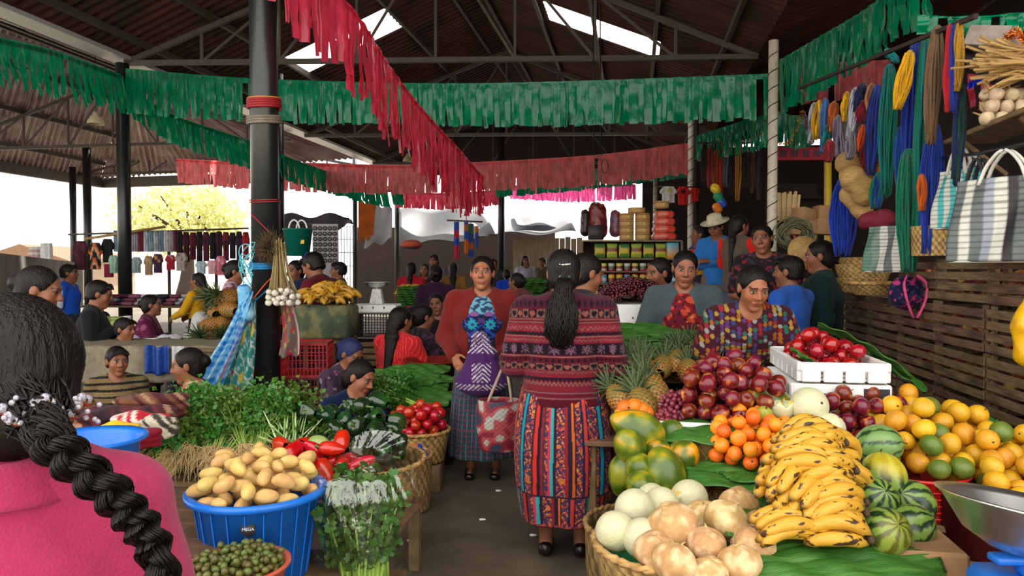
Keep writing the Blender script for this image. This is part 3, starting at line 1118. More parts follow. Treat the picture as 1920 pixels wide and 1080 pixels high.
 if hair in ('pony', 'long', 'braid'):
  b0, b1 = Q(0, -.10, -.02), nb - fw * .105 - up * .02
  L = .34 if hair != 'long' else .36
  b2 = nb - fw * .135 - up * L
  wd = {'pony': .038, 'long': .06, 'braid': .024}[hair]
  if hair == 'braid':
   C_ = bez(b0, b1, b2, n=16)
   for i in range(15):
    S.ell(C_[i] + X * (.008 if i % 2 else -.008), (.027, .022, .022), None, .01)
  else:
   S.cone(b0, b1, (wd * .9, .032), (wd, .034), X, .03)
   S.cone(b1, b2, (wd, .034), (wd * .45, .016), X, .02)
 if hair == 'loose':
  for sg in (-1, 1):
   S.cap(Q(sg * .065, -.02, -.02), nb + X * sg * .085 - fw * .03 - up * .16, .034, .026, .03)
  S.cone(Q(0, -.07, -.02), nb - fw * .11 - up * .22, (.07, .03), (.085, .024), X, .03)
 V, F = S.mesh()
 if len(V):
  st = (V - hc) @ Mh
  ang = np.arctan2(st[:, 0], -st[:, 1])
  V = V + (np.sin(ang * 46 + st[:, 2] * 30) * .0012 + vnoise(V, 60) * .0012)[:, None] * (V - hc) / (np.linalg.norm(V - hc, axis=1, keepdims=True) + 1e-9)
  part('hair', (V, F), hm, t, loc=(0, 0, 0))
 t['_'] = 0
 del t['_']
 info = dict(t=t, hc=Vector(hc), Mh=Mh, wr=wr, el=el, pel=pel, s=s, Q=Q, T=T, sh=sh, lo=lo, hi=hi, nb=nb)
 return info
def wear(pi, name, vf, mat, label=None):
 return part(name, vf, mat, pi['t'], loc=(0, 0, 0), label=label)
# ------------------------------------------------------------------ the standing women of the middle aisle
def sweater_b(P):
 x, z = P[:, 0], np.interp(P[:, 2], [-.06, -.05, .085, .14, .222, .294, .388, .5], [-.11, -.1, -.004, .072, .17, .268, .3625, .46])
 a = np.where(np.abs(x) < .16, x, np.sign(x) * .16 + (x - np.sign(x) * .16) * 1.5)
 a = a + P[:, 1] * .0
 maroon, rose, dk, pale, mid = hexc(112, 22, 40), hexc(168, 46, 66), hexc(38, 18, 36), hexc(190, 130, 120), hexc(134, 30, 50)
 C = np.broadcast_to(mid, P.shape).copy()
 cell = lambda s: (np.modf(np.abs(a / s + 100))[0] - .5, np.floor(a / s))
 def band(z0, z1):
  return (z >= z0) & (z < z1)
 def zig(zc_, amp, th, col, per=.02):
  C[np.abs(z - zc_ - amp * (np.abs(np.modf(np.abs(a / per + 100))[0] - .5) * 4 - 1)) < th] = col
 C[band(-.2, -.075)] = maroon
 for zz in (-.07, -.052, .012, .028):
  C[np.abs(z - zz) < .0028] = pale * .8
 C[band(-.048, -.01)] = rose * .85
 zig(-.022, .005, .0035, pale * .8)
 C[band(-.012, .0)] = mid
 zig(-.004, .005, .007, dk)
 C[band(.005, .05)] = rose * .9
 zig(.036, .006, .003, pale * .7)
 b = band(.052, .092)
 C[b] = hexc(150, 110, 92)
 u, i = cell(.042)
 zz = (z - .072) / .042
 heart = ((np.abs(u) * 1.25 - .2) ** 2 + (zz - .12) ** 2 < .05) | ((np.abs(u) * .9 < .33 + zz * .75) & (zz > -.42) & (zz < .1))
 odd = (i % 2) == 0
 C[b & heart] = dk
 C[b & odd & ~heart] = dk
 C[b & odd & heart] = hexc(186, 110, 92)
 C[band(.094, .122)] = maroon
 u, i = cell(.03)
 C[band(.096, .118) & (np.abs(u) < .28 - np.abs(z - .107) * 14)] = dk
 C[np.abs(z - .13) < .003] = pale
 b = band(.135, .205)
 C[b] = dk
 u, i = cell(.078)
 zz = (z - .17) / .07
 r = np.hypot(u, zz)
 th = np.arctan2(zz, u)
 star = (r < .12 + .34 * np.abs(np.cos(th * 4)) ** 1.1) & (np.abs(np.sin(th * 4)) > .12) & (r > .04)
 C[b & star] = hexc(150, 108, 128)
 C[band(.208, .25)] = rose
 zig(.228, .006, .003, pale * .85)
 C[np.abs(z - .252) < .003] = pale
 zig(.268, .005, .008, dk)
 C[band(.28, .315)] = rose
 zig(.295, .008, .0028, pale * .9, .026)
 for zz in (.322, .336):
  C[np.abs(z - zz) < .003] = pale * .8
 b = band(.345, .38)
 C[b] = hexc(150, 112, 94)
 u, i = cell(.042)
 zz = (z - .3625) / .038
 heart = ((np.abs(u) * 1.25 - .2) ** 2 + (zz - .12) ** 2 < .05) | ((np.abs(u) * .9 < .33 + zz * .75) & (zz > -.42) & (zz < .1))
 odd = (i % 2) == 0
 C[b & heart] = dk
 C[b & odd & ~heart] = dk
 C[b & odd & heart] = hexc(176, 104, 88)
 C[band(.385, .5)] = hexc(98, 34, 58)
 u, i = cell(.03)
 C[band(.39, .42) & (np.abs(u) < .3 - np.abs(z - .405) * 12)] = dk
 return C * A(.47, .45, .5)
SB = [(.0, (62, 40, 88)), (.012, (236, 110, 40)), (.02, (60, 34, 60)), (.05, 'F'), (.062, (30, 40, 84)), (.078, (226, 66, 70)), (.084, (50, 26, 50)),
      (.135, 'F'), (.143, (44, 40, 90)), (.158, (30, 150, 190)), (.166, (32, 34, 84)), (.21, 'F'), (.22, (70, 40, 40)), (.236, (220, 52, 60)), (.25, (40, 24, 30)),
      (.262, (140, 36, 80)), (.272, (90, 50, 44)), (.288, 'F'), (.30, (210, 60, 110)), (.315, (60, 170, 200)), (.33, (56, 30, 60)), (.375, 'F'), (.39, (150, 40, 52)), (.41, (50, 30, 64))]
def skirt_b(V):
 """woven skirt: bright vertical stripes between flowered bands, a second tier near the hem"""
 r = np.hypot(V[:, 0], V[:, 1])
 a = np.arctan2(V[:, 0], -V[:, 1]) * .205 + 2
 z = V[:, 2]
 low = z < .335
 a = np.where(low, a * 1.0 + .07, a)
 m = np.modf(a / .41)[0] * .41
 C = np.zeros(V.shape)
 lab = np.zeros(len(V), bool)
 prev = -1
 for e, c in SB:
  k = (m > prev) & (m <= e)
  if c == 'F':
   lab |= k
   C[k] = hexc(92, 40, 84)
  else:
   C[k] = hexc(*c)
  prev = e
 P = np.c_[a, z * 1.0, 0 * a]
 n1 = vnoise(P, 120, 1); n2 = vnoise(P, 160, 4); n3 = vnoise(P, 45, 7)
 C[lab & (n1 > .25)] = hexc(196, 70, 80)
 C[lab & (n2 > .35)] = hexc(226, 150, 90)
 C[lab & (n1 < -.4)] = hexc(60, 60, 130)
 C[lab & (n3 > .45) & (n2 < .1)] = hexc(236, 120, 50)
 C[np.abs(z - .335) < .004] = hexc(54, 34, 50)
 hem = (z < .2)
 C[hem & (n1 > -.1)] = hexc(200, 76, 70)
 C[hem & (n1 <= -.1)] = hexc(92, 44, 90)
 C[z < .19] = hexc(60, 30, 50)
 return C * A(.8, .85, .62)
pb = at(1058, 1045, 3.55)
PB = person('woman seen from behind in a maroon patterned sweater and rainbow striped skirt', (pb.x, 3.62, 0), yaw=-6, H=1.5, head=(R(4), R(4), 0), arms=('front', 'front'), hair='none0',
   over=dict(fn=sweater_b, sleeve='long', hem=-.05, mat=m_knit, name='sweater', flare=1.12, res=.005, neck=.066), res=.006, fat=1.22, shw=.18,
   lower=dict(type='skirt', fn=skirt_b, hem=.185, w0=.165, w1=.205, belly=.05, n=420, m=240))
# gathered ponytail with loose strands, a tie and a clip
def ponytail(pi, L, w, n, seed, off=(0, 0, 0)):
 rs = np.random.default_rng(seed)
 g = G()
 Q, T = pi['Q'], pi['T']
 for i in range(n):
  a, rr = rs.uniform(0, 2 * PI), math.sqrt(rs.uniform(0, 1))
  ox, oy = math.cos(a) * rr, math.sin(a) * rr
  k = rs.uniform(.75, 1.05)
  p = bez(Q(ox * .02, -.105 + oy * .012, -.03), T(ox * w * .9 + off[0] * .3, -.155 + oy * .03, .40), T(ox * w + off[0] * .7, -.165 + oy * .03, .40 - L * .5), T(ox * w * .6 + off[0], -.15 + oy * .02, .40 - L * k), n=14)
  p = p + np.c_[np.sin(np.linspace(0, 12, 14) + i * .4) * .010, 0 * p[:, 0], 0 * p[:, 0]]
  g.add(tube(p, np.linspace(.0052, .0022, 14), 5))
 return g.vf[:2]
wear(PB, 'ponytail', ponytail(PB, .165, .074, 280, 3, (-.012, 0, 0)), m_hair)
Q = PB['Q']
m_clip = pm('pearly_clip', rgb(190, 186, 170), rough=.25, var=.1, bump=0, spec=.8)
m_tie = pm('green_hair_tie', rgb(40, 130, 100), rough=.6, var=.1, bump=.1)
wear(PB, 'hair_clip', tube(bez(Q(-.045, -.09, .05), Q(-.015, -.112, .035), Q(.03, -.116, .038), n=10), [.003, .005, .006, .006, .006, .006, .005, .005, .004, .003], 8), m_clip)
wear(PB, 'hair_tie', tube([Q(.024 * math.cos(a), -.105, -.028 + .018 * math.sin(a)) for a in np.linspace(0, 2 * PI, 14)], .005, 6), m_tie)
def huipil_a(P):
 x, y, z = P.T
 C = np.broadcast_to(hexc(26, 30, 66), P.shape).copy()
 n1, n2 = vnoise(P, 70, 2), vnoise(P * A(-1, 1, 1) if False else np.c_[np.abs(x), y, z], 55, 3)
 C[n2 > .3] = hexc(40, 80, 190)
 C[(n2 < -.35)] = hexc(90, 60, 130)
 C[(n1 > .5)] = hexc(60, 130, 190)
 for sx in (-1, 1):
  d = np.hypot(x - sx * .06, z - .245)
  th = np.arctan2(z - .245, x - sx * .06)
  C[(d < .032 + .006 * np.cos(th * 9)) & (y > 0)] = hexc(40, 170, 190)
  C[(d < .012) & (y > 0)] = hexc(70, 60, 150)
  d = np.hypot((x - sx * .05) * .6, z - .32)
  C[(d < .022) & (y > 0)] = hexc(140, 90, 150)
 col = (z > .335 - np.abs(np.abs(x) - .05) * .5) & (y > 0) & (np.abs(x) < .1)
 C[col] = np.where((n1[col] > 0)[:, None], hexc(110, 180, 200), hexc(50, 70, 110))
 C[z < .13] = hexc(34, 40, 60)
 return C * .75
pa = at(905, 900, 4.95)
PA = person('woman facing the camera in a rust cardigan, blue embroidered blouse and teal plaid skirt', (pa.x, 5.0, 0), yaw=179, H=1.49, head=(R(-4), R(-2), 0), arms=(((.07, -.02, -.24), (-.05, .17, -.36)), ((.075, -.02, -.24), (.0, .17, -.36))),
   top=dict(fn=huipil_a, sleeve='short', hem=.02, res=.005, bust=1), over=dict(fn=solid(112, 30, 26), hem=-.06, mat=m_knit, open=.105, res=.006, flare=1.0), lower=dict(type='skirt', fn=plaid((54, 60, 76), (46, 128, 130), (122, 70, 92), .034), hem=.15, w0=.17, w1=.225, n=300, m=120),
   hair='bun', res=.0045, fat=1.2, shw=.178, skin=A(*rgb(158, 100, 70)))
ps = at(1092, 560, 4.3)
PS = person('woman in black in profile, half hidden behind the maroon patterned sweater', (ps.x, 4.3, 0), yaw=-70, H=1.5, head=(R(2), R(16), 0), arms=('down', 'front'), top=dict(fn=solid(40, 24, 30), sleeve='long', hem=-.06), lower=dict(type='skirt', fn=solid(50, 40, 70)), hair='bun', res=.007)
# ------------------------------------------------------------------ fruit and vegetables
m_apple = pm('red_plum_skin', rgb(116, 18, 28), rough=.3, var=.3, scale=22, bump=.02, col2=rgb(206, 128, 50), lo=.56, hi=.7, obvar=.2, spec=.5, coat=.2)
m_apple2 = pm('glossy_red_apple_skin', rgb(160, 14, 24), rough=.16, var=.3, scale=14, bump=.01, col2=rgb(196, 60, 40), lo=.58, hi=.75, obvar=.06, coat=.5)
m_tang = pm('tangerine_peel', rgb(244, 124, 20), rough=.42, var=.12, scale=12, bump=.25, bscale=160, col2=rgb(226, 150, 50), lo=.58, hi=.75, obvar=.15)
m_orange = pm('yellow_orange_peel', rgb(222, 164, 26), rough=.42, var=.15, scale=14, bump=.25, bscale=130, col2=rgb(190, 136, 34), lo=.5, hi=.7, obvar=.13)
m_lime = pm('green_orange_peel', rgb(98, 112, 36), rough=.4, var=.2, scale=9, bump=.2, bscale=130, obvar=.2)
m_stem = pm('fruit_stem', rgb(70, 52, 30), rough=.8, var=.2, bump=.1)
m_melon = pm('pale_melon_rind', rgb(206, 204, 166), rough=.55, var=.1, scale=14, bump=.25, bscale=90, col2=rgb(196, 200, 150), lo=.5, hi=.75, obvar=.1)
m_jicama = pm('jicama_skin', rgb(196, 156, 98), rough=.75, var=.2, scale=16, bump=.3, bscale=50, col2=rgb(222, 192, 142), lo=.45, hi=.6, obvar=.12)
m_vfruit = pm('painted_rind', None, rough=.32, var=.15, scale=16, bump=.04, coat=.2)
m_banana = pm('banana_peel', None, rough=.5, var=.12, scale=34, bump=.12, bscale=60, col2=rgb(66, 42, 18), lo=.575, hi=.62, stretch=(.45, 1.6, 1.6))
m_pine = pm('pineapple_skin', None, rough=.6, var=.25, scale=30, bump=.2)
m_leafg = pm('banana_leaf', rgb(58, 112, 40), rough=.42, var=.2, scale=6, bump=.25, bscale=40, col2=rgb(86, 138, 56), lo=.45, hi=.7, stretch=(1, 8, 1), translucent=.12)
m_spiky = pm('pineapple_leaf', rgb(74, 92, 54), rough=.55, var=.3, scale=10, bump=.1)
m_grape = pm('dark_grape_skin', rgb(72, 18, 30), rough=.3, var=.4, scale=14, bump=.02, col2=rgb(110, 40, 50), lo=.5, hi=.7)
m_grape2 = pm('rosy_grape_skin', rgb(140, 52, 66), rough=.35, var=.35, scale=14, bump=.02, col2=rgb(104, 34, 56), lo=.5, hi=.7)
m_potato = pm('potato_skin', rgb(214, 176, 104), rough=.65, var=.18, scale=12, bump=.2, bscale=50, col2=rgb(190, 150, 88), lo=.55, hi=.75, obvar=.12)
m_rpep = pm('red_pepper_skin', rgb(196, 20, 14), rough=.2, var=.2, scale=9, bump=.03, coat=.5, obvar=.07)
m_gpep = pm('dark_green_pepper_skin', rgb(22, 50, 20), rough=.18, var=.3, scale=7, bump=.03, coat=.6, obvar=.25, col2=rgb(40, 84, 28), lo=.5, hi=.75)
m_olive = pm('small_green_fruit_skin', rgb(96, 100, 40), rough=.4, var=.3, scale=30, bump=.05, obvar=.5)
m_tomato = pm('tomato_skin', rgb(190, 34, 18), rough=.2, var=.15, bump=.01, coat=.4, obvar=.1)
m_sticker = pm('paper_sticker', rgb(220, 220, 226), rough=.5, var=.1, bump=0)
m_cut = pm('cut_melon_flesh', rgb(240, 176, 40), rough=.5, var=.1, bump=.1)
def proto(name, vf, mat, cat, kids=()):
 """a loose fruit centred on its own origin, parts as children"""
 o = part(name, vf, mat, None, loc=(0, 0, 0))
 o['category'] = cat
 for nm, v, m in kids:
  part(nm, v, m, o, loc=(0, 0, 0))
 o['_n'] = 0
 return o
def put(p, loc, label, group=None, rot=None, sc=1.0):
 """first use moves the fruit itself, later ones are copies"""
 if p['_n'] == 0:
  o = p
  o.location = loc
  if rot is not None:
   o.rotation_euler = rot
  o.scale = (sc, sc, sc) if isinstance(sc, (int, float)) else sc
 else:
  o = dup(p, loc, rot, sc)
 p['_n'] += 1
 o['label'] = label
 if group:
  o['group'] = group
 elif 'group' in o.keys():
  del o['group']
 PUT.append((p, o))
 return o
PUT = []
def heap(p, C, r0, label, group, rot='any', squash=None):
 for x, y, z, r in C:
  rt = rrot() if rot == 'any' else (random.uniform(-.35, .35), random.uniform(-.35, .35), random.uniform(0, 6.28)) if rot == 'up' else (random.uniform(-.3, .3), random.uniform(-.25, .25), random.uniform(0, 6.28))
  put(p, (x, y, z), label, group, rt, r / r0)
def apple_vf(r=.035, k=.3):
 th = np.linspace(.02, PI - .02, 15)
 rr = np.sin(th) * (1 + .06 * np.cos(th))
 zz = -np.cos(th) * .93
 zz = zz - k * np.exp(-(rr / .28) ** 2) * np.sign(zz) * np.where(zz > 0, 1, .5)
 return lathe(np.c_[rr, zz] * r, 18)
stem_vf = tube(bez((0, 0, .018), (.001, .001, .03), (.004, .002, .04), n=4), .0016, 5)
apple = proto('plum', apple_vf(), m_apple, 'fruit', [('stem', stem_vf, m_stem)])
apple2 = proto('apple', apple_vf(.034), m_apple2, 'fruit', [('stem', stem_vf, m_stem)])
tang = proto('tangerine', apple_vf(.028, .12), m_tang, 'fruit', [('navel', xf(ball(.004, .004, .002, 8, 6), (0, 0, .024)), m_stem)])
orange = proto('orange', apple_vf(.04, .08), m_orange, 'fruit', [('navel', xf(ball(.004, .004, .002, 8, 6), (0, 0, .0365)), m_stem)])
lime = proto('orange', apple_vf(.04, .08), m_lime, 'fruit', [('navel', xf(ball(.004, .004, .002, 8, 6), (0, 0, .0365)), m_stem)])
def lump(rx, ry, rz, amp, sc, seed, n=28, m=20):
 V, F = ball(rx, ry, rz, n, m)
 d = vnoise(V, sc, seed)
 return V * (1 + amp * d[:, None]), F
honey = proto('melon', lump(.075, .075, .072, .012, 30, 2), m_melon, 'fruit', [('stem_scar', xf(ball(.006, .006, .003, 8, 6), (0, 0, .0715)), m_stem)])
jic = []
for i in range(3):
 V, F = lump(.085, .082, .07, .05, 22 + 5 * i, 4 + i, 36, 26)
 a = np.arctan2(V[:, 1], V[:, 0])
 V *= (1 + .035 * np.cos(a * (4 + i % 2) + i))[:, None]
 jic.append(proto('jicama', (V, F), m_jicama, 'vegetable', [('root_end', tube(bez((0, 0, .058), (.004, 0, .075), (.012, .004, .085), n=5), [.012, .007, .004, .003, .002], 7), m_jicama)]))
def watermelon(yellow=0, light=0, seed=0):
 V, F = ball(1, 1, 1.12, 72, 44)
 a = np.arctan2(V[:, 1], V[:, 0])
 z = V[:, 2]
 w = np.sin(a * 9 + vnoise(V, 5, seed) * 1.3 + np.sin(z * 9) * .2)
 t = ssplit(w + vnoise(V, 16, seed + 2) * .5, -.15, .25)
 c = cmix(hexc(118, 150, 64) if not light else hexc(116, 150, 84), hexc(22, 52, 24), t)
 if light:
  c = cmix(hexc(112, 146, 78), hexc(36, 66, 34), ssplit(w + vnoise(V, 16, seed + 2) * .3, .55, .8))
 if yellow:
  y = ssplit(V @ A(.1, -.55, .8), .3, .8)
  c = cmix(c, c * .35 + hexc(206, 182, 40) * .7, y * yellow)
 return V, F, c
WM = lambda **k: proto('watermelon', watermelon(**k), m_vfruit, 'fruit', [('stem', tube(bez((0, 0, 1.1), (.02, .01, 1.19), (.08, .03, 1.25), n=5), .035, 6), m_stem)])
def papaya(seed, yel):
 V, F = ball(1, 1, 1.5, 32, 26)
 t = (V[:, 2] + 1.5) / 3
 V[:, 2] *= 1.08
 V[:, :2] *= (.72 + .42 * np.sin(np.clip(t * 1.15, 0, 1) * PI * .62))[:, None] * .95
 a = np.arctan2(V[:, 1], V[:, 0])
 V[:, :2] *= (1 + .025 * np.cos(a * 5))[:, None]
 n = vnoise(V, 1.6, seed) + .3 * vnoise(V, 5, seed + 1)
 c = cmix(hexc(70, 96, 22), hexc(134, 140, 32), ssplit(n, -.4, .4))
 c = cmix(c, hexc(226, 150, 24), ssplit(n + yel, .35, .8))
 return V, F, c
PAP = [proto('papaya', papaya(i, y), m_vfruit, 'fruit', [('stem_end', xf(ball(.16, .16, .08, 10, 8), (0, 0, -1.47)), m_stem)] + ([('sticker', xf(ball(.16, .16, .03, 12, 8), (0, -.93, .35), (R(82), 0, 0)), m_sticker)] if i != 1 else [])) for i, y in enumerate((.1, .55, -.1))]
def banana_vf(L=.19, r=.0185, bend=.045):
 k = np.linspace(0, 1, 15)
 P = np.c_[(.5 - k) * L, 0 * k, bend * np.sin(k * PI)]
 rr = r * np.clip(np.minimum((k + .02) * 6, (1.04 - k) * 7), .22, 1) * (1 - .12 * np.cos(k * PI * 2))
 V, F = tube(P, rr, 8)
 t = np.repeat(np.r_[0, k, 1], 8)
 c = cmix(hexc(206, 154, 44), hexc(60, 44, 22), ssplit(np.abs(t - .5), .44, .5))
 c = cmix(c, hexc(150, 140, 50), ssplit(.12 - t, 0, .1) * .6)
 return V, F, c
def banana_hand(n=6, seed=0):
 rs = np.random.default_rng(seed)
 t = bpy.data.objects.new('banana_hand', None)
 COL.objects.link(t)
 t['category'] = 'fruit'
 t['_n'] = 0
 part('crown', lump(.024, .034, .02, .15, 60, seed, 14, 10) if False else xf(lump(.012, .03, .014, .1, 60, seed, 14, 10), (.094, 0, .0)), m_stem, t, loc=(0, 0, 0))
 for i in range(n):
  row = i % 2
  y = (i // 2 - (n // 2 - 1) / 2) * .036 + row * .014
  vf = banana_vf(.19 + rs.uniform(-.015, .015), .0195, .036 + rs.uniform(-.006, .01))
  V = xf(vf, (0, 0, 0), (rs.uniform(-.3, .3), 0, 0))[0]
  dx = .095 - V[:, 0]
  V = np.c_[V[:, 0], V[:, 1] + y * (.35 + .65 * np.clip(dx / .1, 0, 1)) , V[:, 2] + row * .03 - .018 + rs.uniform(-.003, .003)]
  part('banana', (V, vf[1], vf[2]), m_banana, t, loc=(0, 0, 0))
 return t
HANDS = [banana_hand(6, 1), banana_hand(6, 2), banana_hand(8, 3)]
def pineapple():
 k = np.linspace(0, 1, 46)
 rr = .062 * np.sin(np.clip(k * .93 + .055, 0, 1) * PI) ** .42
 V, F = lathe(np.c_[rr, (k - .5) * .19], 44)
 a = np.tile(np.arange(44) / 44 * 2 * PI, 46)
 kk = np.repeat(k, 44)
 d = np.cos(a * 7 + kk * 22) * np.cos(a * 7 - kk * 22)
 d2 = np.abs(d)
 V[:, :2] *= (1 + .055 * (d2 - .4))[:, None]
 c = cmix(hexc(84, 60, 30), hexc(206, 140, 50), ssplit(d2, .15, .7))
 c = cmix(c, hexc(110, 110, 50), ssplit(vnoise(V, 14, 2), 0, .7) * .6)
 g = G()
 rs = np.random.default_rng(3)
 for i in range(34):
  an, el_ = i * 2.4, .25 + 1.15 * (1 - i / 34)
  L = .06 + .09 * (i / 34) * rs.uniform(.7, 1.1) + .02
  d_ = A(math.cos(an) * math.sin(el_), math.sin(an) * math.sin(el_), math.cos(el_))
  p = bez((0, 0, .085), A(0, 0, .09) + d_ * L * .6, A(0, 0, .09) + d_ * L + A(math.cos(an), math.sin(an), -.3) * .02, n=6)
  g.add(tube(p, [.008, .0085, .0075, .006, .004, .001], 6, squash=.3))
 return (V, F, c), g.vf[:2]
_pv, _pc = pineapple()
PINE = proto('pineapple', _pv, m_pine, 'fruit', [('crown_leaves', _pc, m_spiky)])
def leaf_sheet(L, w, bend=.1, curl=.0, rip=0, seed=0):
 """broad banana leaf piece along X with a midrib"""
 def f(u, v):
  x = (u - .5) * L
  ww = w * np.sin(np.clip(u * .96 + .03, 0, 1) * PI) ** .35
  y = (v - .5) * ww
  z = bend * (.25 - (u - .5) ** 2) * 4 * L * .3 + curl * (v - .5) ** 2 * w - .012 * np.exp(-((v - .5) / .04) ** 2) + .006 * np.sin(u * 23 + v * 9 + seed) + .004 * np.sin(v * 60)
  return x, y, z
 return thick(surf(f, 36, 24), .003)
def leaf(loc, L, w, rot, label, bend=.1, curl=0, seed=0):
 t = part('banana_leaf', leaf_sheet(L, w, bend, curl, seed=seed), m_leafg, None, loc=loc)
 t.rotation_euler = rot
 return tag(t, label, 'leaf')
def grape_bunch(n, spread, seed, r=.011):
 C = pack(n, lambda q: r * q.uniform(.85, 1.1), ell(0, 0, spread, spread * .75), lambda x, y: 0 * x, 6, 40, seed)
 g = G()
 b = ball(1, 1, 1.08, 9, 7)
 for x, y, z, rr in C:
  g.add((b[0] * rr + A(x, y, z), b[1]))
 return g.vf[:2], tube(bez((0, 0, .02), (.01, .0, C[:, 2].max() + .005), (.03, .01, C[:, 2].max() + .02), n=6), .002, 5)
def woven(prof, n=72, m=26, amp=.012, vw=24):
 prof = np.asarray(prof, float)
 s = np.r_[0, np.cumsum(np.hypot(*np.diff(prof, axis=0).T))]
 q = np.linspace(0, s[-1], m * 3)
 P = np.c_[np.interp(q, s, prof[:, 0]), np.interp(q, s, prof[:, 1])]
 V, F = lathe(P, n)
 a = np.tile(np.arange(n) / n * 2 * PI, len(P))
 k = np.repeat(np.arange(len(P)) // 3, n)
 d = np.sin(a * vw + k * PI)
 V[:, :2] *= (1 + amp * d)[:, None]
 return V, F, cmix(hexc(96, 72, 40), hexc(188, 152, 92), ssplit(d + .6 * vnoise(V, 20), -1, 1))
m_wicker = pm('woven_cane', None, rough=.75, var=.25, scale=14, bump=.3, bscale=90)
def basket(loc, r0, r1, h, label, light=1.0, rim=True, name='wicker_basket', vw=24, group=None):
 t = thing(name, label, 'basket', loc, group)
 V, F, c = woven([(1e-3, .006), (r0, .006), (r0 + (r1 - r0) * .5, h * .5), (r1, h), (r1 - .012, h), (r0 - .008, .016), (1e-3, .016)], amp=.014, vw=vw)
 part('body', (V, F, c * light), m_wicker, t, loc=(0, 0, 0))
 if rim:
  a = np.linspace(0, 2 * PI, 60)
  g = G()
  for k in (0, PI):
   g.add(tube(np.c_[(r1 + .004 * np.cos(a * 20 + k)) * np.cos(a), (r1 + .004 * np.cos(a * 20 + k)) * np.sin(a), h + .006 * np.sin(a * 20 + k)], .009, 6))
  V, F, _ = g.vf
  part('rim', (V, F, cmix(hexc(150, 112, 60) * light, hexc(196, 156, 96) * light, ssplit(vnoise(V, 40), -.5, .5))), m_wicker, t, loc=(0, 0, 0))
 return t
# ------------------------------------------------------------------ the fruit stall on the right
m_box = pm('white_foam', rgb(232, 232, 228), rough=.6, var=.05, scale=10, bump=.12, bscale=160)
m_ink = pm('dark_ink', rgb(40, 40, 44), rough=.7, var=.1, bump=0)
m_chrome = pm('polished_steel', rgb(214, 214, 212), rough=.32, var=.1, scale=6, bump=.02, metal=1)
m_blue = pm('blue_plastic', rgb(26, 112, 214), rough=.35, var=.1, scale=5, bump=.03)
m_redp = pm('red_plastic', rgb(206, 34, 34), rough=.35, var=.1, scale=5, bump=.03)
m_maroonp = pm('maroon_plastic', rgb(98, 20, 28), rough=.4, var=.15, scale=5, bump=.03)
m_card = pm('brown_cardboard', rgb(168, 128, 88), rough=.85, var=.12, scale=4, bump=.05)
def rows_box(o, u, v, z):
 o.rotation_euler = (0, 0, -YAW)
# low wooden tables that carry the stall
def plank_table(c, sx, sy, h, label, legs=True):
 t = thing('plank_table', label, 'table', (c[0], c[1], 0), rot=(0, 0, -YAW))
 g = G()
 n = max(3, int(sy / .12))
 for i in range(n):
  g.add(box(sx, sy / n - .006, .025, (0, (i + .5) * sy / n - sy / 2, h - .0125), .004))
 part('tabletop', g.vf[:2], m_woodx, t, False, loc=(0, 0, 0))
 for a in (-1, 1):
  for b in (-1, 1):
   part('leg', box(.05, .05, h - .026, (a * (sx / 2 - .05), b * (sy / 2 - .05), (h - .026) / 2), .005), m_woodx, t, False, loc=(0, 0, 0))
 return t
plank_table((1.36, 3.08, 0), 1.42, .95, .50, 'plank table hidden beneath the piled plums and oranges')
plank_table((1.02, 2.26, 0), 1.36, .5, .40, 'low plank table under the bananas and watermelons')
# --- plums on leaves over a basket
bk = thing('net_basket', 'tall straw basket wrapped in yellow net below the dark red plums', 'basket', (.90, 2.98, .50))
V, F, c = woven([(1e-3, .006), (.20, .006), (.235, .15), (.25, .27), (.238, .27), (.19, .016), (1e-3, .016)], amp=.006, vw=40)
part('body', (V, F, c * 1.15), m_wicker, bk, loc=(0, 0, 0))
g = G()
for i in range(26):
 for sgn in (-1, 1):
  k = np.linspace(0, 1, 14)
  a = i / 26 * 2 * PI + sgn * k * .9
  r = .203 + .052 * k ** .7
  g.add(tube(np.c_[r * np.cos(a), r * np.sin(a), .005 + .265 * k], .0022, 4))
m_net = pm('yellow_net_cord', rgb(206, 190, 110), rough=.6, var=.15, bump=0)
part('net', g.vf[:2], m_net, bk, loc=(0, 0, 0))
leaf((.80, 2.86, .785), .56, .30, (R(6), R(-2), R(-22)), 'broad banana leaf draped under the front of the dark plums', .05, -.3)
leaf((1.0, 3.1, .785), .6, .36, (0, 0, R(30)), 'banana leaf lying under the back of the dark plums', .03, 0, 2)
C = pack(78, lambda q: q.uniform(.031, .038), ell(.90, 3.04, .20, .19), lambda x, y: .80 + 0 * x, 1.0, 80, 5, (.9, 3.1))
heap(apple, C, .035, 'dark red and yellow plum in the mound on banana leaves beside the tangerines', 'plums mounded over the net basket')
# --- second heap of plums in front of the white box
C = pack(62, lambda q: q.uniform(.031, .037), ell(1.42, 3.02, .20, .15), lambda x, y: .70 + 0 * x, 1.2, 80, 6, (1.42, 3.12))
leaf((1.42, 3.0, .685), .56, .4, (0, 0, R(12)), 'banana leaf under the plums in front of the white box', .02, 0, 5)
crate_b = part('fruit_box', box(.46, .36, .17, (0, 0, .09), .008), m_card, None, False, loc=(1.42, 3.02, .503))
tag(crate_b, 'cardboard box beneath the plums in front of the white box', 'box')
heap(apple, C, .035, 'dark red and yellow plum heaped in front of the white fruit box', 'plums by the white fruit box')
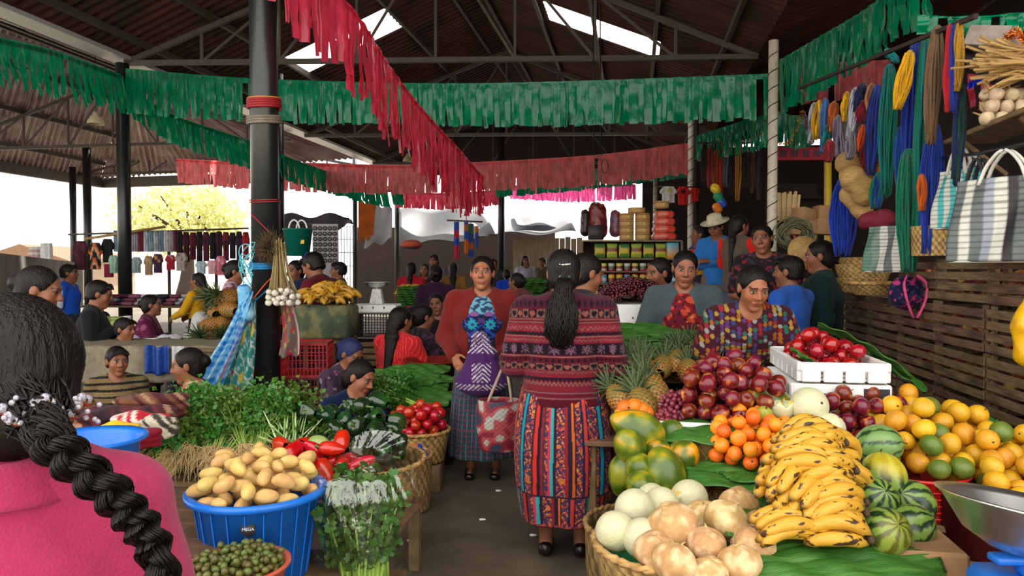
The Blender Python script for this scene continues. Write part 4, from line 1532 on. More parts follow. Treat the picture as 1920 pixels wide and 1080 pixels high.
# --- tangerines
leaf((.93, 2.60, .655), .62, .26, (R(10), R(3), R(-14)), 'long banana leaf hanging out below the tangerines', .12, -.2, 3)
leaf((.97, 2.72, .672), .5, .4, (0, 0, R(20)), 'banana leaf under the middle of the tangerines', .02, 0, 4)
C = pack(74, lambda q: q.uniform(.026, .03), ell(.91, 2.74, .175, .155), lambda x, y: .685 + 0 * x, 1.1, 80, 8, (.93, 2.84))
heap(tang, C, .028, 'small bright tangerine in the pile between bananas and plums', 'tangerines piled on a banana leaf')
bk2 = basket((.93, 2.74, .502), .13, .155, .155, 'straw basket hidden below the tangerines', .9)
# --- cut melon, pale melons, papaya and pear on the tray line
put(honey, at(1517, 762, 2.86), 'large round cream melon sitting above the tangerines', None, (R(70), 0, R(20)), .99)
put(honey, at(1556, 803, 2.80), 'pale green melon half sunk between plums and watermelon', None, (R(20), R(30), 0), .78)
put(PAP[0], at(1437, 748, 2.96), 'green papaya resting on the right side of the dark plums', None, (R(10), R(98), R(10)), (.055, .055, .06))
def cut_melon(loc, sc, label, rz=0):
 t = thing('cut_melon', label, 'fruit', loc, rot=(0, 0, rz))
 V, F = ball(1, 1, 1, 24, 12)
 V[:, 2] = np.minimum(V[:, 2], 0)
 a = np.arctan2(V[:, 1], V[:, 0])
 top = V[:, 2] > -.35
 V[:, 2] = np.where(top, V[:, 2] + .45 * np.abs(np.mod(a * 6 / (2 * PI) * 2, 2) - 1) * (V[:, 2] + .35) / .35, V[:, 2])
 part('rind', (V * sc, F), m_melon, t, loc=(0, 0, 0))
 for i in range(6):
  a = i / 6 * 2 * PI
  q = [A(math.cos(a + d) * .82, math.sin(a + d) * .82, h_) for d, h_ in ((-.45, -.1), (0, .55), (.45, -.1))] + [A(0, 0, -.3)]
  part('flesh_wedge', thick((np.array(q) * sc, [np.array([[0, 1, 2], [0, 2, 3]])[:1], np.array([[0, 2, 3]])]), .01), m_cut, t, False, loc=(0, 0, 0))
 return t
cut_melon(at(1466, 762, 2.88), .052, 'orange melon cut in zigzag points beside the cream melon')
m_pear = pm('green_mango_skin', rgb(156, 156, 50), rough=.4, var=.15, scale=8, bump=.03)
pr = proto('mango', lump(.037, .034, .045, .03, 30, 4), m_pear, 'fruit', [('stem', tube([(0, 0, .042), (.002, 0, .055)], .003, 6), m_stem)])
put(pr, at(1431, 780, 2.84), 'yellow green mango between the plums and the tangerines', None, (R(40), 0, 0))
wm_s = WM(seed=9)
put(wm_s, at(1506, 812, 2.66), 'small dark striped watermelon peeping above the bananas', None, (R(80), R(20), 0), .04)
# --- white slotted tray with glossy apples, on a white printed box
tr = at(1560, 700, 3.28)
TZ = .93
t = thing('slotted_tray', 'white foam tray with slotted rim full of glossy red apples', 'tray', (1.42, 3.36, TZ), rot=(0, 0, -YAW))
g = G()
sx, sy, hh = .345, .64, .085
part('floor_panel', box(sx - .03, sy - .03, .012, (0, 0, .012), .003), m_box, t, False, loc=(0, 0, 0))
for (cx, cy, lx, ly) in ((0, -sy / 2, sx, .022), (0, sy / 2, sx, .022), (-sx / 2, 0, .022, sy), (sx / 2, 0, .022, sy)):
 g = G()
 n = 4 if lx > ly else 6
 L = max(lx, ly)
 for i in range(n):
  o = (i + .5) / n * L - L / 2
  w = L / n - .012
  g.add(box(w if lx > ly else lx, w if ly > lx else ly, hh * .62, (cx + (o if lx > ly else 0), cy + (o if ly > lx else 0), hh * .31 + .003), .004))
 g.add(box(lx, ly, hh * .45, (cx, cy, hh * .775), .005))
 part('side_panel', g.vf[:2], m_box, t, False, loc=(0, 0, 0))
ins = lambda dx, dy: Vector((1.42, 3.36, TZ)) + Matrix.Rotation(-YAW, 3, 'Z') @ Vector((dx, dy, 0))
e0 = ell(1.42, 3.36, .15, .30, -YAW)
C = pack(40, lambda q: q.uniform(.031, .036), lambda x, y: (1.1, 1.75, 3.0, 3.7) if x is None else (np.abs((x - 1.42) * CY - (y - 3.36) * SY) < .125) & (np.abs((x - 1.42) * SY + (y - 3.36) * CY) < .26), lambda x, y: TZ + .022 + 0 * x, 1.2, 60, 11, (1.43, 3.44))
heap(apple2, C, .034, 'glossy dark red apple in the white slotted tray', 'glossy apples in the white tray')
leaf(tuple(ins(-.12, -.17, ) + Vector((0, 0, .085))), .26, .13, (R(30), R(12), R(60)), 'short leaf along the near left rim of the apple tray', .05)
leaf(tuple(ins(.2, .12) + Vector((0, 0, .09))), .46, .2, (R(-20), R(28), R(-40)), 'dark leaf drooping from the right rim of the apple tray', .15, 0, 7)
leaf((1.78, 3.52, .93), .4, .2, (R(10), R(30), R(-20)), 'second leaf hanging behind the apple tray by the crates', .2, 0, 9)
bx = thing('printed_carton', 'white printed fruit carton under the slotted apple tray', 'box', (1.40, 3.32, .50), rot=(0, 0, -YAW))
part('carton_body', box(.40, .56, .425, (0, 0, .2125), .006), m_box, bx, False, loc=(0, 0, 0))
g = G()
for i in range(4):
 g.add(box(.10 - .02 * (i % 2), .002, .004, (-.1, -.2815, .385 - i * .011)))
g.add(box(.10, .002, .05, (.14, -.2815, .385), .0))
part('printed_text', g.vf[:2], m_ink, bx, False, loc=(0, 0, 0))
V, F = lathe([(1e-4, 0), (.045, 0), (.045, .002), (1e-4, .002)], 24)
part('printed_picture', xf((V, F), (.0, -.280, .36), (R(90), 0, 0)), m_orange, bx, False, loc=(0, 0, 0))
# scale pan behind
def pan(prof, label, loc, rot=(0, 0, 0), name='scale_pan', cat='pan'):
 t = part(name, lathe(prof, 48), m_chrome, None, loc=loc)
 t.rotation_euler = rot
 return tag(t, label, cat)
PANP = [(1e-3, 0), (.09, .004), (.15, .03), (.19, .075), (.205, .085), (.205, .089), (.188, .080), (.147, .036), (.088, .009), (1e-3, .005)]
t = thing('weighing_scale', 'grey weighing scale behind the apple tray holding a steel pan', 'scale', (1.70, 3.88, .50))
part('housing', box(.22, .22, .42, (0, 0, .21), .02), m_dark, t, loc=(0, 0, 0))
part('pan', xf(lathe(PANP, 48), (0, 0, .42), (R(-4), 0, 0), .9), m_chrome, t, loc=(0, 0, 0))
# --- yellow oranges
red_b = thing('red_bowl', 'red plastic bowl under the tall part of the orange pile', 'bowl', (1.49, 2.72, .50))
part('bowl_body', lathe([(1e-3, 0), (.13, 0), (.165, .15), (.18, .155), (.18, .165), (.16, .162), (.124, .01), (1e-3, .01)], 40), m_redp, red_b, loc=(0, 0, 0))
g = G()
for i in range(5):
 a = np.linspace(0, 2 * PI, 50)
 rr = .135 + .006 * i
 g.add(tube(np.c_[(rr + .002) * np.cos(a), (rr + .002) * np.sin(a), .02 + .025 * i + 0 * a], .003, 5))
part('ribs', g.vf[:2], m_redp, red_b, loc=(0, 0, 0))
tub = thing('maroon_tub', 'dark maroon tub full of oranges beside the scale pan', 'tub', (1.72, 2.66, .40))
part('tub_body', lathe([(1e-3, 0), (.20, 0), (.25, .23), (.265, .235), (.265, .245), (.24, .242), (.192, .01), (1e-3, .01)], 48), m_maroonp, tub, loc=(0, 0, 0))
plank_table((1.78, 2.62, 0), .5, .5, .40, 'small plank table carrying the maroon tub', True)
def orange_in(x, y):
 if x is None:
  return 1.3, 2.2, 2.4, 3.25
 return (((x - 1.72) / .25) ** 2 + ((y - 2.68) / .25) ** 2 < 1) | (((x - 1.62) / .2) ** 2 + ((y - 2.9) / .22) ** 2 < 1) | (((x - 1.5) / .14) ** 2 + ((y - 2.74) / .14) ** 2 < 1) | (((x - 1.86) / .26) ** 2 + ((y - 2.82) / .2) ** 2 < 1)
C = pack(118, lambda q: q.uniform(.037, .042), orange_in, lambda x, y: np.where(x < 1.62, .66, .60) + 0 * x, .75, 90, 21, (1.60, 2.98))
for i, (x, y, z, r) in enumerate(C):
 if i % 11 == 5:
  put(lime, (x, y, z), 'green-skinned orange among the yellow oranges', 'unripe oranges in the yellow pile', rrot(), r / .04)
 else:
  put(orange, (x, y, z), 'yellow orange in the big pile before the crate wall', 'yellow oranges in the big pile', rrot(), r / .04)
lf = leaf((1.95, 3.12, .78), .3, .2, (R(20), R(10), R(40)), 'green leaf poking out behind the oranges at the crates', .2, 0, 3)
# --- bananas on leaves
leaf((.92, 2.08, .575), .6, .26, (R(16), R(0), R(3)), 'bright banana leaf spread under the banana stack', .05, -.15, 6)
leaf((.78, 2.32, .61), .4, .2, (R(10), 0, R(60)), 'leaf showing left of the banana stack near the jicamas', .06, 0, 8)
bb = basket((.93, 2.30, .402), .17, .19, .18, 'straw basket beneath the banana stack', 1.0, rim=False)
HP = [(1478, 1002, 2.10, 5, 0, 0), (1566, 998, 2.10, -8, 4, 1), (1560, 962, 2.14, 4, -4, 2), (1480, 975, 2.18, 70, 10, 0), (1456, 930, 2.24, 60, 14, 1), (1565, 938, 2.16, 10, 3, 0), (1498, 925, 2.18, 48, -6, 2),
      (1540, 905, 2.2, 12, 0, 1), (1470, 890, 2.3, 50, 8, 1), (1510, 878, 2.22, -6, 5, 0), (1545, 880, 2.24, 6, 0, 2), (1520, 852, 2.27, 12, 0, 1), (1532, 832, 2.33, 16, -3, 2), (1512, 845, 2.38, 4, -10, 0), (1575, 850, 2.40, 35, 30, 1), (1590, 905, 2.32, 20, 40, 0)]
for i, (px, py, Y, rz, ry, k) in enumerate(HP):
 lab = ['spotted ripe banana hand in the tall yellow banana stack', ][0]
 o = put(HANDS[k], at(px, py, Y), lab, 'banana hands in the tall stack', (R(18 + (i * 37 % 23) - 10), R(ry), R(rz)), 1.0)
# --- watermelons
for (px, py, Y, rp, kw, rot, lab) in ((1648, 834, 2.62, .072, dict(light=1, seed=1), (R(20), R(80), 0), 'pale green watermelon at the top of its pile below the oranges'),
                                      (1655, 897, 2.48, .078, dict(yellow=1, seed=2), (R(-20), R(5), 0), 'yellow-crowned watermelon in the middle of the pile'),
                                      (1637, 940, 2.32, .073, dict(seed=3), (R(50), R(10), 0), 'dark striped watermelon just right of the banana stack'),
                                      (1708, 944, 2.44, .076, dict(seed=4), (R(30), R(-50), 0), 'dark striped watermelon nearest the maroon tub'),
                                      (1657, 998, 2.16, .072, dict(seed=5, yellow=.3), (R(55), R(0), R(10)), 'lowest watermelon with its pale navel facing out'),
                                      (1706, 988, 2.24, .066, dict(seed=6), (R(20), R(60), 0), 'smaller watermelon tucked low beside the leaf')):
 put(WM(**kw), at(px, py, Y), lab, None, rot, rp)
cx = thing('straw_box', 'cardboard and straw box edge below the watermelons', 'box', (1.18, 2.27, .40), rot=(0, 0, -YAW))
part('box_body', box(.30, .34, .19, (0, 0, .097), .01), m_card, cx, False, loc=(0, 0, 0))
# --- big scale at the right edge
sc_ = at(1890, 1000, 1.95)
ws = thing('weighing_scale', 'blue weighing scale with a wide steel pan at the right edge', 'scale', (1.33, 1.88, .235))
part('housing', box(.26, .22, .38, (.02, 0, .19), .02), m_blue, ws, loc=(0, 0, 0))
part('neck', box(.06, .06, .04, (0, 0, .40), .008), m_blue, ws, loc=(0, 0, 0))
part('bracket', box(.2, .05, .02, (.0, 0, .425), .004), m_blue, ws, loc=(0, 0, 0))
part('pan', xf(lathe([(1e-3, 0), (.08, .003), (.13, .03), (.175, .09), (.19, .10), (.192, .104), (.186, .106), (.17, .094), (.126, .034), (.078, .008), (1e-3, .005)], 64), (0, 0, .435), (R(-4), R(9), 0), 1.22), m_chrome, ws, loc=(0, 0, 0))
tb = plank_table((1.28, 1.88, 0), .44, .34, .235, 'low plank stand carrying the blue scale')
# --- basket of melons and jicamas at the front
fb = basket((.515, 2.27, .36), .21, .26, .2, 'wide straw basket holding jicamas and cream melons at the front', 1.15, vw=30)
part('lining', lathe([(.15, .04), (.225, .13), (.25, .185), (.245, .185), (.215, .13), (.14, .045)], 40), pm('green_lining', rgb(30, 120, 70), rough=.5), fb, loc=(0, 0, 0))
st = basket((.515, 2.27, 0), .26, .24, .355, 'upturned basket standing under the melon basket', .9)
for (px, py, Y, s_, lab) in ((1154, 996, 2.26, .062, 'cream melon nearest the basket rim on the left'), (1190, 955, 2.38, .066, 'cream netted melon behind the leftmost one'), (1206, 1010, 2.21, .062, 'cream melon between the left rim and the big jicama'),
                             (1240, 948, 2.44, .062, 'cream melon tucked behind the largest jicama'), (1292, 934, 2.50, .064, 'cream melon at the back of the basket by the papayas'), (1222, 936, 2.54, .055, 'cream melon with a yellow cut wedge on top')):
 put(honey, at(px, py, Y), lab, None, rrot(), s_ / .075)
for i, (px, py, Y, s_, lab) in enumerate(((1260, 984, 2.20, .072, 'largest smooth jicama at the front centre of the basket'), (1362, 976, 2.26, .068, 'scarred brownish jicama on top of the heap'), (1318, 970, 2.36, .06, 'jicama behind the scarred one'), (1385, 945, 2.44, .06, 'jicama at the back near the banana leaf'),
                                          (1323, 1022, 2.13, .058, 'pale jicama in front of the scarred one'), (1412, 1022, 2.15, .064, 'jicama at the right front beside the bananas'), (1228, 1032, 2.1, .058, 'jicama low in front of the cream melons'), (1265, 1056, 2.02, .06, 'jicama lying at the lower edge under the largest one'),
                                          (1385, 1058, 2.05, .06, 'flat jicama at the lower edge near the leaf'), (1422, 984, 2.3, .05, 'small jicama touching the banana leaf'), (1330, 1075, 2.0, .05, 'jicama at the bottom edge between two others'))):
 put(jic[i % 3], at(px, py, Y), lab, None, (random.uniform(-.6, .2), random.uniform(-.4, .4), random.uniform(0, 6)), s_ / .08)
cut_melon(at(1258, 932, 2.46), .035, 'yellow wedge cut melon standing among the cream melons')
# --- papayas
for i, (px, py, Y, rot, s_, k, lab) in enumerate((
  (1195, 803, 2.86, (0, R(112), R(-10)), .07, 0, 'long green papaya lying on top of the papaya pile'), (1183, 842, 2.76, (R(24), R(-28), 0), .056, 0, 'papaya with an orange patch and sticker on the left'), (1226, 845, 2.8, (R(20), R(75), R(-30)), .046, 1, 'small yellow papaya lying sideways in the pile'),
  (1198, 876, 2.72, (R(75), R(0), 0), .05, 2, 'round green papaya in the middle row'), (1250, 890, 2.66, (R(-30), R(-20), 0), .066, 0, 'largest upright papaya in front'), (1272, 862, 2.76, (R(30), R(40), 0), .058, 1, 'yellow papaya with a round white sticker'),
  (1202, 910, 2.66, (R(80), R(-10), 0), .054, 2, 'green papaya with a sticker low in the pile'), (1168, 890, 2.78, (R(10), R(10), 0), .055, 2, 'dark green papaya behind the striped skirt'), (1284, 905, 2.74, (R(70), R(30), 0), .046, 2, 'green papaya by the net basket'), (1308, 905, 2.84, (R(60), R(60), 0), .044, 1, 'yellowish papaya at the foot of the net basket'), (1255, 820, 2.92, (R(40), R(10), 0), .055, 2, 'dark green papaya behind the long one'))):
 put(PAP[k], at(px, py, Y), lab, None, rot, s_)
pk = basket((.52, 2.80, 0), .22, .24, .43, 'tall basket under the papayas', .7)
# --- pineapples, grapes, oranges behind
PP = [(1172, 700, 3.7, 60, 20), (1206, 692, 3.95, 75, -30), (1240, 688, 4.05, -80, 60), (1270, 681, 4.1, -60, 15), (1312, 678, 4.2, 70, 100), (1340, 690, 4.1, 60, 10), (1290, 695, 3.95, 75, 70), (1218, 712, 3.6, 65, 30), (1186, 735, 3.45, -75, 20), (1162, 748, 3.4, 70, -10), (1228, 735, 3.4, 60, 80), (1330, 672, 4.4, -70, 40), (1255, 668, 4.4, 60, 160), (1195, 675, 4.2, 80, 120), (1300, 662, 4.5, 70, 30), (1168, 722, 3.6, 80, -60), (1205, 760, 3.25, 70, 40), (1345, 712, 3.9, 80, 60)]
pg = plank_table((.72, 3.85, 0), .66, .95, .60, 'plank table under the pineapples')
for px, py, Y, rx, rz in PP:
 put(PINE, at(px, py, Y), 'ripe pineapple lying among others behind the plums and papayas', 'pineapples behind the plums', (-R(abs(rx) - 8), R(random.uniform(-20, 20)), R(rz % 50 - 25)), random.uniform(.9, 1.05))
gb = thing('grape_tray', 'white foam box corner holding rosy grapes beside the plums', 'tray', (.69, 3.10, .71), rot=(0, 0, -YAW - .1))
part('tray_body', thick(surf(lambda u, v: (np.cos(u * 2 * PI) ** 1 * 0 + np.clip(1.5 * np.cos(u * 2 * PI), -1, 1) * .15 * np.where(v > .5, 1, 2 * v), np.clip(1.5 * np.sin(u * 2 * PI), -1, 1) * .2 * np.where(v > .5, 1, 2 * v), np.where(v > .5, (v - .5) * .18, 0)), 48, 9, True), .014), m_box, gb, False, loc=(0, 0, 0))
gp2, gs2 = grape_bunch(90, .08, 4, .0115)
GB2 = proto('grape_bunch', gp2, m_grape2, 'fruit', [('stem', gs2, m_stem)])
for x, y, z, a in ((.66, 3.04, .735, 0), (.75, 3.06, .735, 2), (.69, 3.16, .74, 1), (.76, 3.2, .76, 3), (.70, 3.11, .80, 4)):
 put(GB2, (x, y, z), 'bunch of rosy grapes in the white box behind the plums', 'rosy grape bunches', (0, 0, a))
for px, py in ((1172, 765), (1190, 762), (1204, 770), (1182, 778), (1212, 776), (1166, 778), (1198, 782)):
 put(tang, at(px, py, 3.12), 'bright tangerine above the long papaya beside the striped skirt', 'tangerines by the papayas', rrot(), 1.25)
plank_table((.69, 3.12, 0), .26, .34, .70, 'small plank stand under the grape box')
# --- banana leaf bundles and the white box of dark grapes further back
for i in range(16):
 px, py, Y = 1215 + (i * 53 % 90) - 55, 672 - 3.6 * i, 4.55 + .02 * i
 p = at(px, py, Y)
 leaf((p.x, p.y, p.z), random.uniform(.7, .95), random.uniform(.16, .24), (R(random.uniform(5, 24)), R(random.uniform(-5, 5)), R(random.uniform(-25, 15))), 'folded banana leaf in the stacked bundle below the dark grapes', random.uniform(.0, .1), -.3, i)['group'] = 'banana leaf stack right of the sweater'
plank_table((.82, 4.75, 0), .8, .6, .74, 'plank table under the stacked banana leaves')
fbx = at(1190, 612, 5.15)
t = thing('foam_crate', 'wide white foam crate heaped with dark grapes', 'box', (fbx.x + .02, 5.4, fbx.z), rot=(0, 0, -R(3)))
part('crate_body', box(.62, .5, .15, (0, 0, .075), .012), m_box, t, False, loc=(0, 0, 0))
g = G()
for i in range(5):
 g.add(box(.008, .004, .012, (-.24 + i * .11, -.2505, .06)))
part('vent_slots', g.vf[:2], m_ink, t, False, loc=(0, 0, 0))
plank_table((.86, 5.42, 0), .66, .52, fbx.z - .003, 'plank stand under the white foam grape crate')
gp1, gs1 = grape_bunch(110, .085, 5, .0115)
GB1 = proto('grape_bunch', gp1, m_grape, 'fruit', [('stem', gs1, m_stem)])
for i in range(15):
 a = i * 2.4
 rr = .055 * math.sqrt(i)
 put(GB1, (fbx.x + .03 + 1.1 * rr * math.cos(a), 5.38 + .75 * rr * math.sin(a), fbx.z + .152 + .085 * (1 - i / 15)), 'bunch of dark grapes heaped on the white foam crate', 'dark grape bunches', (0, 0, a))
# ------------------------------------------------------------------ crate wall on the right
m_slat = pm('crate_slat', rgb(122, 96, 70), rough=.85, var=.4, scale=7, bump=.3, stretch=(.5, 4, 4), obvar=.18, col2=rgb(84, 64, 48), lo=.45, hi=.65)
CR_U, CR_D, CR_L, CR_H = 1.74, .40, .63, .240
def crate_proto():
 t = bpy.data.objects.new('apple_crate', None)
 COL.objects.link(t)
 t['category'] = 'crate'
 t['_n'] = 0
 rs = np.random.default_rng(5)
 for nm, yy in (('front_panel', CR_D / 2 - .006), ('back_panel', -CR_D / 2 + .006)):
  g = G()
  for k in range(4):
   g.add(xf(box(CR_L - .004, .009, .043, bev=.002), (0, yy, .022 + .058 * k + .002), (0, rs.uniform(-.006, .006), 0)))
  part(nm, g.vf[:2], m_slat, t, False, loc=(0, 0, 0))
 for sx in (-1, 1):
  g = G()
  for k in range(4):
   g.add(xf(box(.009, CR_D - .03, .043, bev=.002), (sx * (CR_L / 2 - .008), 0, .022 + .058 * k + .002)))
  part('side_panel', g.vf[:2], m_slat, t, False, loc=(0, 0, 0))
  for sy in (-1, 1):
   part('corner_post', xf(box(.034, .022, CR_H - .004, bev=.003), (sx * (CR_L / 2 - .03), sy * (CR_D / 2 - .026), CR_H / 2)), m_slat, t, False, loc=(0, 0, 0))
 part('base_panel', box(CR_L - .03, CR_D - .03, .008, (0, 0, .006)), m_slat, t, False, loc=(0, 0, 0))
 return t
crate = crate_proto()
V0 = 2.78
CRATES = []
for c in range(6):
 for r in range(6 if c < 4 else 5):
  v = V0 + CR_L * .5 + c * (CR_L + .012)
  p = B(CR_U + CR_D / 2 + random.uniform(-.012, .012), v, r * (CR_H + .004) + .004)
  end = ['column nearest the oranges', 'second column from the oranges', 'third column from the oranges', 'fourth column from the oranges', 'last but one column', 'farthest column'][c]
  lev = ['bottom', 'second', 'third', 'fourth', 'fifth', 'topmost'][r] if c < 4 else ['bottom', 'second', 'third', 'fourth', 'topmost'][r]
  put(crate, tuple(p), 'slatted apple crate, %s of its stack, %s' % (lev, end), 'slatted crates in the right wall', (0, 0, R(90) - YAW + random.uniform(-.012, .012)))
  CRATES.append((c, r, p))
th_ = np.linspace(.02, PI - .02, 8)
capple = proto('apple', lathe(np.c_[np.sin(th_), -np.cos(th_) * .9] * .036, 10), pm('stored_apple_skin', rgb(150, 50, 34), rough=.35, var=.3, scale=9, bump=0, col2=rgb(206, 140, 70), lo=.5, hi=.65, obvar=.5), 'fruit')
for c, r, p in CRATES:
 for k in range(8):
  a = (k + .5) / 8 * (CR_L - .12) - (CR_L - .12) / 2
  uo = B(-CR_D / 2 + .07 + random.uniform(0, .015), a + random.uniform(-.01, .01), 0)
  put(capple, tuple(p + uo + Vector((0, 0, (.06 if k % 2 else .115) + random.uniform(-.008, .05)))), 'apple stored inside a slatted crate of the wall', 'apples inside the crate wall', rrot())
# ------------------------------------------------------------------ yarn, ropes and bags hanging over the crates
m_yarn = pm('yarn', None, rough=.9, var=.3, scale=60, bump=.3, bscale=200, spec=.2, sheen=.2)
def skein(p0, p1, w, cols, label, n=46, r=.006, seed=1, loop=True, group=None, name='yarn_skein', cat='yarn'):
 """bundle of strands hanging from p0 to p1"""
 rs = np.random.default_rng(seed)
 p0, p1 = A(*p0), A(*p1)
 g = G()
 dx = A(CY * .6 + SY * .4, -SY + CY * .5, 0)
 dx /= np.linalg.norm(dx)
 dy = A(-dx[1], dx[0], 0)
 cols = [hexc(*c) for c in cols]
 for i in range(n):
  a, rr = rs.uniform(0, 2 * PI), math.sqrt(rs.uniform())
  ox, oy = math.cos(a) * rr * w / 2, math.sin(a) * rr * w * .35
  k = np.linspace(0, 1, 9)
  L = p1 - p0
  L = L * rs.uniform(.9, 1.0)
  env = np.clip(np.sin(np.clip(k * 1.0 + .08, 0, 1) * PI * .9) ** .5, .25, 1) if loop else np.clip(k * 3, .25, 1)
  P = p0 + k[:, None] * L + (dx * ox + dy * oy) * env[:, None] + dx * (.012 * np.sin(k * 7 + i))[:, None] * rs.uniform(.3, 1)
  g.add(tube(P, r * rs.uniform(.8, 1.2), 5), cols[i % len(cols)] * rs.uniform(.75, 1.15))
 g.add(xf(ball(w * .2, w * .2, w * .22, 10, 8), p0), cols[0] * .8)
 o = part(name, g.vf, m_yarn, None)
 return tag(o, label, cat, group)
BLU, GRN, TEAL, YEL, TAN, RED, ORG, GRY, MUS, NAV = (24, 52, 150), (10, 112, 84), (10, 120, 120), (224, 166, 14), (122, 92, 66), (176, 24, 40), (206, 92, 24), (150, 150, 156), (170, 124, 30), (22, 34, 90)
SK = [((1706, 100), (1682, 206), 4.3, .075, [YEL], 'thick short skein of bright yellow yarn hanging near the roof beam'),
      ((1668, 128), (1660, 372), 4.75, .11, [TEAL, GRN], 'long teal green skein behind the yellow one'),
      ((1645, 165), (1632, 330), 5.0, .09, [BLU, NAV], 'blue skein hanging left of the teal green skein'),
      ((1716, 85), (1704, 410), 4.5, .11, [BLU], 'long royal blue skein right of the yellow one'),
      ((1738, 78), (1728, 470), 4.35, .11, [GRN, TEAL], 'long dark green skein between blue and tan'),
      ((1758, 55), (1745, 272), 4.0, .085, [TAN], 'shaggy tan brown skein of fibre'),
      ((1752, 240), (1740, 478), 4.25, .12, [BLU, (30, 66, 170)], 'royal blue skein hanging lowest below the tan one'),
      ((1704, 290), (1704, 512), 4.4, .14, [GRN], 'widest green skein reaching down to the crates'),
      ((1781, 48), (1776, 212), 3.8, .035, [RED], 'thin crimson skein at the right of the tan one'),
      ((1791, 48), (1788, 215), 3.78, .035, [BLU], 'thin blue skein right of the crimson one'),
      ((1800, 44), (1796, 172), 3.75, .04, [MUS], 'thin mustard skein at the right end of the yarns'),
      ((1803, 160), (1792, 350), 3.8, .06, [(16, 60, 50), NAV], 'dark green skein below the mustard one'),
      ((1692, 240), (1690, 370), 4.6, .08, [(20, 70, 150)], 'blue skein showing between two green ones'),
      ((1728, 330), (1728, 396), 4.2, .05, [ORG], 'short orange yarn bundle beside the low blue skein'),
      ((1582, 345), (1580, 482), 5.5, .2, [(18, 64, 190), BLU], 'bushy bright blue bundle tied up left of the straw fans'),
      ((1590, 290), (1584, 345), 5.5, .09, [GRN, TEAL], 'teal knot of yarn above the bushy blue bundle'),
      ((1648, 330), (1640, 392), 4.9, .1, [GRN, BLU], 'blue and green woven pouch string above the red hammock')]
for i, (a, b, Y, w, cols, lab) in enumerate(SK):
 skein(at(*a, Y), at(*b, Y), w * 1.25, cols, lab, n=70 if w > .07 else 30, r=.0055, seed=i, group='yarn skeins over the crate wall')
ROP = [((1527, 196), (1520, 270), GRY, 'grey white rope hank at the far left end'), ((1536, 192), (1530, 262), YEL, 'yellow rope hank next to the grey white one'), ((1548, 188), (1544, 290), (70, 110, 170), 'pale blue rope hank with hanging ends'), ((1552, 238), (1548, 275), TEAL, 'small teal rope tassel'),
       ((1564, 194), (1562, 250), ORG, 'orange rope hank below the pink fringe'), ((1572, 220), (1574, 300), (130, 120, 140), 'mottled grey rope hank'), ((1588, 176), (1584, 230), YEL, 'golden rope coil tied at its middle'), ((1604, 168), (1592, 262), (176, 176, 190), 'white and grey braided rope hank'),
       ((1618, 160), (1606, 210), NAV, 'dark patterned rope hank'), ((1622, 190), (1612, 230), (150, 20, 40), 'deep red rope hank'), ((1634, 160), (1632, 215), (170, 110, 80), 'brown rope loop'), ((1618, 238), (1610, 286), (216, 84, 30), 'orange net bundle'), ((1634, 226), (1632, 280), MUS, 'mustard rope bundle'),
       ((1628, 265), (1618, 330), (120, 20, 30), 'dark red rope bundle below the orange net'), ((1646, 250), (1640, 345), (196, 110, 30), 'burnt orange hanging rope'), ((1556, 265), (1552, 305), (140, 30, 40), 'maroon tassel with coloured ends'), ((1598, 250), (1592, 300), (120, 110, 120), 'grey rope loops'), ((1664, 95), (1680, 118), TEAL, 'teal knotted rope crown above the yellow skein')]
for i, (a, b, col, lab) in enumerate(ROP):
 skein(at(*a, 5.6 - i * .04), at(*b, 5.6 - i * .04), .085, [col, tuple(int(x * .7) for x in col)], lab + ' among the rope hanks', n=30, r=.0075, seed=40 + i, group='rope hanks on the yarn stall', name='rope_hank', cat='rope')
struct('stall_beam', bar(at(1500, 165, 6.4), at(1830, 30, 3.6), .022), m_darkwood)
# tinsel chains
def tinsel(pts, col, label, r=.03, seed=0):
 rs = np.random.default_rng(seed)
 P = bez(*pts, n=50)
 g = G()
 for i in range(420):
  p = P[rs.integers(0, 50)] + rs.normal(0, .004, 3)
  d = rs.normal(0, 1, 3)
  d /= np.linalg.norm(d)
  g.add(bar(p, p + d * r * rs.uniform(.6, 1.1), .004, .001))
 return tag(part('tinsel_chain', g.vf[:2], pm('tinsel_%d' % seed, rgb(*col), rough=.2, metal=.8, var=.2, bump=0), None, False), label, 'tinsel')
tinsel([at(1456, 268, 9.4), at(1478, 268, 9.3), at(1494, 240, 9.2), at(1504, 208, 9.1)], (220, 160, 30), 'gold tinsel chain looping from the white pole', .03, 1)
tinsel([at(1508, 212, 9.2), at(1512, 235, 9.2), at(1518, 250, 9.2)], (190, 120, 150), 'pink tinsel strand beside the gold chain', .025, 2)
tinsel([at(1884, 75, 3.6), at(1905, 60, 3.5), at(1925, 80, 3.4)], (220, 130, 60), 'copper tinsel at the top right corner', .025, 3)
tinsel([at(1878, 58, 3.7), at(1900, 66, 3.6)], (30, 60, 200), 'blue tinsel at the top right corner', .025, 4)
tinsel([at(1818, 160, 4.3), at(1842, 148, 4.3)], (30, 60, 200), 'blue tinsel in front of the red fringe', .02, 5)
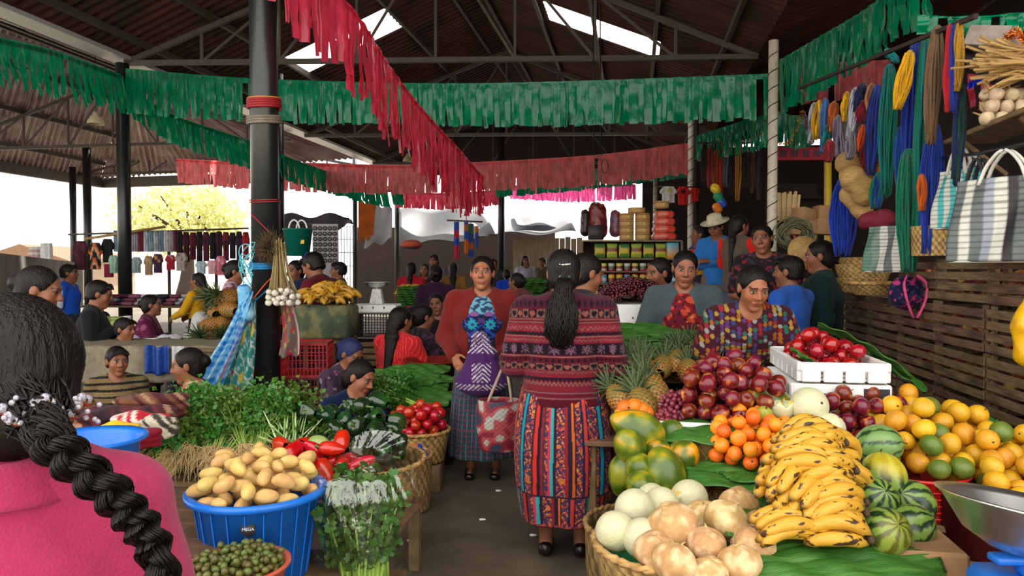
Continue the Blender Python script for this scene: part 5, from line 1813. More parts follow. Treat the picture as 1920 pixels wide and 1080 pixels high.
# striped shopping bags
def bag_fn(cols, n, thin=True):
 cols = [hexc(*c) for c in cols]
 def f(u, v):
  k = np.floor(np.interp(u, [0, .42, .5, .92, 1], [0, .999, .999, 0, 0]) * n).astype(int) % len(cols)
  C = np.array(cols)[k]
  w = np.modf(v * 46)[0]
  C = np.where((w < .28)[:, None], C * .45, C)
  return C
 return f
m_bag = pm('woven_plastic_bag', None, rough=.5, var=.1, scale=20, bump=.15, bscale=150)
m_handle = pm('soft_white_strap', rgb(206, 204, 196), rough=.7, var=.12, scale=12, bump=.3, bscale=20)
def shop_bag(c, w, h, d, yaw, fn, label, handle=True, hm=None, flare=1.15):
 """bag hanging: c = top centre"""
 t = thing('shopping_bag', label, 'bag', c, 'striped bags hanging over the crates', rot=(0, 0, yaw))
 nu, nv = 96, 60
 def f(u, v):
  fx = np.interp(u, [0, .42, .5, .92, 1], [-1, 1, 1, -1, -1])
  fy = np.interp(u, [0, .42, .5, .92, 1], [-1, -1, 1, 1, -1])
  k = 1 + (flare - 1) * v
  return fx * w / 2 * k, fy * d / 2 * (.3 + .7 * v) + .012 * np.sin(u * 20 + v * 6), -h * v + .0 * u
 V, F = surf(f, nu, nv, True)
 U = np.repeat(np.arange(nu) / nu, nv)
 Vv = np.tile(np.linspace(0, 1, nv), nu)
 part('bag_body', thick((V, F, fn(U, Vv)), .004), m_bag, t, loc=(0, 0, 0))
 part('bag_bottom', box(w * flare * .96, d * .9, .01, (0, 0, -h), .004), hm or m_handle, t, loc=(0, 0, 0))
 if handle:
  for s in (-1, 1):
   P = bez((-w * .25, s * d * .22, -.03), (-w * .16, s * d * .18, .06), (0, s * .02, .12), (w * .16, s * d * .18, .06), (w * .25, s * d * .22, -.03), n=18)
   part('handle', tube(P, .012, 8, squash=.6), hm or m_handle, t, loc=(0, 0, 0))
 return t
WH, GY, BK, OL, TQ = (206, 206, 196), (96, 104, 104), (30, 30, 32), (104, 104, 30), (60, 178, 180)
wy = R(90) - YAW
shop_bag(at(1800, 318, 3.95), .22, .31, .12, wy + .5, bag_fn([TQ, WH], 8), 'turquoise and white striped bag left of the black and olive one')
shop_bag(at(1836, 345, 3.55), .22, .36, .12, wy + .45, bag_fn([BK, OL, BK, GY], 6), 'black and olive striped bag hanging open between two others', hm=pm('black_strap', rgb(30, 30, 32), rough=.7))
shop_bag(at(1886, 332, 3.3), .40, .375, .14, wy + .7, bag_fn([GY, WH, GY, BK, WH, (150, 156, 170)], 9), 'biggest grey, black and white striped bag at the right edge', flare=1.1)
shop_bag(at(1662, 424, 4.75), .22, .29, .12, wy + .7, bag_fn([WH, GY, WH, (120, 140, 130), (90, 130, 110)], 5), 'small grey and white striped bag above the straw tray', handle=False)
shop_bag(at(1828, 330, 4.1), .16, .2, .08, wy + .5, bag_fn([(170, 40, 60), GY], 8), 'red and grey bag peeping behind the turquoise one')
# baskets, straw trays, fans, hammock pouch and backpack
def bag_blob(name, pts, r, mat, label, cat, squash=(1, 1, 1), seed=0, res=.012, vcol=None):
 P = np.array([list(p) for p in pts])
 S = Sdf(P.min(0) - max(r) * 1.6, P.max(0) + max(r) * 1.6, res)
 for i in range(len(P)):
  j = min(i + 1, len(P) - 1)
  S.cap(P[i], P[j], r[i], r[j], .05)
 V, F = S.mesh()
 n = V - P.mean(0)
 n /= np.linalg.norm(n, axis=1, keepdims=True) + 1e-9
 V = V + n * (vnoise(V, 30, seed) * .008)[:, None]
 o = part(name, (V, F) if vcol is None else (V, F, vcol(V)), mat, None)
 return tag(o, label, cat)
m_palm = pm('palm_straw', rgb(176, 140, 84), rough=.8, var=.3, scale=14, bump=.35, bscale=60, stretch=(1, 1, 5))
for k, (px, py, Y, s_, lab) in enumerate(((1600, 322, 5.2, .12, 'upper palm straw fan behind the blue bundle'), (1610, 350, 5.1, .13, 'large palm straw bundle bound in a band'), (1604, 382, 5.2, .1, 'lower palm straw bundle'))):
 p = at(px, py, Y)
 bag_blob('straw_bundle', [p + Vector((-.04, 0, .06)), p + Vector((.05, 0, -.05))], [s_ * .7, s_ * .55], m_palm, lab, 'straw bundle', seed=k)
bag_blob('hammock_pouch', [at(1625, 415, 4.9), at(1658, 412, 4.85)], [.055, .06], pm('wine_cloth', rgb(110, 14, 36), rough=.8, var=.2), 'wine red bundled hammock under the blue and green pouch', 'bundle')
for k in range(4):
 p = at(1612, 505, 5.75)
 basket((p.x + .03 * (k % 2), 5.75, 1.215 + .052 * k), .15, .19, .12, 'straw basket, %s in the nested pile on the far crates' % ['lowest', 'second', 'third', 'uppermost'][k], 1.25, rim=False, group='nested straw baskets')
p = at(1645, 528, 5.15)
basket((p.x, 5.15, 1.215), .14, .2, .09, 'shallow straw tray standing under the small grey bag', 1.2)
p = at(1770, 480, 4.4)
basket((2.46, 4.32, 1.47), .12, .13, .18, 'pale straw basket under the turquoise bag', 1.3, rim=False)
bpk = at(1697, 540, 4.62)
t = thing('backpack', 'navy flowered backpack with pink straps on the crates', 'bag', tuple(bpk + Vector((0, -.02, -.12))))
S = Sdf((-.16, -.13, -.05), (.16, .13, .26), .007)
S.ell((0, 0, .09), (.11, .075, .11), None, .02)
S.ell((-.05, -.03, .06), (.07, .06, .06), None, .03)
V, F = S.mesh()
part('pack_body', (V, F, floral([(30, 26, 60), (190, 60, 120), (60, 60, 110), (30, 26, 60)], .02)(V)), m_cloth, t, loc=(0, 0, 0))
m_pinkstrap = pm('pink_strap', rgb(226, 84, 140), rough=.7)
for s in (-1, 1):
 part('strap', tube(bez((s * .03, -.06, .2), (s * .07, -.1, .14), (s * .05, -.11, .03), (s * .01, -.1, -.06), n=12), .013, 8, squash=.5), m_pinkstrap, t, loc=(0, 0, 0))
yb = at(1920, 610, 3.1)
bag_blob('plastic_bag', [yb + Vector((.05, 0, .16)), yb + Vector((.03, 0, .0)), yb + Vector((.03, 0, -.12))], [.03, .06, .05], pm('yellow_plastic_film', rgb(232, 176, 20), rough=.3, var=.15, bump=.4, bscale=20), 'bright yellow plastic bag hanging at the right edge', 'bag')
ob = at(1908, 522, 3.35)
solo('orange_dish', lathe([(1e-3, 0), (.05, 0), (.09, .02), (.09, .026), (.05, .008), (1e-3, .008)], 28), pm('orange_plastic', rgb(226, 70, 20), rough=.35), 'shallow orange dish on the crates at the right edge', 'dish', loc=(ob.x, ob.y, 1.472))
pale = at(1715, 770, 3.3)
S = Sdf((-.2, -.16, -.12), (.25, .16, .14), .01)
S.cap((-.1, 0, .03), (.02, 0, .0), .035, .045, .04)
S.cap((.02, 0, 0), (.14, -.04, -.05), .04, .02, .04)
V, F = S.mesh()
V = V * (1 + .16 * vnoise(V, 40))[:, None]
solo('crumpled_bag', (V, F), pm('pale_yellow_film', rgb(206, 206, 130), rough=.3, var=.1, bump=.5, bscale=30, trans=.25), 'crumpled pale yellow plastic bag behind the second plum heap', 'bag', loc=tuple(pale))
# top right: shelf with husks, garlic, carton
sh_ = B(2.0, 3.2, 2.02)
t = thing('wall_shelf', 'rough board shelf high above the striped bags', 'shelf', tuple(at(1895, 236, 3.6)), rot=(0, 0, wy))
part('board', box(.9, .26, .025, (0, 0, 0), .004), m_woodx, t, False, loc=(0, 0, 0))
for s in (-1, 1):
 part('bracket', bar((s * .3, -.12, -.2), (s * .3, .1, -.015), .02), m_woodx, t, False, loc=(0, 0, 0))
rs = np.random.default_rng(12)
m_garlic = pm('dry_garlic_skin', rgb(196, 172, 140), rough=.7, var=.25, scale=20, bump=.25, bscale=60, obvar=.15)
def garlic_vf(r=.03):
 V, F = ball(r, r, r * .85, 20, 14)
 a = np.arctan2(V[:, 1], V[:, 0])
 V[:, :2] *= (1 + .07 * np.abs(np.cos(a * 4)))[:, None]
 top = V[:, 2] > r * .5
 V[top, 2] += (V[top, 2] - r * .5) * .9
 return V, F
GAR = proto('garlic_bulb', garlic_vf(), m_garlic, 'vegetable', [('stalk', tube(bez((0, 0, .03), (.002, .004, .06), (.01, .0, .09), n=5), [.008, .005, .004, .004, .003], 6), m_palm)])
for i in range(24):
 p = at(1850 + 75 * (i % 8) / 8, 222 - 22 * (i // 8), 3.55 + .05 * (i % 3))
 put(GAR, (p.x, p.y, p.z), 'garlic bulb heaped on the high board shelf', 'garlic on the high shelf', (rs.uniform(-1, 1), rs.uniform(-1, 1), rs.uniform(0, 6)), 1.1)
g = G()
c = at(1900, 118, 3.5)
for i in range(110):
 o = rs.normal(0, .05, 3)
 d = A(.28, -.1, -.02) + rs.normal(0, .04, 3)
 g.add(tube(bez(A(*c) + o - d * .3, A(*c) + o * .6 + d * .1, A(*c) + o + d * .6 + rs.normal(0, .02, 3), n=5), .007, 5))
tag(part('husk_bundle', g.vf[:2], m_palm), 'bundle of dry brown husks tied under the roof at the right edge', 'husk bundle')
c = at(1862, 76, 3.7)
o = part('carton', box(.15, .2, .1, (0, 0, 0), .004), pm('grey_carton', rgb(150, 140, 132), rough=.8), None, False, loc=tuple(c)); o.rotation_euler = (.3, .2, .6)
tag(o, 'grey carton tilted beside the husk bundle under the roof', 'box')
hat = at(1842, 130, 3.8)
o = part('felt_hat', lathe([(1e-3, .11), (.05, .11), (.08, .09), (.09, .02), (.15, 0), (.155, .004), (.095, .026), (1e-3, .1)], 32), pm('dark_felt', rgb(48, 42, 40), rough=.9), None, loc=tuple(hat)); o.rotation_euler = (.9, .2, .4)
tag(o, 'dark felt hat hanging below the grey carton', 'hat')
garland([(1815, 138, 4.6), (1850, 142, 4.5), (1890, 150, 4.4)], [.2, .22, .2], m_red, 'scrap of bright red fringe glimpsed behind the dark hat', seed=31, w=.04)
# ------------------------------------------------------------------ people behind and beside the fruit stall
def huipil(P):
 """multicoloured brocade blouse in rows of small lozenges"""
 x, z = P[:, 0], P[:, 2]
 i, j = np.floor(x / .028), np.floor(z / .018)
 C = np.broadcast_to(hexc(62, 18, 34), P.shape).copy()
 u, v = np.modf(np.abs(x / .028 + 60))[0] - .5, np.modf(np.abs(z / .018 + 60))[0] - .5
 h = hash1(i * 7.3 + j * 3.1)
 pal = palette([(206, 120, 50), (60, 90, 150), (190, 190, 180), (60, 130, 110), (190, 50, 60), (120, 70, 140), (214, 170, 70)], h * 90)
 k = (np.abs(u) * 1.1 + np.abs(v) * .5 < .5) & (h > .38)
 C[k] = pal[k] * .5
 return C
p = at(1388, 640, 4.2)
PH = person('woman in a many-coloured brocade blouse bending over the plums', (p.x, 4.2, 0), yaw=176, H=1.48, lean=R(27), head=(R(8), R(22), 0), arms=(((.07, .06, -.23), (-.02, .28, -.40)), ((.07, .06, -.23), (.05, .30, -.42))), top=dict(fn=huipil, sleeve='short', hem=-.02, res=.005, bust=1, wide=.012),
   lower=dict(type='skirt', fn=solid(22, 24, 32), w1=.22), hair='bun', res=.0045, fat=1.15, shw=.178, skin=A(*rgb(160, 102, 70)))
p = at(1284, 560, 4.95)
PG = person('woman in a grey cardigan over a red flowered blouse behind the fruit', (p.x, 4.98, 0), yaw=166, H=1.53, lean=R(4), head=(R(6), R(12), R(-4)), arms=(((.10, .03, -.24), (-.01, .20, -.30)), ((.09, .02, -.24), (.0, .2, -.36))), top=dict(fn=floral([(120, 24, 34), (190, 70, 50), (70, 16, 30), (206, 130, 70), (90, 30, 60)], .022, 2), sleeve='short', hem=-.0, bust=1, res=.006),
   over=dict(fn=solid(72, 84, 90), hem=-.06, open=.10, mat=m_knit), lower=dict(type='skirt', fn=hbands([(16, 14, 18), (16, 14, 18), (20, 18, 22), (110, 20, 36), (18, 16, 20)], .03), w1=.2), hair='bun', res=.0048, fat=1.12, shw=.175, skin=A(*rgb(150, 96, 70)))
p = at(1246, 560, 5.35)
person('woman in dark red looking left from behind the grey cardigan', (p.x, 5.5, 0), yaw=118, H=1.49, head=(0, R(8), 0), top=dict(fn=solid(70, 14, 24), sleeve='long', hem=-.05), lower=dict(type='skirt', fn=solid(30, 24, 40)), hair='bun', res=.007)
p = at(1432, 480, 6.1)
person('laughing woman in a dark blouse standing above the boy in blue', (p.x, 6.1, .22), yaw=160, H=1.55, head=(R(-10), R(4), R(8)), top=dict(fn=floral([(30, 26, 34), (60, 44, 50), (120, 40, 44), (44, 40, 60)], .03), sleeve='short', hem=-.04), lower=dict(type='skirt', fn=solid(30, 28, 40)), hair='bun', res=.0065, fat=1.2, arms=('down', 'front'))
p = at(1487, 560, 5.3)
pi = person('boy in a bright blue sweater and dark trousers turned away', (p.x, 5.35, 0), yaw=36, H=1.5, head=(R(16), R(2), 0), arms=('down', ((.05, .06, -.25), (.0, .10, -.47))), top=dict(fn=solid(44, 96, 190), sleeve='long', hem=-.04, mat=m_knit, flare=.95), lower=dict(type='trousers', fn=solid(22, 26, 36)), hair='short', res=.0065, fat=.98)
m_print = pm('white_print', rgb(200, 200, 200), rough=.8, bump=0)
g = G()
for k, (r_, z_) in enumerate(((.022, .73), (.03, .73))):
 a = np.linspace(.4, 5.4, 16)
 g.add(tube(np.c_[-.155 + 0 * a, .02 + r_ * np.cos(a), z_ + r_ * np.sin(a)], .005, 5))
wear(pi, 'trouser_emblem', g.vf[:2], m_print)
a = np.linspace(0, 1, 14)
wear(pi, 'trouser_letter', tube(np.c_[-.158 + 0 * a, .02 + .016 * np.cos(a * 9), .66 - .05 * a], .004, 5), m_print)
p = at(1550, 560, 5.75)
person('woman in a dark green top and pink woven skirt by the crates', (p.x - .02, 5.8, 0), yaw=62, H=1.63, head=(R(10), R(6), 0), arms=('down', 'down'), top=dict(fn=solid(16, 46, 44), sleeve='long', hem=-.08, flare=1.05), lower=dict(type='skirt', fn=plaid((130, 74, 92), (190, 150, 150), (60, 34, 52), .02), w0=.18, w1=.24, n=200, m=90), hair='bun', res=.0065, fat=1.25, shw=.18)
m_platform = pm('shop_platform', rgb(110, 100, 92), rough=.85, var=.2)
struct('shop_floor', box(4.2, 6.5, .42, (4.35, 10.9, .21)), m_platform)
p = at(1345, 480, 8.9)
pm_ = person('man in a blue shirt and pale straw hat with folded arms', (p.x, 8.9, .42), yaw=150, H=1.62, head=(R(-14), R(20), 0), arms=('fold', 'fold'), top=dict(fn=solid(46, 116, 190), sleeve='long', hem=-.06), lower=dict(type='trousers', fn=solid(110, 100, 88)), hair='short', res=.008)
V, F = lathe([(1e-3, .10), (.045, .098), (.068, .085), (.08, .015), (.125, -.008), (.15, .004), (.152, .008), (.125, -.002), (.085, .022), (.074, .08), (1e-3, .092)], 36)
wear(pm_, 'straw_hat', (np.array([pm_['Q'](x, y, z + .062) for x, y, z in V * A(1, 1.2, 1)]), F), pm('pale_straw', rgb(206, 196, 164), rough=.8, bump=.2))
wear(pm_, 'belt', xf(lathe([(.145, 0), (.15, 0), (.15, .035), (.145, .035)], 32, .78), (0, 0, .87)), m_shoe)
p = at(1384, 470, 8.2)
person('woman in a taupe vest with bright red sleeves reaching across', (p.x, 8.2, .42), yaw=-50, H=1.58, head=(R(-20), R(4), 0), arms=(((.08, .10, -.2), (.04, .30, -.12)), ((.1, .05, -.22), (.16, .3, -.24))), top=dict(fn=solid(214, 40, 30), sleeve='long', hem=.0), over=dict(fn=solid(96, 82, 72), hem=-.10, sleeve='none', name='vest'), lower=dict(type='trousers', fn=solid(80, 90, 110)), hair='pony', res=.008)
p = at(1322, 470, 9.3)
person('person in yellow and red half hidden behind the man in the straw hat', (p.x, 9.6, .42), yaw=100, H=1.55, top=dict(fn=hbands([(200, 150, 30), (190, 60, 40), (60, 60, 120)], .08), sleeve='short'), lower=dict(type='skirt', fn=solid(60, 40, 50)), hair='bun', res=.012, build_face=False)
# ------------------------------------------------------------------ left foreground: seated woman, tub, greens, peppers
def fine_hair(S_fn):
 pass
fp = at(22, 1000, .97)
PINKC = hexc(158, 36, 78)
PK = person('woman in a pink jacket seen from behind with a long dark braid and jewelled clip', (fp.x, .97, 0), yaw=20, H=1.5, sit=.60, neckdrop=.035, head=(R(26), R(10), R(4)), arms=('front', 'front'), hair='none0', res=.006,
   top=dict(fn=lambda P: np.broadcast_to(PINKC, P.shape), sleeve='long', hem=-.08, res=.006, neck=.06, wrinkle=1.5, mat=pm('pink_woollen_cloth', None, rough=.95, var=.1, scale=16, bump=.3, bscale=240, sheen=.1)), fat=1.02, shw=.132, lower=dict(type='skirt', fn=plaid((40, 40, 80), (90, 40, 90), (40, 90, 110))))
def near_hair(pi, seed=2):
 rs = np.random.default_rng(seed)
 Q, T = pi['Q'], pi['T']
 g = G()
 knot = (.012, -.125, -.045)
 # scalp-hugging strands sweeping back into the clip
 for i in range(2300):
  th, ph = rs.uniform(-1.85, 1.85), rs.uniform(-.75, 1.0)
  x, y, z = .083 * math.sin(th) * math.cos(ph * 1.2), .098 * math.cos(th) * math.cos(ph * 1.2) - .014, .034 + .087 * math.sin(ph * 1.2)
  if y > .055 and z < .07:
   continue
  s0 = A(x, y, z)
  k = np.linspace(0, 1, 9)[:, None]
  kn = A(*knot) + rs.normal(0, .011, 3)
  P = s0 * (1 - k) + kn * k
  c = A(0, -.014, .03)
  d = (P - c) / A(.083, .098, .087)
  n = np.linalg.norm(d, axis=1, keepdims=True)
  tgt = np.maximum(n, 1.0 + .03 * np.sin(i * 1.7 + k * 6))
  w = 1 - np.clip((k - .85) / .15, 0, 1)
  P = c + d / n * (tgt * w + n * (1 - w)) * A(.083, .098, .087) * (1 + .014 * rs.uniform())
  g.add(tube(np.array([Q(*p) for p in P]), np.r_[.0012, np.full(7, .0021), .0016], 4))
 V, F, _ = g.vf
 return V, F
hn = near_hair(PK)
m_hair2 = pm('brown_black_hair', rgb(19, 14, 12), rough=.42, var=.5, scale=30, bump=.1, spec=.25)
S = Sdf(np.array(PK['hc']) - .2, np.array(PK['hc']) + .2, .006)
Q, T = PK['Q'], PK['T']
S.ell(Q(0, -.016, .032), (.084, .10, .088), PK['Mh'], 0)
S.ell(Q(0, -.05, -.03), (.07, .066, .08), PK['Mh'], .02)
S.ell(Q(0, .105, -.042), (.084, .095, .112), PK['Mh'], .008, 's')
S.ell(Q(0, .03, -.13), (.12, .10, .085), PK['Mh'], .02, 's')
wear(PK, 'hair', S.mesh(), m_hair2)
wear(PK, 'hair_strands', hn, m_hair2)
# braid: three interleaved ropes of strands
g = G()
b0 = Q(.012, -.125, -.05)
ctrl = bez(b0, T(.085, -.155, .505), T(.15, -.16, .435), T(.19, -.16, .36), T(.215, -.155, .2), n=80)
k = np.linspace(0, 1, 80)
tang_ = np.gradient(ctrl, axis=0)
tang_ /= np.linalg.norm(tang_, axis=1, keepdims=True)
sx = np.cross(tang_, A(0, 1, 0)); sx /= np.linalg.norm(sx, axis=1, keepdims=True)
sy = np.cross(tang_, sx)
rs = np.random.default_rng(4)
for s in range(3):
 ph = k * 2 * PI * 4.2 + s * 2 * PI / 3
 cc = ctrl + sx * (.014 * np.sin(ph) * (1.05 - .4 * k))[:, None] + sy * (.01 * np.sin(2 * ph))[:, None]
 for j in range(110):
  a, rr = rs.uniform(0, 2 * PI), .0118 * math.sqrt(rs.uniform())
  tw = a + k * 3
  P = cc + sx * (rr * np.cos(tw))[:, None] + sy * (rr * .9 * np.sin(tw))[:, None]
  P = P + (sx * np.sin(k * 60 + j)[:, None] * .0008)
  g.add(tube(P, np.linspace(.0017, .0011, 80), 4))
wear(PK, 'braid', g.vf[:2], m_hair2)
m_gold = pm('gold_setting', rgb(220, 170, 120), rough=.2, metal=1, var=.1, bump=0)
m_gem = pm('glass_gem', rgb(150, 146, 160), rough=.06, var=.0, bump=0, spec=1.0, coat=1)
g, gg = G(), G()
for i in range(15):
 a = (i - 7) / 7
 p = A(*Q(.012 + a * .055, -.142 + abs(a) * .03, -.038 + .012 * math.cos(a * 7)))
 gg.add((ball(.0065, .0065, .0065, 10, 8)[0] * (1.0 if i % 3 else 1.3) + p, ball(1, n=10, m=8)[1]))
 g.add((ball(.009, .009, .006, 10, 8)[0] + p + A(0, .005, -.004), ball(1, n=10, m=8)[1]))
for i in range(26):
 p = A(*Q(.012 + rs.uniform(-.05, .065), -.142 + rs.uniform(-.003, .012), -.04 + rs.uniform(-.02, .018)))
 gg.add((ball(.0036, .0036, .0036, 8, 6)[0] + p, ball(1, n=8, m=6)[1]))
cl = wear(PK, 'hair_clip', g.vf[:2], m_gold, 'gold hair clip set with clear stones')
part('gemstones', gg.vf[:2], m_gem, cl, False, loc=(0, 0, 0))
# collar
a = np.linspace(-.2, 2 * PI - 2.2, 40) + PI / 2 + 1.2
nb = A(*PK['nb'])
def colf(u, v):
 an = u * 2 * PI
 r = .066 + .03 * v
 return nb[0] + r * np.cos(an) * 1.05, nb[1] + r * np.sin(an) - .006, nb[2] + .012 + .03 * np.sin(np.clip(v * 1.6, 0, 1) * PI * .62) - .075 * v
wear(PK, 'collar', thick(surf(colf, 48, 10, True), .006) + (np.broadcast_to(PINKC, (48 * 10 * 2, 3)),), MATS['pink_woollen_cloth'])
st = thing('stool', 'low plank stool under the woman in the pink jacket', 'stool', (fp.x, .97, 0), rot=(0, 0, R(20)))
part('seat', box(.42, .34, .03, (0, 0, .51), .006), m_woodx, st, False, loc=(0, 0, 0))
for a_ in (-1, 1):
 for b_ in (-1, 1):
  part('leg', box(.04, .04, .495, (a_ * .17, b_ * .13, .2475), .004), m_woodx, st, False, loc=(0, 0, 0))
# blue tub of potatoes
bt = at(482, 912, 2.56)
TUB = Vector((bt.x, 2.56, .335))
t = thing('plastic_tub', 'blue plastic tub heaped with potatoes beside the pink jacket', 'tub', TUB)
hT = bt.z - TUB.z
part('tub_body', lathe([(1e-3, 0), (.165, 0), (.205, hT - .03), (.212, hT - .03), (.236, hT - .022), (.238, hT - .006), (.228, hT), (.208, hT - .004), (.158, .01), (1e-3, .01)], 72), m_blue, t, loc=(0, 0, 0))
g = G()
for i in range(22):
 a = i / 22 * 2 * PI
 g.add(bar((.168 * math.cos(a), .168 * math.sin(a), .01), (.207 * math.cos(a), .207 * math.sin(a), hT - .035), .004, .004))
part('tub_ridges', g.vf[:2], m_blue, t, False, loc=(0, 0, 0))
lb = xf(lathe([(1e-4, .0), (.024, 0), (.024, .002), (1e-4, .003)], 24), (0, 0, 0), (R(90), 0, 0), (1, 1, .5))
a = R(-79)
rr = .165 + .04 * .78 + .004
M = (rr * math.cos(a), rr * math.sin(a), hT * .74)
part('label_sticker', xf(lb, M, (R(-8), 0, a + R(90))), m_ink, t, loc=(0, 0, 0))
def letters(txt, size, mat, parent, loc, rot, name='lettering'):
 cu = bpy.data.curves.new(name, 'FONT')
 cu.body = txt
 cu.size = size
 cu.align_x = 'CENTER'
 cu.align_y = 'CENTER'
 cu.extrude = .0006
 o = bpy.data.objects.new(name, cu)
 cu.materials.append(mat)
 COL.objects.link(o)
 me = bpy.data.meshes.new_from_object(o.evaluated_get(bpy.context.evaluated_depsgraph_get()))
 bpy.data.objects.remove(o)
 if not me.materials:
  me.materials.append(mat)
 o = bpy.data.objects.new(name, me)
 COL.objects.link(o)
 o.parent = parent
 o.location = loc
 o.rotation_euler = rot
 return o
rr2 = rr + .0035
letters('MEGA', .014, m_sticker, t, (rr2 * math.cos(a), rr2 * math.sin(a), hT * .74), (R(90 - 8), 0, a + R(90)))
def potato(seed):
 V, F = lump(.025, .026, .043, .09, 34, seed, 22, 16)
 V[:, 0] += .006 * np.cos(V[:, 2] * 40 + seed)
 return V, F
POT = [proto('potato', potato(i), m_potato, 'vegetable') for i in range(4)]
C = pack(66, lambda q: q.uniform(.029, .033), ell(bt.x, 2.56, .186, .186), lambda x, y: bt.z - .045 + 0 * x, .9, 90, 31, (bt.x, 2.58))
C = [q for q in C if q[2] > bt.z - .02 or math.hypot(q[0] - bt.x, q[1] - 2.56) < .15]
for i, (x, y, z, r) in enumerate(C):
 put(POT[i % 4], (x, y, z), 'pale yellow potato heaped in the blue tub', 'potatoes in the blue tub', (R(90) + random.uniform(-.5, .5), random.uniform(-.5, .5), random.uniform(0, 6)), r / .034)
plank_table((bt.x - .02, 2.46, 0), .62, .78, .33, 'low plank bench under the blue tub and the clay-coloured bowl')
# terracotta coloured bowl of small green fruit
ob = at(450, 1052, 2.22)
OB = Vector((ob.x, 2.2, .333))
t = thing('plastic_bowl', 'salmon coloured plastic bowl of small green fruit at the lower edge', 'bowl', OB)
hB = ob.z - .333
part('bowl_body', lathe([(1e-3, 0), (.10, 0), (.142, hB - .01), (.155, hB - .004), (.155, hB + .004), (.138, hB), (.094, .008), (1e-3, .008)], 56), pm('salmon_plastic', rgb(206, 98, 74), rough=.4, var=.1), t, loc=(0, 0, 0))
V, F = ball(.0105, .0105, .012, 12, 9)
OLV = proto('small_green_fruit', (V, F), m_olive, 'fruit', [('stem', tube([(0, 0, .011), (.001, .001, .016)], .0016, 5), m_stem)])
C = pack(200, lambda q: q.uniform(.010, .0125), ell(ob.x, 2.2, .128, .128), lambda x, y: ob.z - .018 + 0 * x, 1.2, 50, 33, (ob.x, 2.2))
heap(OLV, C, .0115, 'small olive green fruit heaped in the salmon coloured bowl', 'small green fruit in the bowl')
cb = at(372, 1006, 2.2)
S = Sdf((-.1, -.1, -.1), (.1, .1, .1), .007)
S.ell((0, 0, 0), (.045, .04, .055), None, .01)
V, F = S.mesh()
solo('plastic_bag', (V * (1 + .2 * vnoise(V, 60))[:, None], F), pm('clear_film', rgb(220, 226, 230), rough=.12, var=.05, bump=.6, bscale=40, trans=.55, spec=.8), 'small crumpled clear bag between the pink jacket and the blue tub', 'bag', loc=(cb.x - .01, 2.26, .375))
# leafy bunches
m_herb = pm('herb_leaf', rgb(74, 124, 40), rough=.5, var=.35, scale=20, bump=.1, obvar=.35, translucent=.2)
m_herbstem = pm('herb_stem', rgb(132, 164, 70), rough=.5, var=.2, bump=.05)
m_root = pm('pale_roots', rgb(220, 192, 136), rough=.8, var=.25, scale=30, bump=.1)
def leaflets(pts, size, rs, n_per=6, spread=.03):
 """small lobed leaves around points (V,F)"""
 m = len(pts) * n_per
 C = np.repeat(np.asarray(pts), n_per, 0) + rs.normal(0, spread, (m, 3))
 d = rs.normal(0, 1, (m, 3)) + A(0, 0, .5); d /= np.linalg.norm(d, axis=1, keepdims=True)
 e = np.cross(d, rs.normal(0, 1, (m, 3))); e /= np.linalg.norm(e, axis=1, keepdims=True) + 1e-9
 nn = np.cross(d, e)
 s = size * rs.uniform(.6, 1.25, (m, 1))
 prof = [(0, 0, 0), (.35, .42, .06), (.55, .22, .0), (.8, .38, .08), (1.05, 0, -.05), (.8, -.38, .08), (.55, -.22, 0), (.35, -.42, .06)]
 V = np.stack([C + d * s * a_ + e * s * b_ + nn * s * c_ for a_, b_, c_ in prof], 1).reshape(-1, 3)
 base = np.arange(m)[:, None] * 8
 F = np.concatenate([base + np.array([[0, 1, 2, 4]]), base + np.array([[2, 3, 4, 4]])[:, [0, 1, 2, 2]] * 1, base + np.array([[0, 4, 6, 7]])])
 F4 = np.concatenate([base + np.array([[0, 1, 2, 4]]), base + np.array([[0, 4, 6, 7]])])
 F3 = np.concatenate([base + np.array([[2, 3, 4]]), base + np.array([[4, 5, 6]])])
 return V, [F4, F3]
def herb_bunch(seed, L=.3, w=.1, roots=True, nst=46, leaf_sz=.02, top=.5):
 """stems along +Z from a root tuft at the origin, leaves over the upper part"""
 rs = np.random.default_rng(seed)
 gs, gr_, tips = G(), G(), []
 for i in range(nst):
  a, rr = rs.uniform(0, 2 * PI), math.sqrt(rs.uniform())
  o = A(math.cos(a), math.sin(a), 0) * rr
  l = L * rs.uniform(.75, 1.05)
  P = bez(o * .018, o * w * .4 + A(0, 0, l * .5), o * w + A(0, 0, l), n=6)
  gs.add(tube(P, [.0028, .0026, .0022, .0018, .0015, .001], 4))
  for q in (top, .75, .88, 1.0):
   tips.append(P[0] + 0 if False else np.array([np.interp(q * 5, range(6), P[:, c]) for c in range(3)]))
 if roots:
  for i in range(110):
   a, rr = rs.uniform(0, 2 * PI), math.sqrt(rs.uniform())
   o = A(math.cos(a), math.sin(a), 0) * rr
   l = rs.uniform(.06, .15)
   gr_.add(tube(bez(o * .016, o * .03 - A(0, 0, l * .4) + rs.normal(0, .012, 3), o * .045 - A(0, 0, l) + rs.normal(0, .02, 3), n=6), [.003, .0022, .0016, .0012, .0008, .0005], 4))
 V, F = leaflets(tips, leaf_sz, rs, 7, w * .22)
 return (V, F), gs.vf[:2], gr_.vf[:2] if roots else None
def make_bunch(name, cat, seed, **kw):
 lv, sv, rv = herb_bunch(seed, **kw)
 kids = [('stems', sv, m_herbstem)]
 if rv:
  kids.append(('roots', rv, m_root))
 return proto(name, lv, m_herb, cat, kids)
CIL = [make_bunch('cilantro_bunch', 'herb', 50 + i) for i in range(2)]
NRB = make_bunch('herb_bunch', 'herb', 60, roots=False, L=.22, w=.12, nst=30, leaf_sz=.024, top=.3)
ii = 0
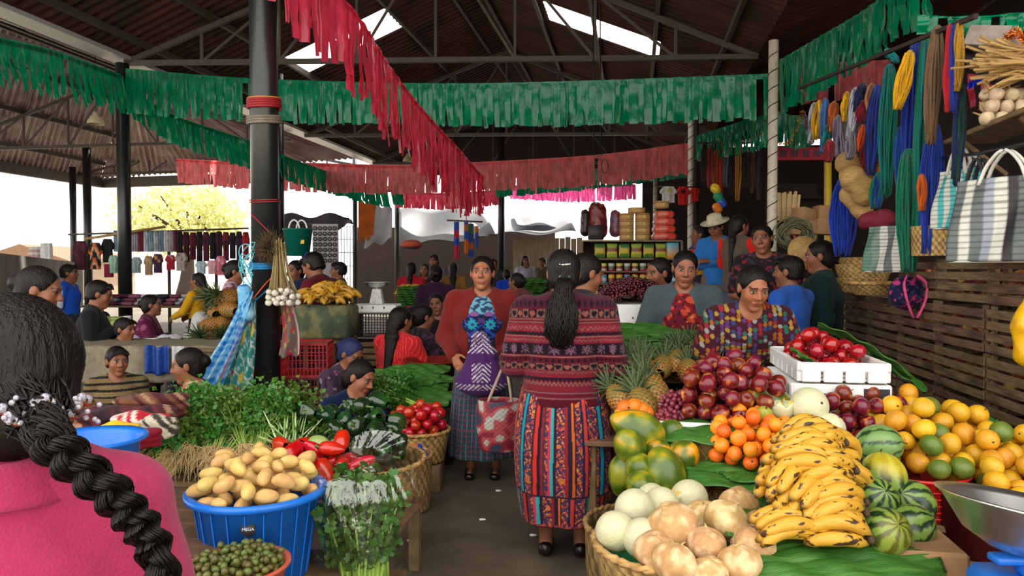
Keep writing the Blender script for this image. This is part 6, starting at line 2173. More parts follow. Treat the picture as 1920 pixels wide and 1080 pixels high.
for row, (py, Y, n) in enumerate(((842, 3.10, 9), (815, 3.25, 9), (795, 3.42, 9), (780, 3.58, 8))):
 for k in range(n):
  px = (318 if row < 2 else 300) + k * (180 - row * 4) / 8 + random.uniform(-8, 8)
  p = at(px, py + random.uniform(-6, 6), Y)
  put(CIL[ii % 2] if row < 2 else NRB, (p.x, Y, p.z - (.0 if row < 2 else .2)), 'cilantro bunch with pale roots hanging over the front of the herb pile' if row < 2 else 'leafy herb bunch laid in the big green pile by the pole', 'rooted cilantro bunches' if row < 2 else 'leafy bunches in the herb pile', (R(-62 - 8 * row) if row < 2 else R(-30 + random.uniform(-20, 20)), random.uniform(-.25, .25), random.uniform(-.5, .5)), random.uniform(.9, 1.1))
  ii += 1
for k in range(7):
 p = at(290 + k * 20, 800 + 12 * (k % 2), 3.2)
 put(NRB, (p.x - .02, p.y, p.z - .16), 'leafy herb bunch at the left end of the green pile', 'herb bunches at the left end', (R(-20), random.uniform(-.5, .1), k), .9)
for k in range(6):
 p = at(500 + k * 16, 812, 3.35 + .04 * (k % 3))
 put(NRB, (p.x, p.y, p.z - .17), 'leafy herb bunch behind the spring onions and red peppers', 'herb bunches behind the red peppers', (R(-25), random.uniform(-.2, .2), k * 1.3), 1.0)
plank_table((-1.32, 3.42, 0), .95, .75, .52, 'plank table under the green herb pile')
p = at(400, 830, 3.4)
bx = part('wooden_box', box(.85, .5, .12, (0, 0, .06), .006), m_woodx, None, False, loc=(-1.34, 3.50, .522))
tag(bx, 'wooden box raising the back of the green herb pile', 'box')
# spring onions with bulbs
ON = []
g, gb_ = G(), G()
rs = np.random.default_rng(8)
for i in range(16):
 o = rs.normal(0, .018, 2)
 g.add(tube(bez((o[0], o[1], .02), (o[0] * 1.6, o[1] * 1.4, .14), (o[0] * 4 + rs.normal(0, .02), o[1] * 2, .30), n=7), [.008, .008, .007, .006, .005, .004, .002], 6), cmix(hexc(206, 216, 170), hexc(96, 150, 60), [.0])[0] if i % 3 == 0 else hexc(128, 170, 84))
 gb_.add(xf(ball(.011, .011, .014, 8, 6), (o[0], o[1], .012)))
 for j in range(5):
  q = rs.normal(0, .014, 3)
  gb_.add(tube(bez((o[0], o[1], .0), (o[0] + q[0], o[1] + q[1], -.03), (o[0] + q[0] * 2, o[1] + q[1] * 2, -.06), n=4), [.0016, .0013, .001, .0006], 4))
m_stalk = pm('onion_stalk', None, rough=.4, var=.15, scale=20, bump=.05)
SON = proto('spring_onion_bunch', g.vf, m_stalk, 'vegetable', [('bulbs', gb_.vf[:2], m_root)])
for px, py, Y, rz in ((512, 830, 3.1, .3), (535, 822, 3.16, .15), (556, 826, 3.2, -.3)):
 put(SON, at(px + 12, py + 40, Y), 'spring onion bunch standing behind the red peppers', 'spring onion bunches', (R(-42), rz, random.uniform(0, 3)), .72)
sq = proto('squash', lump(.05, .036, .034, .03, 30, 3), pm('pale_green_squash', rgb(150, 170, 96), rough=.4, var=.15), 'vegetable', [('stem', tube([(.045, 0, .0), (.06, 0, .006)], .006, 6), m_stem)])
put(sq, at(598, 832, 3.02), 'pale green squash between red and green peppers', None, (0, .2, R(-20)))
# peppers
def pepper(seed, r=.04, h=.05):
 k = np.linspace(0, 1, 18)
 rr = r * np.sin(np.clip(k * .94 + .05, 0, 1) * PI) ** .55 * (1.12 - .3 * (1 - k))
 V, F = lathe(np.c_[rr, (k - .5) * h * 2], 32)
 a = np.arctan2(V[:, 1], V[:, 0])
 V[:, :2] *= (1 - .11 * np.abs(np.cos(a * 1.5 + seed)) ** 6 * 1.2 + .04 * np.cos(3 * a + seed))[:, None]
 top = V[:, 2] > h * .75
 rad = np.hypot(V[:, 0], V[:, 1])
 V[top, 2] -= (h * .34 * np.exp(-(rad[top] / (r * .45)) ** 2))
 return V, F
def pep_stem(h):
 return tube(bez((0, 0, h * .62), (.002, 0, h * .9), (.010, .004, h * 1.25), n=6), [.013, .006, .005, .005, .005, .006], 8)
m_gstem = pm('green_stem', rgb(88, 122, 50), rough=.6, var=.2)
RP = proto('red_pepper', pepper(1, .033, .06), m_rpep, 'vegetable', [('stem', pep_stem(.05), m_gstem)])
GP = proto('green_pepper', pepper(2, .044, .052), m_gpep, 'vegetable', [('stem', pep_stem(.052), m_gstem)])
C = pack(40, lambda q: q.uniform(.034, .040), ell(-.80, 2.94, .21, .13, R(-8)), lambda x, y: .52 + 0 * x, 1.0, 80, 41, (-.86, 3.0))
heap(RP, C, .038, 'shiny red pepper in the pile behind the potatoes', 'red peppers behind the potatoes')
C = pack(46, lambda q: q.uniform(.042, .05), ell(-.74, 3.36, .25, .19), lambda x, y: .51 + 0 * x, .9, 80, 42, (-.70, 3.46))
heap(GP, C, .046, 'glossy dark green pepper in the basket behind the bagged celery', 'dark green peppers in the wide basket')
plank_table((-.76, 3.16, 0), .62, .72, .33, 'plank table under the pepper heaps')
gpb = basket((-.72, 3.38, .332), .26, .315, .20, 'wide low cane basket heaped with dark green peppers', 1.0)
rpb = part('fruit_box', box(.44, .26, .17, (0, 0, .086), .006), m_card, None, False, loc=(-.85, 2.92, .332))
tag(rpb, 'cardboard box under the red peppers', 'box')
# celery in a clear bag
ce = at(682, 950, 2.62)
def celery(seed):
 rs = np.random.default_rng(seed)
 g, tips = G(), []
 for i in range(12):
  a, rr = i * 2.4, .012 + .018 * (i / 12)
  o = A(math.cos(a), math.sin(a), 0)
  l = rs.uniform(.26, .4)
  P = bez(o * rr * .7, o * rr * 1.5 + A(0, 0, l * .55), o * (rr + .05) + A(0, 0, l), n=7)
  g.add(tube(P, [.012, .012, .011, .009, .007, .005, .003], 7, squash=.6))
  for q in (2.2, 2.9, 3.5, 4.2, 5, 5.6, 6):
   tips.append([np.interp(q, range(7), P[:, c]) for c in range(3)])
 V, F = leaflets(tips, .036, rs, 9, .02)
 return g.vf[:2], (V, F)
m_cel = pm('celery_stalk', rgb(150, 186, 76), rough=.4, var=.2, scale=14, bump=.2, stretch=(6, 6, .5))
m_cleaf = pm('celery_leaf', rgb(62, 112, 32), rough=.45, var=.3, scale=14, bump=.15, translucent=.2, obvar=.2)
cs, clf = celery(3)
CEL = proto('celery_bunch', cs, m_cel, 'vegetable', [('leaves', clf, m_cleaf)])
for i, (dx, dy, rx, ry) in enumerate(((-.05, -.05, 0, -.1), (.04, -.06, 0, .1), (-.07, .04, .1, -.15), (.06, .04, .1, .15), (0, .06, .12, 0), (0, -.02, 0, 0), (.0, -.08, -.05, .02))):
 put(CEL, (ce.x + dx, 2.64 + dy, .275), 'leafy celery bunch standing inside the clear bag', 'celery bunches in the clear bag', (rx, ry, i * 1.1), (.92, .92, .97))
def bagf(u, v):
 a = u * 2 * PI
 z = .27 + .46 * np.minimum(v / .8, 1) + .04 * np.clip((v - .8) / .2, 0, 1)
 r = np.interp(v, [0, .04, .3, .6, .72, .80, .86, 1], [.13, .16, .185, .20, .175, .085, .055, .10])
 cr = np.sin(a * 13 + v * 3) * .06 * np.clip((v - .5) * 2.4, 0, 1) + np.sin(a * 5 + v * 9) * .035 + np.sin(a * 29 + v * 20) * .02
 r = r * (1 + cr)
 lift = .035 * np.clip((v - .84) / .16, 0, 1) * np.sin(a - .3)
 return ce.x + r * np.cos(a) + .05 * np.clip((v - .84) / .16, 0, 1), 2.64 + r * np.sin(a) * .95, z + lift
def film_mat():
 m, nt, out = _nt('clear_wrap')
 t = nt.nodes.new('ShaderNodeBsdfTransparent')
 t.inputs[0].default_value = (.93, .95, .93, 1)
 g = nt.nodes.new('ShaderNodeBsdfGlossy')
 g.inputs['Color'].default_value = (.13, .13, .13, 1)
 g.inputs['Roughness'].default_value = .17
 n = _noise(nt, 14, 4, (1, 1, .5))
 b = nt.nodes.new('ShaderNodeBump')
 b.inputs['Strength'].default_value = .9
 b.inputs['Distance'].default_value = .03
 nt.links.new(n.outputs[0], b.inputs['Height'])
 nt.links.new(b.outputs[0], g.inputs['Normal'])
 a = nt.nodes.new('ShaderNodeAddShader')
 nt.links.new(t.outputs[0], a.inputs[0])
 nt.links.new(g.outputs[0], a.inputs[1])
 nt.links.new(a.outputs[0], out.inputs['Surface'])
 return m
m_film = film_mat()
solo('clear_bag', surf(bagf, 120, 60, True), m_film, 'big clear plastic bag tied around leafy celery on the aisle corner', 'bag')
cbk = part('wooden_box', box(.26, .26, .265, (0, 0, .1325), .008), m_woodx, None, False, loc=(ce.x, 2.66, 0))
tag(cbk, 'wooden box under the clear bag of celery', 'box')
# tied cloths, garlic braid and cords on the near pole
def apron(P):
 return P
def cloth_strip(name, pts, w0, w1, fn, label, n=60, m=26, folds=3, cat='cloth', mat=None):
 P = bez(*pts, n=n)
 def f(u, v):
  i = np.clip((u * (n - 1)).astype(int), 0, n - 1)
  c = P[i]
  w = w0 + (w1 - w0) * u
  x = (v - .5) * w
  return c[..., 0] + x, c[..., 1] + .03 * np.sin(v * PI * 2 * folds + u * 3) * (.4 + u), c[..., 2] + .01 * np.sin(v * 14)
 V, F = surf(f, n, m)
 U, Vv = np.repeat(np.linspace(0, 1, n), m), np.tile(np.linspace(0, 1, m), n)
 return tag(part(name, thick((V, F, fn(U, Vv)), .004), mat or m_cloth, None), label, cat)
def gingham(U, V):
 a, b = np.modf(V * 5 + U * 2)[0] < .5, np.modf(U * 17)[0] < .5
 C = np.broadcast_to(hexc(164, 206, 226), (len(U), 3)).copy()
 C[a ^ b] = hexc(110, 176, 216)
 C[a & b] = hexc(30, 120, 196)
 C[(V > .8) & (V < .86)] = hexc(180, 60, 70)
 return C
def lattice_cloth(U, V):
 C = np.broadcast_to(hexc(54, 140, 136), (len(U), 3)).copy()
 a, b = np.modf(np.abs(V * 4 + U * 7))[0], np.modf(np.abs(V * 4 - U * 7 + 20))[0]
 C[(a < .16) | (b < .16)] = hexc(196, 220, 214)
 n = vnoise(np.c_[U * 6, V * 3, 0 * U], 2, 3)
 C[n > .55] = hexc(206, 70, 50)
 C[n < -.6] = hexc(214, 190, 90)
 return C
cloth_strip('checked_cloth', [at(468, 548, 5.35), at(440, 620, 5.3), at(400, 700, 5.25), at(345, 805, 5.2)], .06, .26, gingham, 'sky blue checked apron cloth tied to the near pole and draped left')
cloth_strip('printed_cloth', [at(470, 560, 5.44), at(456, 640, 5.42), at(438, 720, 5.4), at(425, 790, 5.4)], .08, .36, lattice_cloth, 'teal lattice printed apron cloth hanging beside the checked one')
bag_blob('knotted_cloth', [at(458, 545, 5.38), at(462, 590, 5.36)], [.05, .045], m_cloth, 'blue knotted cloth bundle with a strawberry print on the near pole', 'cloth', vcol=floral([(110, 176, 216), (60, 120, 190), (150, 200, 220), (196, 60, 50)], .05, 4), seed=2, res=.008)
p1x, p1y = p1.location.x, p1.location.y
def wrap(z, r, n, col, label, turns=3, slack=.004, name='cord'):
 a = np.linspace(0, 2 * PI * turns, 40 * turns)
 rs = np.random.default_rng(int(z * 100))
 R_ = .103 + r + slack * rs.uniform(.3, 1)
 V, F = tube(np.c_[p1x + R_ * np.cos(a), p1y + R_ * np.sin(a), z + (a / a[-1] - .5) * n + .012 * np.sin(a)], r, 6)
 return tag(part(name, (V, F), pm('cord_%d_%d_%d' % col, rgb(*col), rough=.6, var=.2, bump=.15), None), label, 'cord')
zz = lambda py: at(498, py, 5.5).z
wrap(zz(190), .012, .07, (150, 26, 34), 'red cloth band wrapped high on the near pole', 4)
wrap(zz(182), .008, .03, (190, 130, 40), 'gold ribbon over the red band on the near pole', 2, .014)
wrap(zz(222), .013, .06, (120, 112, 100), 'grey rope wrapped below the red band on the near pole', 3)
wrap(zz(497), .008, .05, (40, 140, 200), 'blue twine wound around the near pole at the garlic', 4)
wrap(zz(375), .005, .03, (150, 40, 50), 'thin red twine around the near pole above the garlic', 2)
for pts, col, lab in (([at(470, 400, 5.44), at(500, 430, 5.46), at(515, 445, 5.44)], (170, 30, 44), 'red ribbon slanting down to the garlic on the near pole'), ([at(475, 560, 5.4), at(500, 530, 5.42), at(520, 512, 5.42)], (230, 84, 40), 'orange ribbon tied across the near pole'),
                      ([at(470, 572, 5.41), at(500, 545, 5.43), at(522, 528, 5.42)], (40, 120, 190), 'blue ribbon tied below the orange one')):
 tag(part('ribbon', tube(bez(*pts, n=14), .012, 8, squash=.4), pm('ribbon_%d_%d_%d' % col, rgb(*col), rough=.5, var=.15)), lab, 'ribbon')
for k, (dx, dy) in enumerate(((0, 0), (-.02, .05), (.02, -.05))):
 a = np.linspace(0, 5 * PI, 70)
 c = at(462, 475, 5.4)
 V, F = tube(np.c_[c.x + dx + .06 * np.cos(a) * (1 - a / 30), c.y + dy + .02 * np.sin(a), c.z + .09 * np.sin(a * .8 + k) - .012 * a], .004, 5)
 tag(part('cord_loops', (V, F), pm('aqua_cord', rgb(90, 190, 206), rough=.6)), 'loops of aqua cord hanging at the left of the near pole' + ('', ', middle tangle', ', lowest tangle')[k], 'cord')
# garlic braid and dried roots
rs = np.random.default_rng(9)
t = thing('garlic_braid', 'braid of white garlic with long stalks tied to the near pole', 'garlic', tuple(at(530, 558, 5.36)))
g = G()
gt = at(524, 455, 5.4) - t.location
for i in range(60):
 o = rs.normal(0, .03, 3)
 g.add(tube(bez(A(*gt) + o * .5, A(*gt) * .5 + o * .8 + A(.0, 0, 0), A(0, 0, .02) + o * A(1.6, 1, .6), n=6), .0055, 5))
part('stalks', g.vf[:2], pm('dry_garlic_stalk', rgb(150, 130, 84), rough=.8, var=.25), t, loc=(0, 0, 0))
m_wg = pm('white_garlic_skin', rgb(214, 206, 190), rough=.6, var=.15, scale=20, bump=.1)
for i, (x, y, z, r) in enumerate(pack(42, lambda q: q.uniform(.018, .024), ell(0, 0, .115, .07), lambda x, y: -.06 + 0 * x, 2.0, 60, 51)):
 part('garlic_bulb', xf(garlic_vf(r), (x, y, z), (rs.uniform(-1, 1), rs.uniform(-1, 1), 0)), m_wg, t, loc=(0, 0, 0))
g = G()
c = at(504, 466, 5.38)
for i in range(260):
 d = rs.normal(0, 1, 3); d /= np.linalg.norm(d)
 g.add(tube(bez(A(*c) + d * A(.03, .02, .04), A(*c) + d * A(.08, .05, .09), A(*c) + d * A(.12, .06, .14) + rs.normal(0, .015, 3), n=4), [.003, .0025, .002, .001], 4))
tag(part('dried_herb_bundle', g.vf[:2], pm('dry_brown_herb', rgb(84, 66, 40), rough=.9, var=.3)), 'dry brown root bundle tied to the near pole above the garlic', 'herb')
# printed bag hanging on the right of the pole
def prbag(U, V):
 n, m_ = vnoise(np.c_[U * 5, V * 4, 0 * U], 1.6, 2), vnoise(np.c_[U * 5, V * 4, 0 * U], 2.3, 6)
 C = np.broadcast_to(hexc(120, 96, 90), (len(U), 3)).copy()
 C[n > .2] = hexc(176, 60, 70); C[m_ > .4] = hexc(170, 150, 80); C[m_ < -.45] = hexc(80, 110, 100)
 C[V > .9] = hexc(206, 170, 170)
 return C
cloth_strip('printed_cloth', [at(538, 572, 5.5), at(543, 620, 5.5), at(541, 668, 5.5)], .09, .15, prbag, 'faded red floral cloth hanging right behind the near pole', folds=1)
# blue basin, folded textiles at the left behind the pink jacket
bs = at(150, 850, 2.2)
t = thing('blue_basin', 'blue plastic basin rim showing behind the pink jacket', 'basin', (bs.x, 2.25, .5))
part('basin_body', lathe([(1e-3, 0), (.11, 0), (.14, bs.z - .5 + .02), (.165, bs.z - .47), (.162, bs.z - .46), (.135, bs.z - .47), (.10, .01), (1e-3, .01)], 48), m_blue, t, loc=(0, 0, 0))
plank_table((-1.28, 2.5, 0), .7, .8, .497, 'plank table under the blue basin and the bright folded cloths')
def folded(px, py, Y, w, d, h, cols, label, rz=0, step=.02):
 c = at(px, py, Y)
 S = Sdf((-w, -d, -h), (w, d, h * 1.2), .008)
 for k in range(3):
  S.ell((0, 0, -h * .3 + k * h * .35), (w * .5, d * .5, h * .3), None, .01)
 V, F = S.mesh()
 V[:, 2] += .012 * vnoise(V, 22)
 o = part('folded_cloth', (V, F, hbands(cols, step)(np.c_[V[:, 1], V[:, 2], V[:, 0] + V[:, 2]])), m_cloth, None, loc=tuple(c))
 o.rotation_euler = (0, 0, rz)
 return tag(o, label, 'cloth')
folded(225, 795, 2.9, .42, .2, .10, [(70, 22, 30), (150, 110, 90), (96, 34, 40), (40, 20, 28)], 'maroon and cream folded shawl behind the basin', .3)
folded(285, 765, 3.1, .3, .14, .09, [(150, 116, 90), (80, 30, 36), (110, 70, 50)], 'rolled cream and wine shawl above the folded maroon one', .5)
folded(265, 800, 2.75, .22, .16, .08, [(170, 20, 40), (180, 24, 44), (206, 190, 180)], 'red folded cloth with a white edge next to the yellow one')
folded(225, 812, 2.6, .14, .10, .06, [(226, 180, 20)], 'bright yellow folded cloth behind the blue basin')
folded(297, 803, 2.7, .14, .10, .07, [(180, 170, 150), (60, 54, 50), (190, 180, 160)], 'cream cloth with black pattern beside the herb pile', .2, .012)
folded(250, 822, 2.55, .2, .12, .06, [(120, 12, 34)], 'wine red cloth in front of the yellow one')
# ------------------------------------------------------------------ people and stalls of the middle and left background
def P_(label, px, Y, yaw, topz=None, H=1.5, sit=None, z=0.0, **kw):
 p = at(px, 500, Y)
 return person(label, (p.x, Y, z), yaw=yaw, H=H, sit=sit, **kw)
def shirt(*c, **k):
 return dict(fn=solid(*c), sleeve=k.get('sleeve', 'long'), hem=k.get('hem', -.05), flare=k.get('flare', 1))
SKD = dict(type='skirt', fn=solid(40, 34, 50))
TRD = dict(type='trousers', fn=solid(34, 36, 46))
P_('woman with dark hair in grey behind the pink jacket looking down', 62, 3.5, -75, H=1.42, head=(0, R(16), 0), top=shirt(92, 84, 78), lower=SKD, hair='bun', res=.008)
P_('man in a blue shirt with white cuffs at the far left stalls', 128, 10, -80, H=1.62, sit=.62, top=dict(fn=lambda P: np.where((np.abs(P[:, 0]) > .225)[:, None], hexc(210, 214, 220), hexc(28, 84, 200)), sleeve='short', hem=-.05), lower=TRD, hair='short', res=.011)
pj = P_('man in a dark jacket holding a white cup at the left', 158, 6.5, -70, H=1.55, sit=.5, head=(0, R(14), 0), lean=R(10), arms=('work', 'chest'), top=shirt(22, 28, 28), lower=TRD, hair='short', res=.009)
w_ = pj['wr'][1]
wear(pj, 'paper_cup', xf(lathe([(1e-3, 0), (.026, 0), (.034, .09), (.036, .092), (.033, .092), (.024, .004), (1e-3, .004)], 20), tuple(A(*w_) + A(-.03, .09, .02))), m_box)
P_('boy in a dark grey top leaning at the covered table', 205, 6.35, -95, H=1.3, sit=.32, head=(R(-6), R(6), 0), lean=R(16), arms=('work', 'work'), top=shirt(44, 50, 60), lower=TRD, hair='short', res=.009)
def stripe_shirt(P):
 C = np.broadcast_to(hexc(118, 98, 66), P.shape).copy()
 C[np.modf(P[:, 2] / .05 + 20)[0] < .36] = hexc(24, 24, 24)
 C[P[:, 2] < .2] = hexc(44, 42, 40)
 C[(np.hypot(P[:, 0] + .05, (P[:, 2] - .28)) < .022) & (P[:, 1] > 0)] = hexc(40, 90, 200)
 return C
P_('boy in a tan and black striped pullover sitting in the aisle', 216, 5.3, -150, H=1.35, sit=.14, head=(R(14), R(4), 0), arms=('down', 'front'), top=dict(fn=stripe_shirt, sleeve='long', hem=-.05, res=.007), lower=TRD, hair='short', res=.007)
def purple_knit(P):
 n = vnoise(P * A(1, 1, .6), 30, 3)
 return cmix(hexc(92, 24, 62), hexc(150, 80, 110), ssplit(n, .2, .5))
P_('woman in a mottled purple sweater seated at the low goods table', 262, 8.0, -75, sit=.35, lean=R(12), arms=('work', 'work'), top=dict(fn=purple_knit, sleeve='long', hem=-.05), lower=SKD, hair='bun', res=.009)
P_('woman in a yellow top and dark skirt facing left by the clothes', 372, 9.2, 80, H=1.36, arms=('work', 'front'), top=shirt(206, 154, 24), lower=dict(type='skirt', fn=solid(28, 26, 34)), hair='long', res=.011)
P_('woman in a pale pink flowered blouse beyond the near pole', 437, 7.6, -80, H=1.5, head=(0, R(14), 0), arms=('work', 'front'), top=dict(fn=floral([(190, 160, 170), (150, 70, 90), (206, 190, 190), (120, 60, 90)], .035), sleeve='long', hem=-.05), lower=SKD, hair='bun', res=.009)
P_('seated woman in a cream and rust patterned blouse behind the checked cloth', 378, 4.9, 100, sit=.10, lean=R(8), head=(R(4), R(10), 0), arms=('work', 'work'), top=dict(fn=floral([(190, 176, 130), (60, 40, 36), (176, 90, 60), (206, 190, 150)], .04, 4), sleeve='short', hem=-.05), lower=dict(type='skirt', fn=solid(90, 40, 40)), hair='bun', res=.008)
bk_ = P_('person in blue carrying a green bucket on one shoulder', 556, 7.9, 150, H=1.5, arms=('up', 'up'), head=(0, R(4), 0), top=shirt(36, 74, 160), lower=dict(type='skirt', fn=floral([(20, 24, 50), (60, 60, 120), (30, 30, 44)], .04)), hair='bun', res=.009)
bl = at(560, 480, 7.78)
t = thing('bucket', 'green bucket with white handles carried above the bananas', 'bucket', (bl.x, 7.76, bl.z))
t.scale = (1.1, 1.1, 1.1)
part('bucket_body', lathe([(1e-3, 0), (.105, 0), (.135, .245), (.143, .248), (.143, .258), (.128, .256), (.098, .008), (1e-3, .008)], 40), pm('green_plastic', rgb(10, 104, 86), rough=.35, var=.1), t, loc=(0, 0, 0))
for s in (-1, 1):
 a = np.linspace(0, PI, 14)
 part('handle', tube(np.c_[s * .03 + .05 * np.cos(a), s * .02 + 0 * a, .25 + .09 * np.sin(a)], .008, 7), m_box, t, loc=(0, 0, 0))
part('sticker', box(.035, .004, .035, (.07, -.105, .13)), pm('yellow_sticker', rgb(220, 190, 60)), t, False, loc=(0, 0, 0))
P_('man in a maroon shirt bending over the plantains', 625, 6.75, 70, H=1.6, lean=R(20), head=(0, R(24), 0), arms=('work', 'work'), top=shirt(92, 16, 30), lower=TRD, hair='short', res=.008)
P_('person in dark blue behind the bending man in maroon', 592, 7.6, 30, H=1.55, lean=R(8), top=shirt(24, 40, 70), lower=TRD, hair='short', res=.011, build_face=False)
P_('man with dark hair far behind the bending man in maroon', 636, 9.6, 100, H=1.5, top=shirt(90, 60, 50), lower=TRD, hair='short', res=.012)
def redstripe(P):
 a = np.modf(np.abs(np.arctan2(P[:, 0], P[:, 1]) * .2 / .03) + 30)[0]
 C = np.broadcast_to(hexc(206, 36, 40), P.shape).copy()
 C[(a < .22) & (P[:, 2] > .12)] = hexc(226, 84, 80)
 C[(a < .34) & (P[:, 2] <= .12)] = hexc(214, 186, 160)
 C[P[:, 2] < -.03] = hexc(206, 180, 170)
 return C
P_('seated woman from behind in a red sweater with cream stripes', 738, 6.2, -24, sit=.30, lean=R(10), head=(R(-20), R(6), 0), arms=('work', 'work'), top=dict(fn=redstripe, sleeve='long', hem=-.06, mat=m_knit, res=.007, flare=1.1), lower=SKD, hair='long', res=.008)
P_('seated woman with a bowed head, blue headscarf and mauve print blouse', 622, 5.75, -120, sit=.12, lean=R(18), head=(0, R(30), 0), arms=('chest', 'work'), top=dict(fn=floral([(70, 50, 70), (140, 120, 150), (50, 30, 50), (110, 60, 80)], .03, 1), sleeve='long', hem=-.05), lower=SKD, hair='bun', hair_mat=pm('blue_scarf_hair', rgb(26, 36, 86), rough=.7, var=.5, scale=14), res=.008)
P_('woman in a navy sweater sitting low beside the near pole', 648, 5.0, -140, sit=.04, lean=R(16), head=(R(20), R(22), R(-8)), arms=('work', 'work'), top=dict(fn=solid(12, 30, 62), sleeve='long', hem=-.05, mat=m_knit), lower=SKD, hair='long', res=.006, skin=A(*rgb(156, 100, 72)))
P_('seated woman in a dark print blouse right of the red sweater', 790, 6.7, -60, sit=.3, head=(0, R(10), 0), arms=('work', 'work'), top=dict(fn=floral([(40, 30, 40), (80, 50, 70), (30, 24, 34)], .03, 2), sleeve='short'), lower=SKD, hair='bun', res=.009)
P_('smiling woman in black crouching near the pink bundle', 822, 7.9, -170, sit=.36, head=(R(-20), R(4), R(10)), top=shirt(30, 20, 26), lower=SKD, hair='bun', res=.009)
P_('person in dark purple with a dark hood, back turned', 817, 8.6, 10, H=1.46, top=shirt(46, 22, 48), lower=dict(type='skirt', fn=solid(40, 20, 44)), hair='bun', res=.011, build_face=False)
hb = P_('woman in a crimson sweater with a striped bundle on her head', 772, 12.2, -10, H=1.52, top=shirt(170, 24, 40), lower=SKD, hair='pony', res=.012, build_face=False)
S = Sdf((-.2, -.2, -.12), (.2, .2, .12), .012)
S.ell((0, 0, 0), (.17, .16, .08), None, .01)
V, F = S.mesh()
q = at(772, 469, 12.2)
solo('cloth_bundle', (V, F, hbands([(170, 60, 70), (110, 110, 120), (60, 60, 80), (190, 90, 60)], .022)(V)), m_cloth, 'striped cloth bundle balanced on the head of the woman in crimson', 'bundle', loc=(q.x, 12.2, q.z + .09))
for lab, px, Y, yaw, H, c1, hair, kw in (('woman in black and orange facing the aisle behind the crimson sweater', 797, 13.0, 170, 1.5, (60, 40, 40), 'loose', {}), ('man in a grey jacket standing at the dark shop', 815, 15.0, 160, 1.7, (84, 92, 104), 'short', {}),
  ('person in an ochre top and pink skirt, back turned', 850, 13.4, 0, 1.52, (150, 104, 50), 'long', dict(lower=dict(type='skirt', fn=solid(150, 50, 80)))), ('man in a dark jacket near the hanging blouses', 926, 15.5, 190, 1.62, (60, 64, 60), 'short', {}), ('person bending under a bright blue bundle', 950, 15, 20, 1.4, (30, 70, 200), 'bun', {}),
  ('far woman in a white and lilac dress by the plank fence', 985, 19, 200, 1.75, (196, 190, 210), 'loose', dict(lower=dict(type='skirt', fn=solid(170, 150, 200)))), ('child beside the lilac dress at the plank fence', 999, 19.5, 180, 1.15, (60, 60, 70), 'short', {}), ('far person in dark clothes at the plank fence', 1018, 20, 150, 1.72, (90, 80, 70), 'short', {}), ('far person in white near the big shelf', 1073, 19, 150, 1.85, (200, 204, 210), 'short', {}), ('woman bending in a rose blouse left of the sweater', 1002, 8.8, 60, 1.42, (130, 70, 70), 'bun', dict(lean=R(30)))):
 kw.setdefault('lower', TRD if hair == 'short' else SKD)
 P_(lab, px, Y, yaw, H=H, top=shirt(*c1), hair=hair, res=.013, **kw)
# --- left table with cloths and goods
tp = plank_table((-2.95, 6.15, 0), 1.5, .6, .78, 'table with cloths hanging down where the boy leans')
solo('tablecloth', thick(surf(lambda u, v: (-3.62 + 1.3 * u + .01 * np.sin(v * 20), np.where(v < .6, 6.45 - .62 * v / .6, 5.83 - .015 - .012 * np.sin(u * 40)), np.where(v < .6, .792, .792 - .28 * (v - .6) / .4) + .006 * np.sin(u * 30 + v * 11)), 80, 24), .004) , pm('cream_sacking', rgb(128, 118, 98), rough=.9, var=.2), 'cream sacking cloth over the table edge', 'cloth')
c = at(296, 668, 5.78)
solo('plastic_sheet', thick(surf(lambda u, v: (c.x - .1 + .2 * u, 5.77 - .02 * np.sin(u * 14), .8 - .22 * v + .01 * np.sin(u * 9)), 30, 12), .004), pm('blue_sheet', rgb(14, 60, 140), rough=.4, var=.2, bump=.4), 'blue plastic sheet hanging on the table front', 'cloth')
solo('plastic_sheet', thick(surf(lambda u, v: (c.x + .11 + .1 * u, 5.775 - .01 * np.sin(u * 10), .8 - .16 * v), 20, 10), .004), pm('white_sheet', rgb(190, 190, 190), rough=.5, var=.15), 'white printed sack hanging right of the blue sheet', 'cloth')
bench = solo('wooden_bench', box(1.9, .3, .3, (0, 0, .15), .01), m_woodx, 'long brown wooden box bench in front of the cloth-covered table', 'bench', loc=(-2.75, 5.6, 0))
bench.rotation_euler = (0, 0, R(14))
m_lid = pm('assorted_goods', None, rough=.6, var=.2)
rs = np.random.default_rng(77)
def goods(n, x0, x1, y0, y1, z, cols, label, sz=(.05, .11), cat='bag', group=None):
 for i in range(n):
  w = rs.uniform(*sz)
  S = Sdf((-w, -w, -w), (w, w, w), w / 7)
  S.ell((0, 0, 0), (w * .8, w * .7, w * .45), None, .01)
  V, F = S.mesh()
  V = V * (1 + .12 * vnoise(V, 3 / w, i))[:, None]
  V[:, 2] -= V[:, 2].min()
  c = hexc(*cols[i % len(cols)])
  o = part('bundled_goods', (V, F, np.broadcast_to(c, V.shape)), m_lid, None, loc=(rs.uniform(x0, x1), rs.uniform(y0, y1), z))
  tag(o, label, cat, group)
def stand(px0, px1, Y, h, d, label, lw=True):
 a, b = at(px0, 500, Y), at(px1, 500, Y)
 plank_table(((a.x + b.x) / 2, Y, 0), abs(b.x - a.x), d, h, label)
 return a.x, b.x
x0, x1 = stand(225, 400, 8.0, .62, .9, 'low goods table before the seated woman in purple')
goods(14, x0 + .1, x1 - .1, 7.7, 8.3, .622, [(200, 200, 206), (150, 150, 170), (60, 50, 60), (206, 206, 200), (90, 60, 60)], 'small bundle of wrapped goods on the low table by the purple sweater', group='bundles on the low goods table')
c = at(245, 622, 7.2)
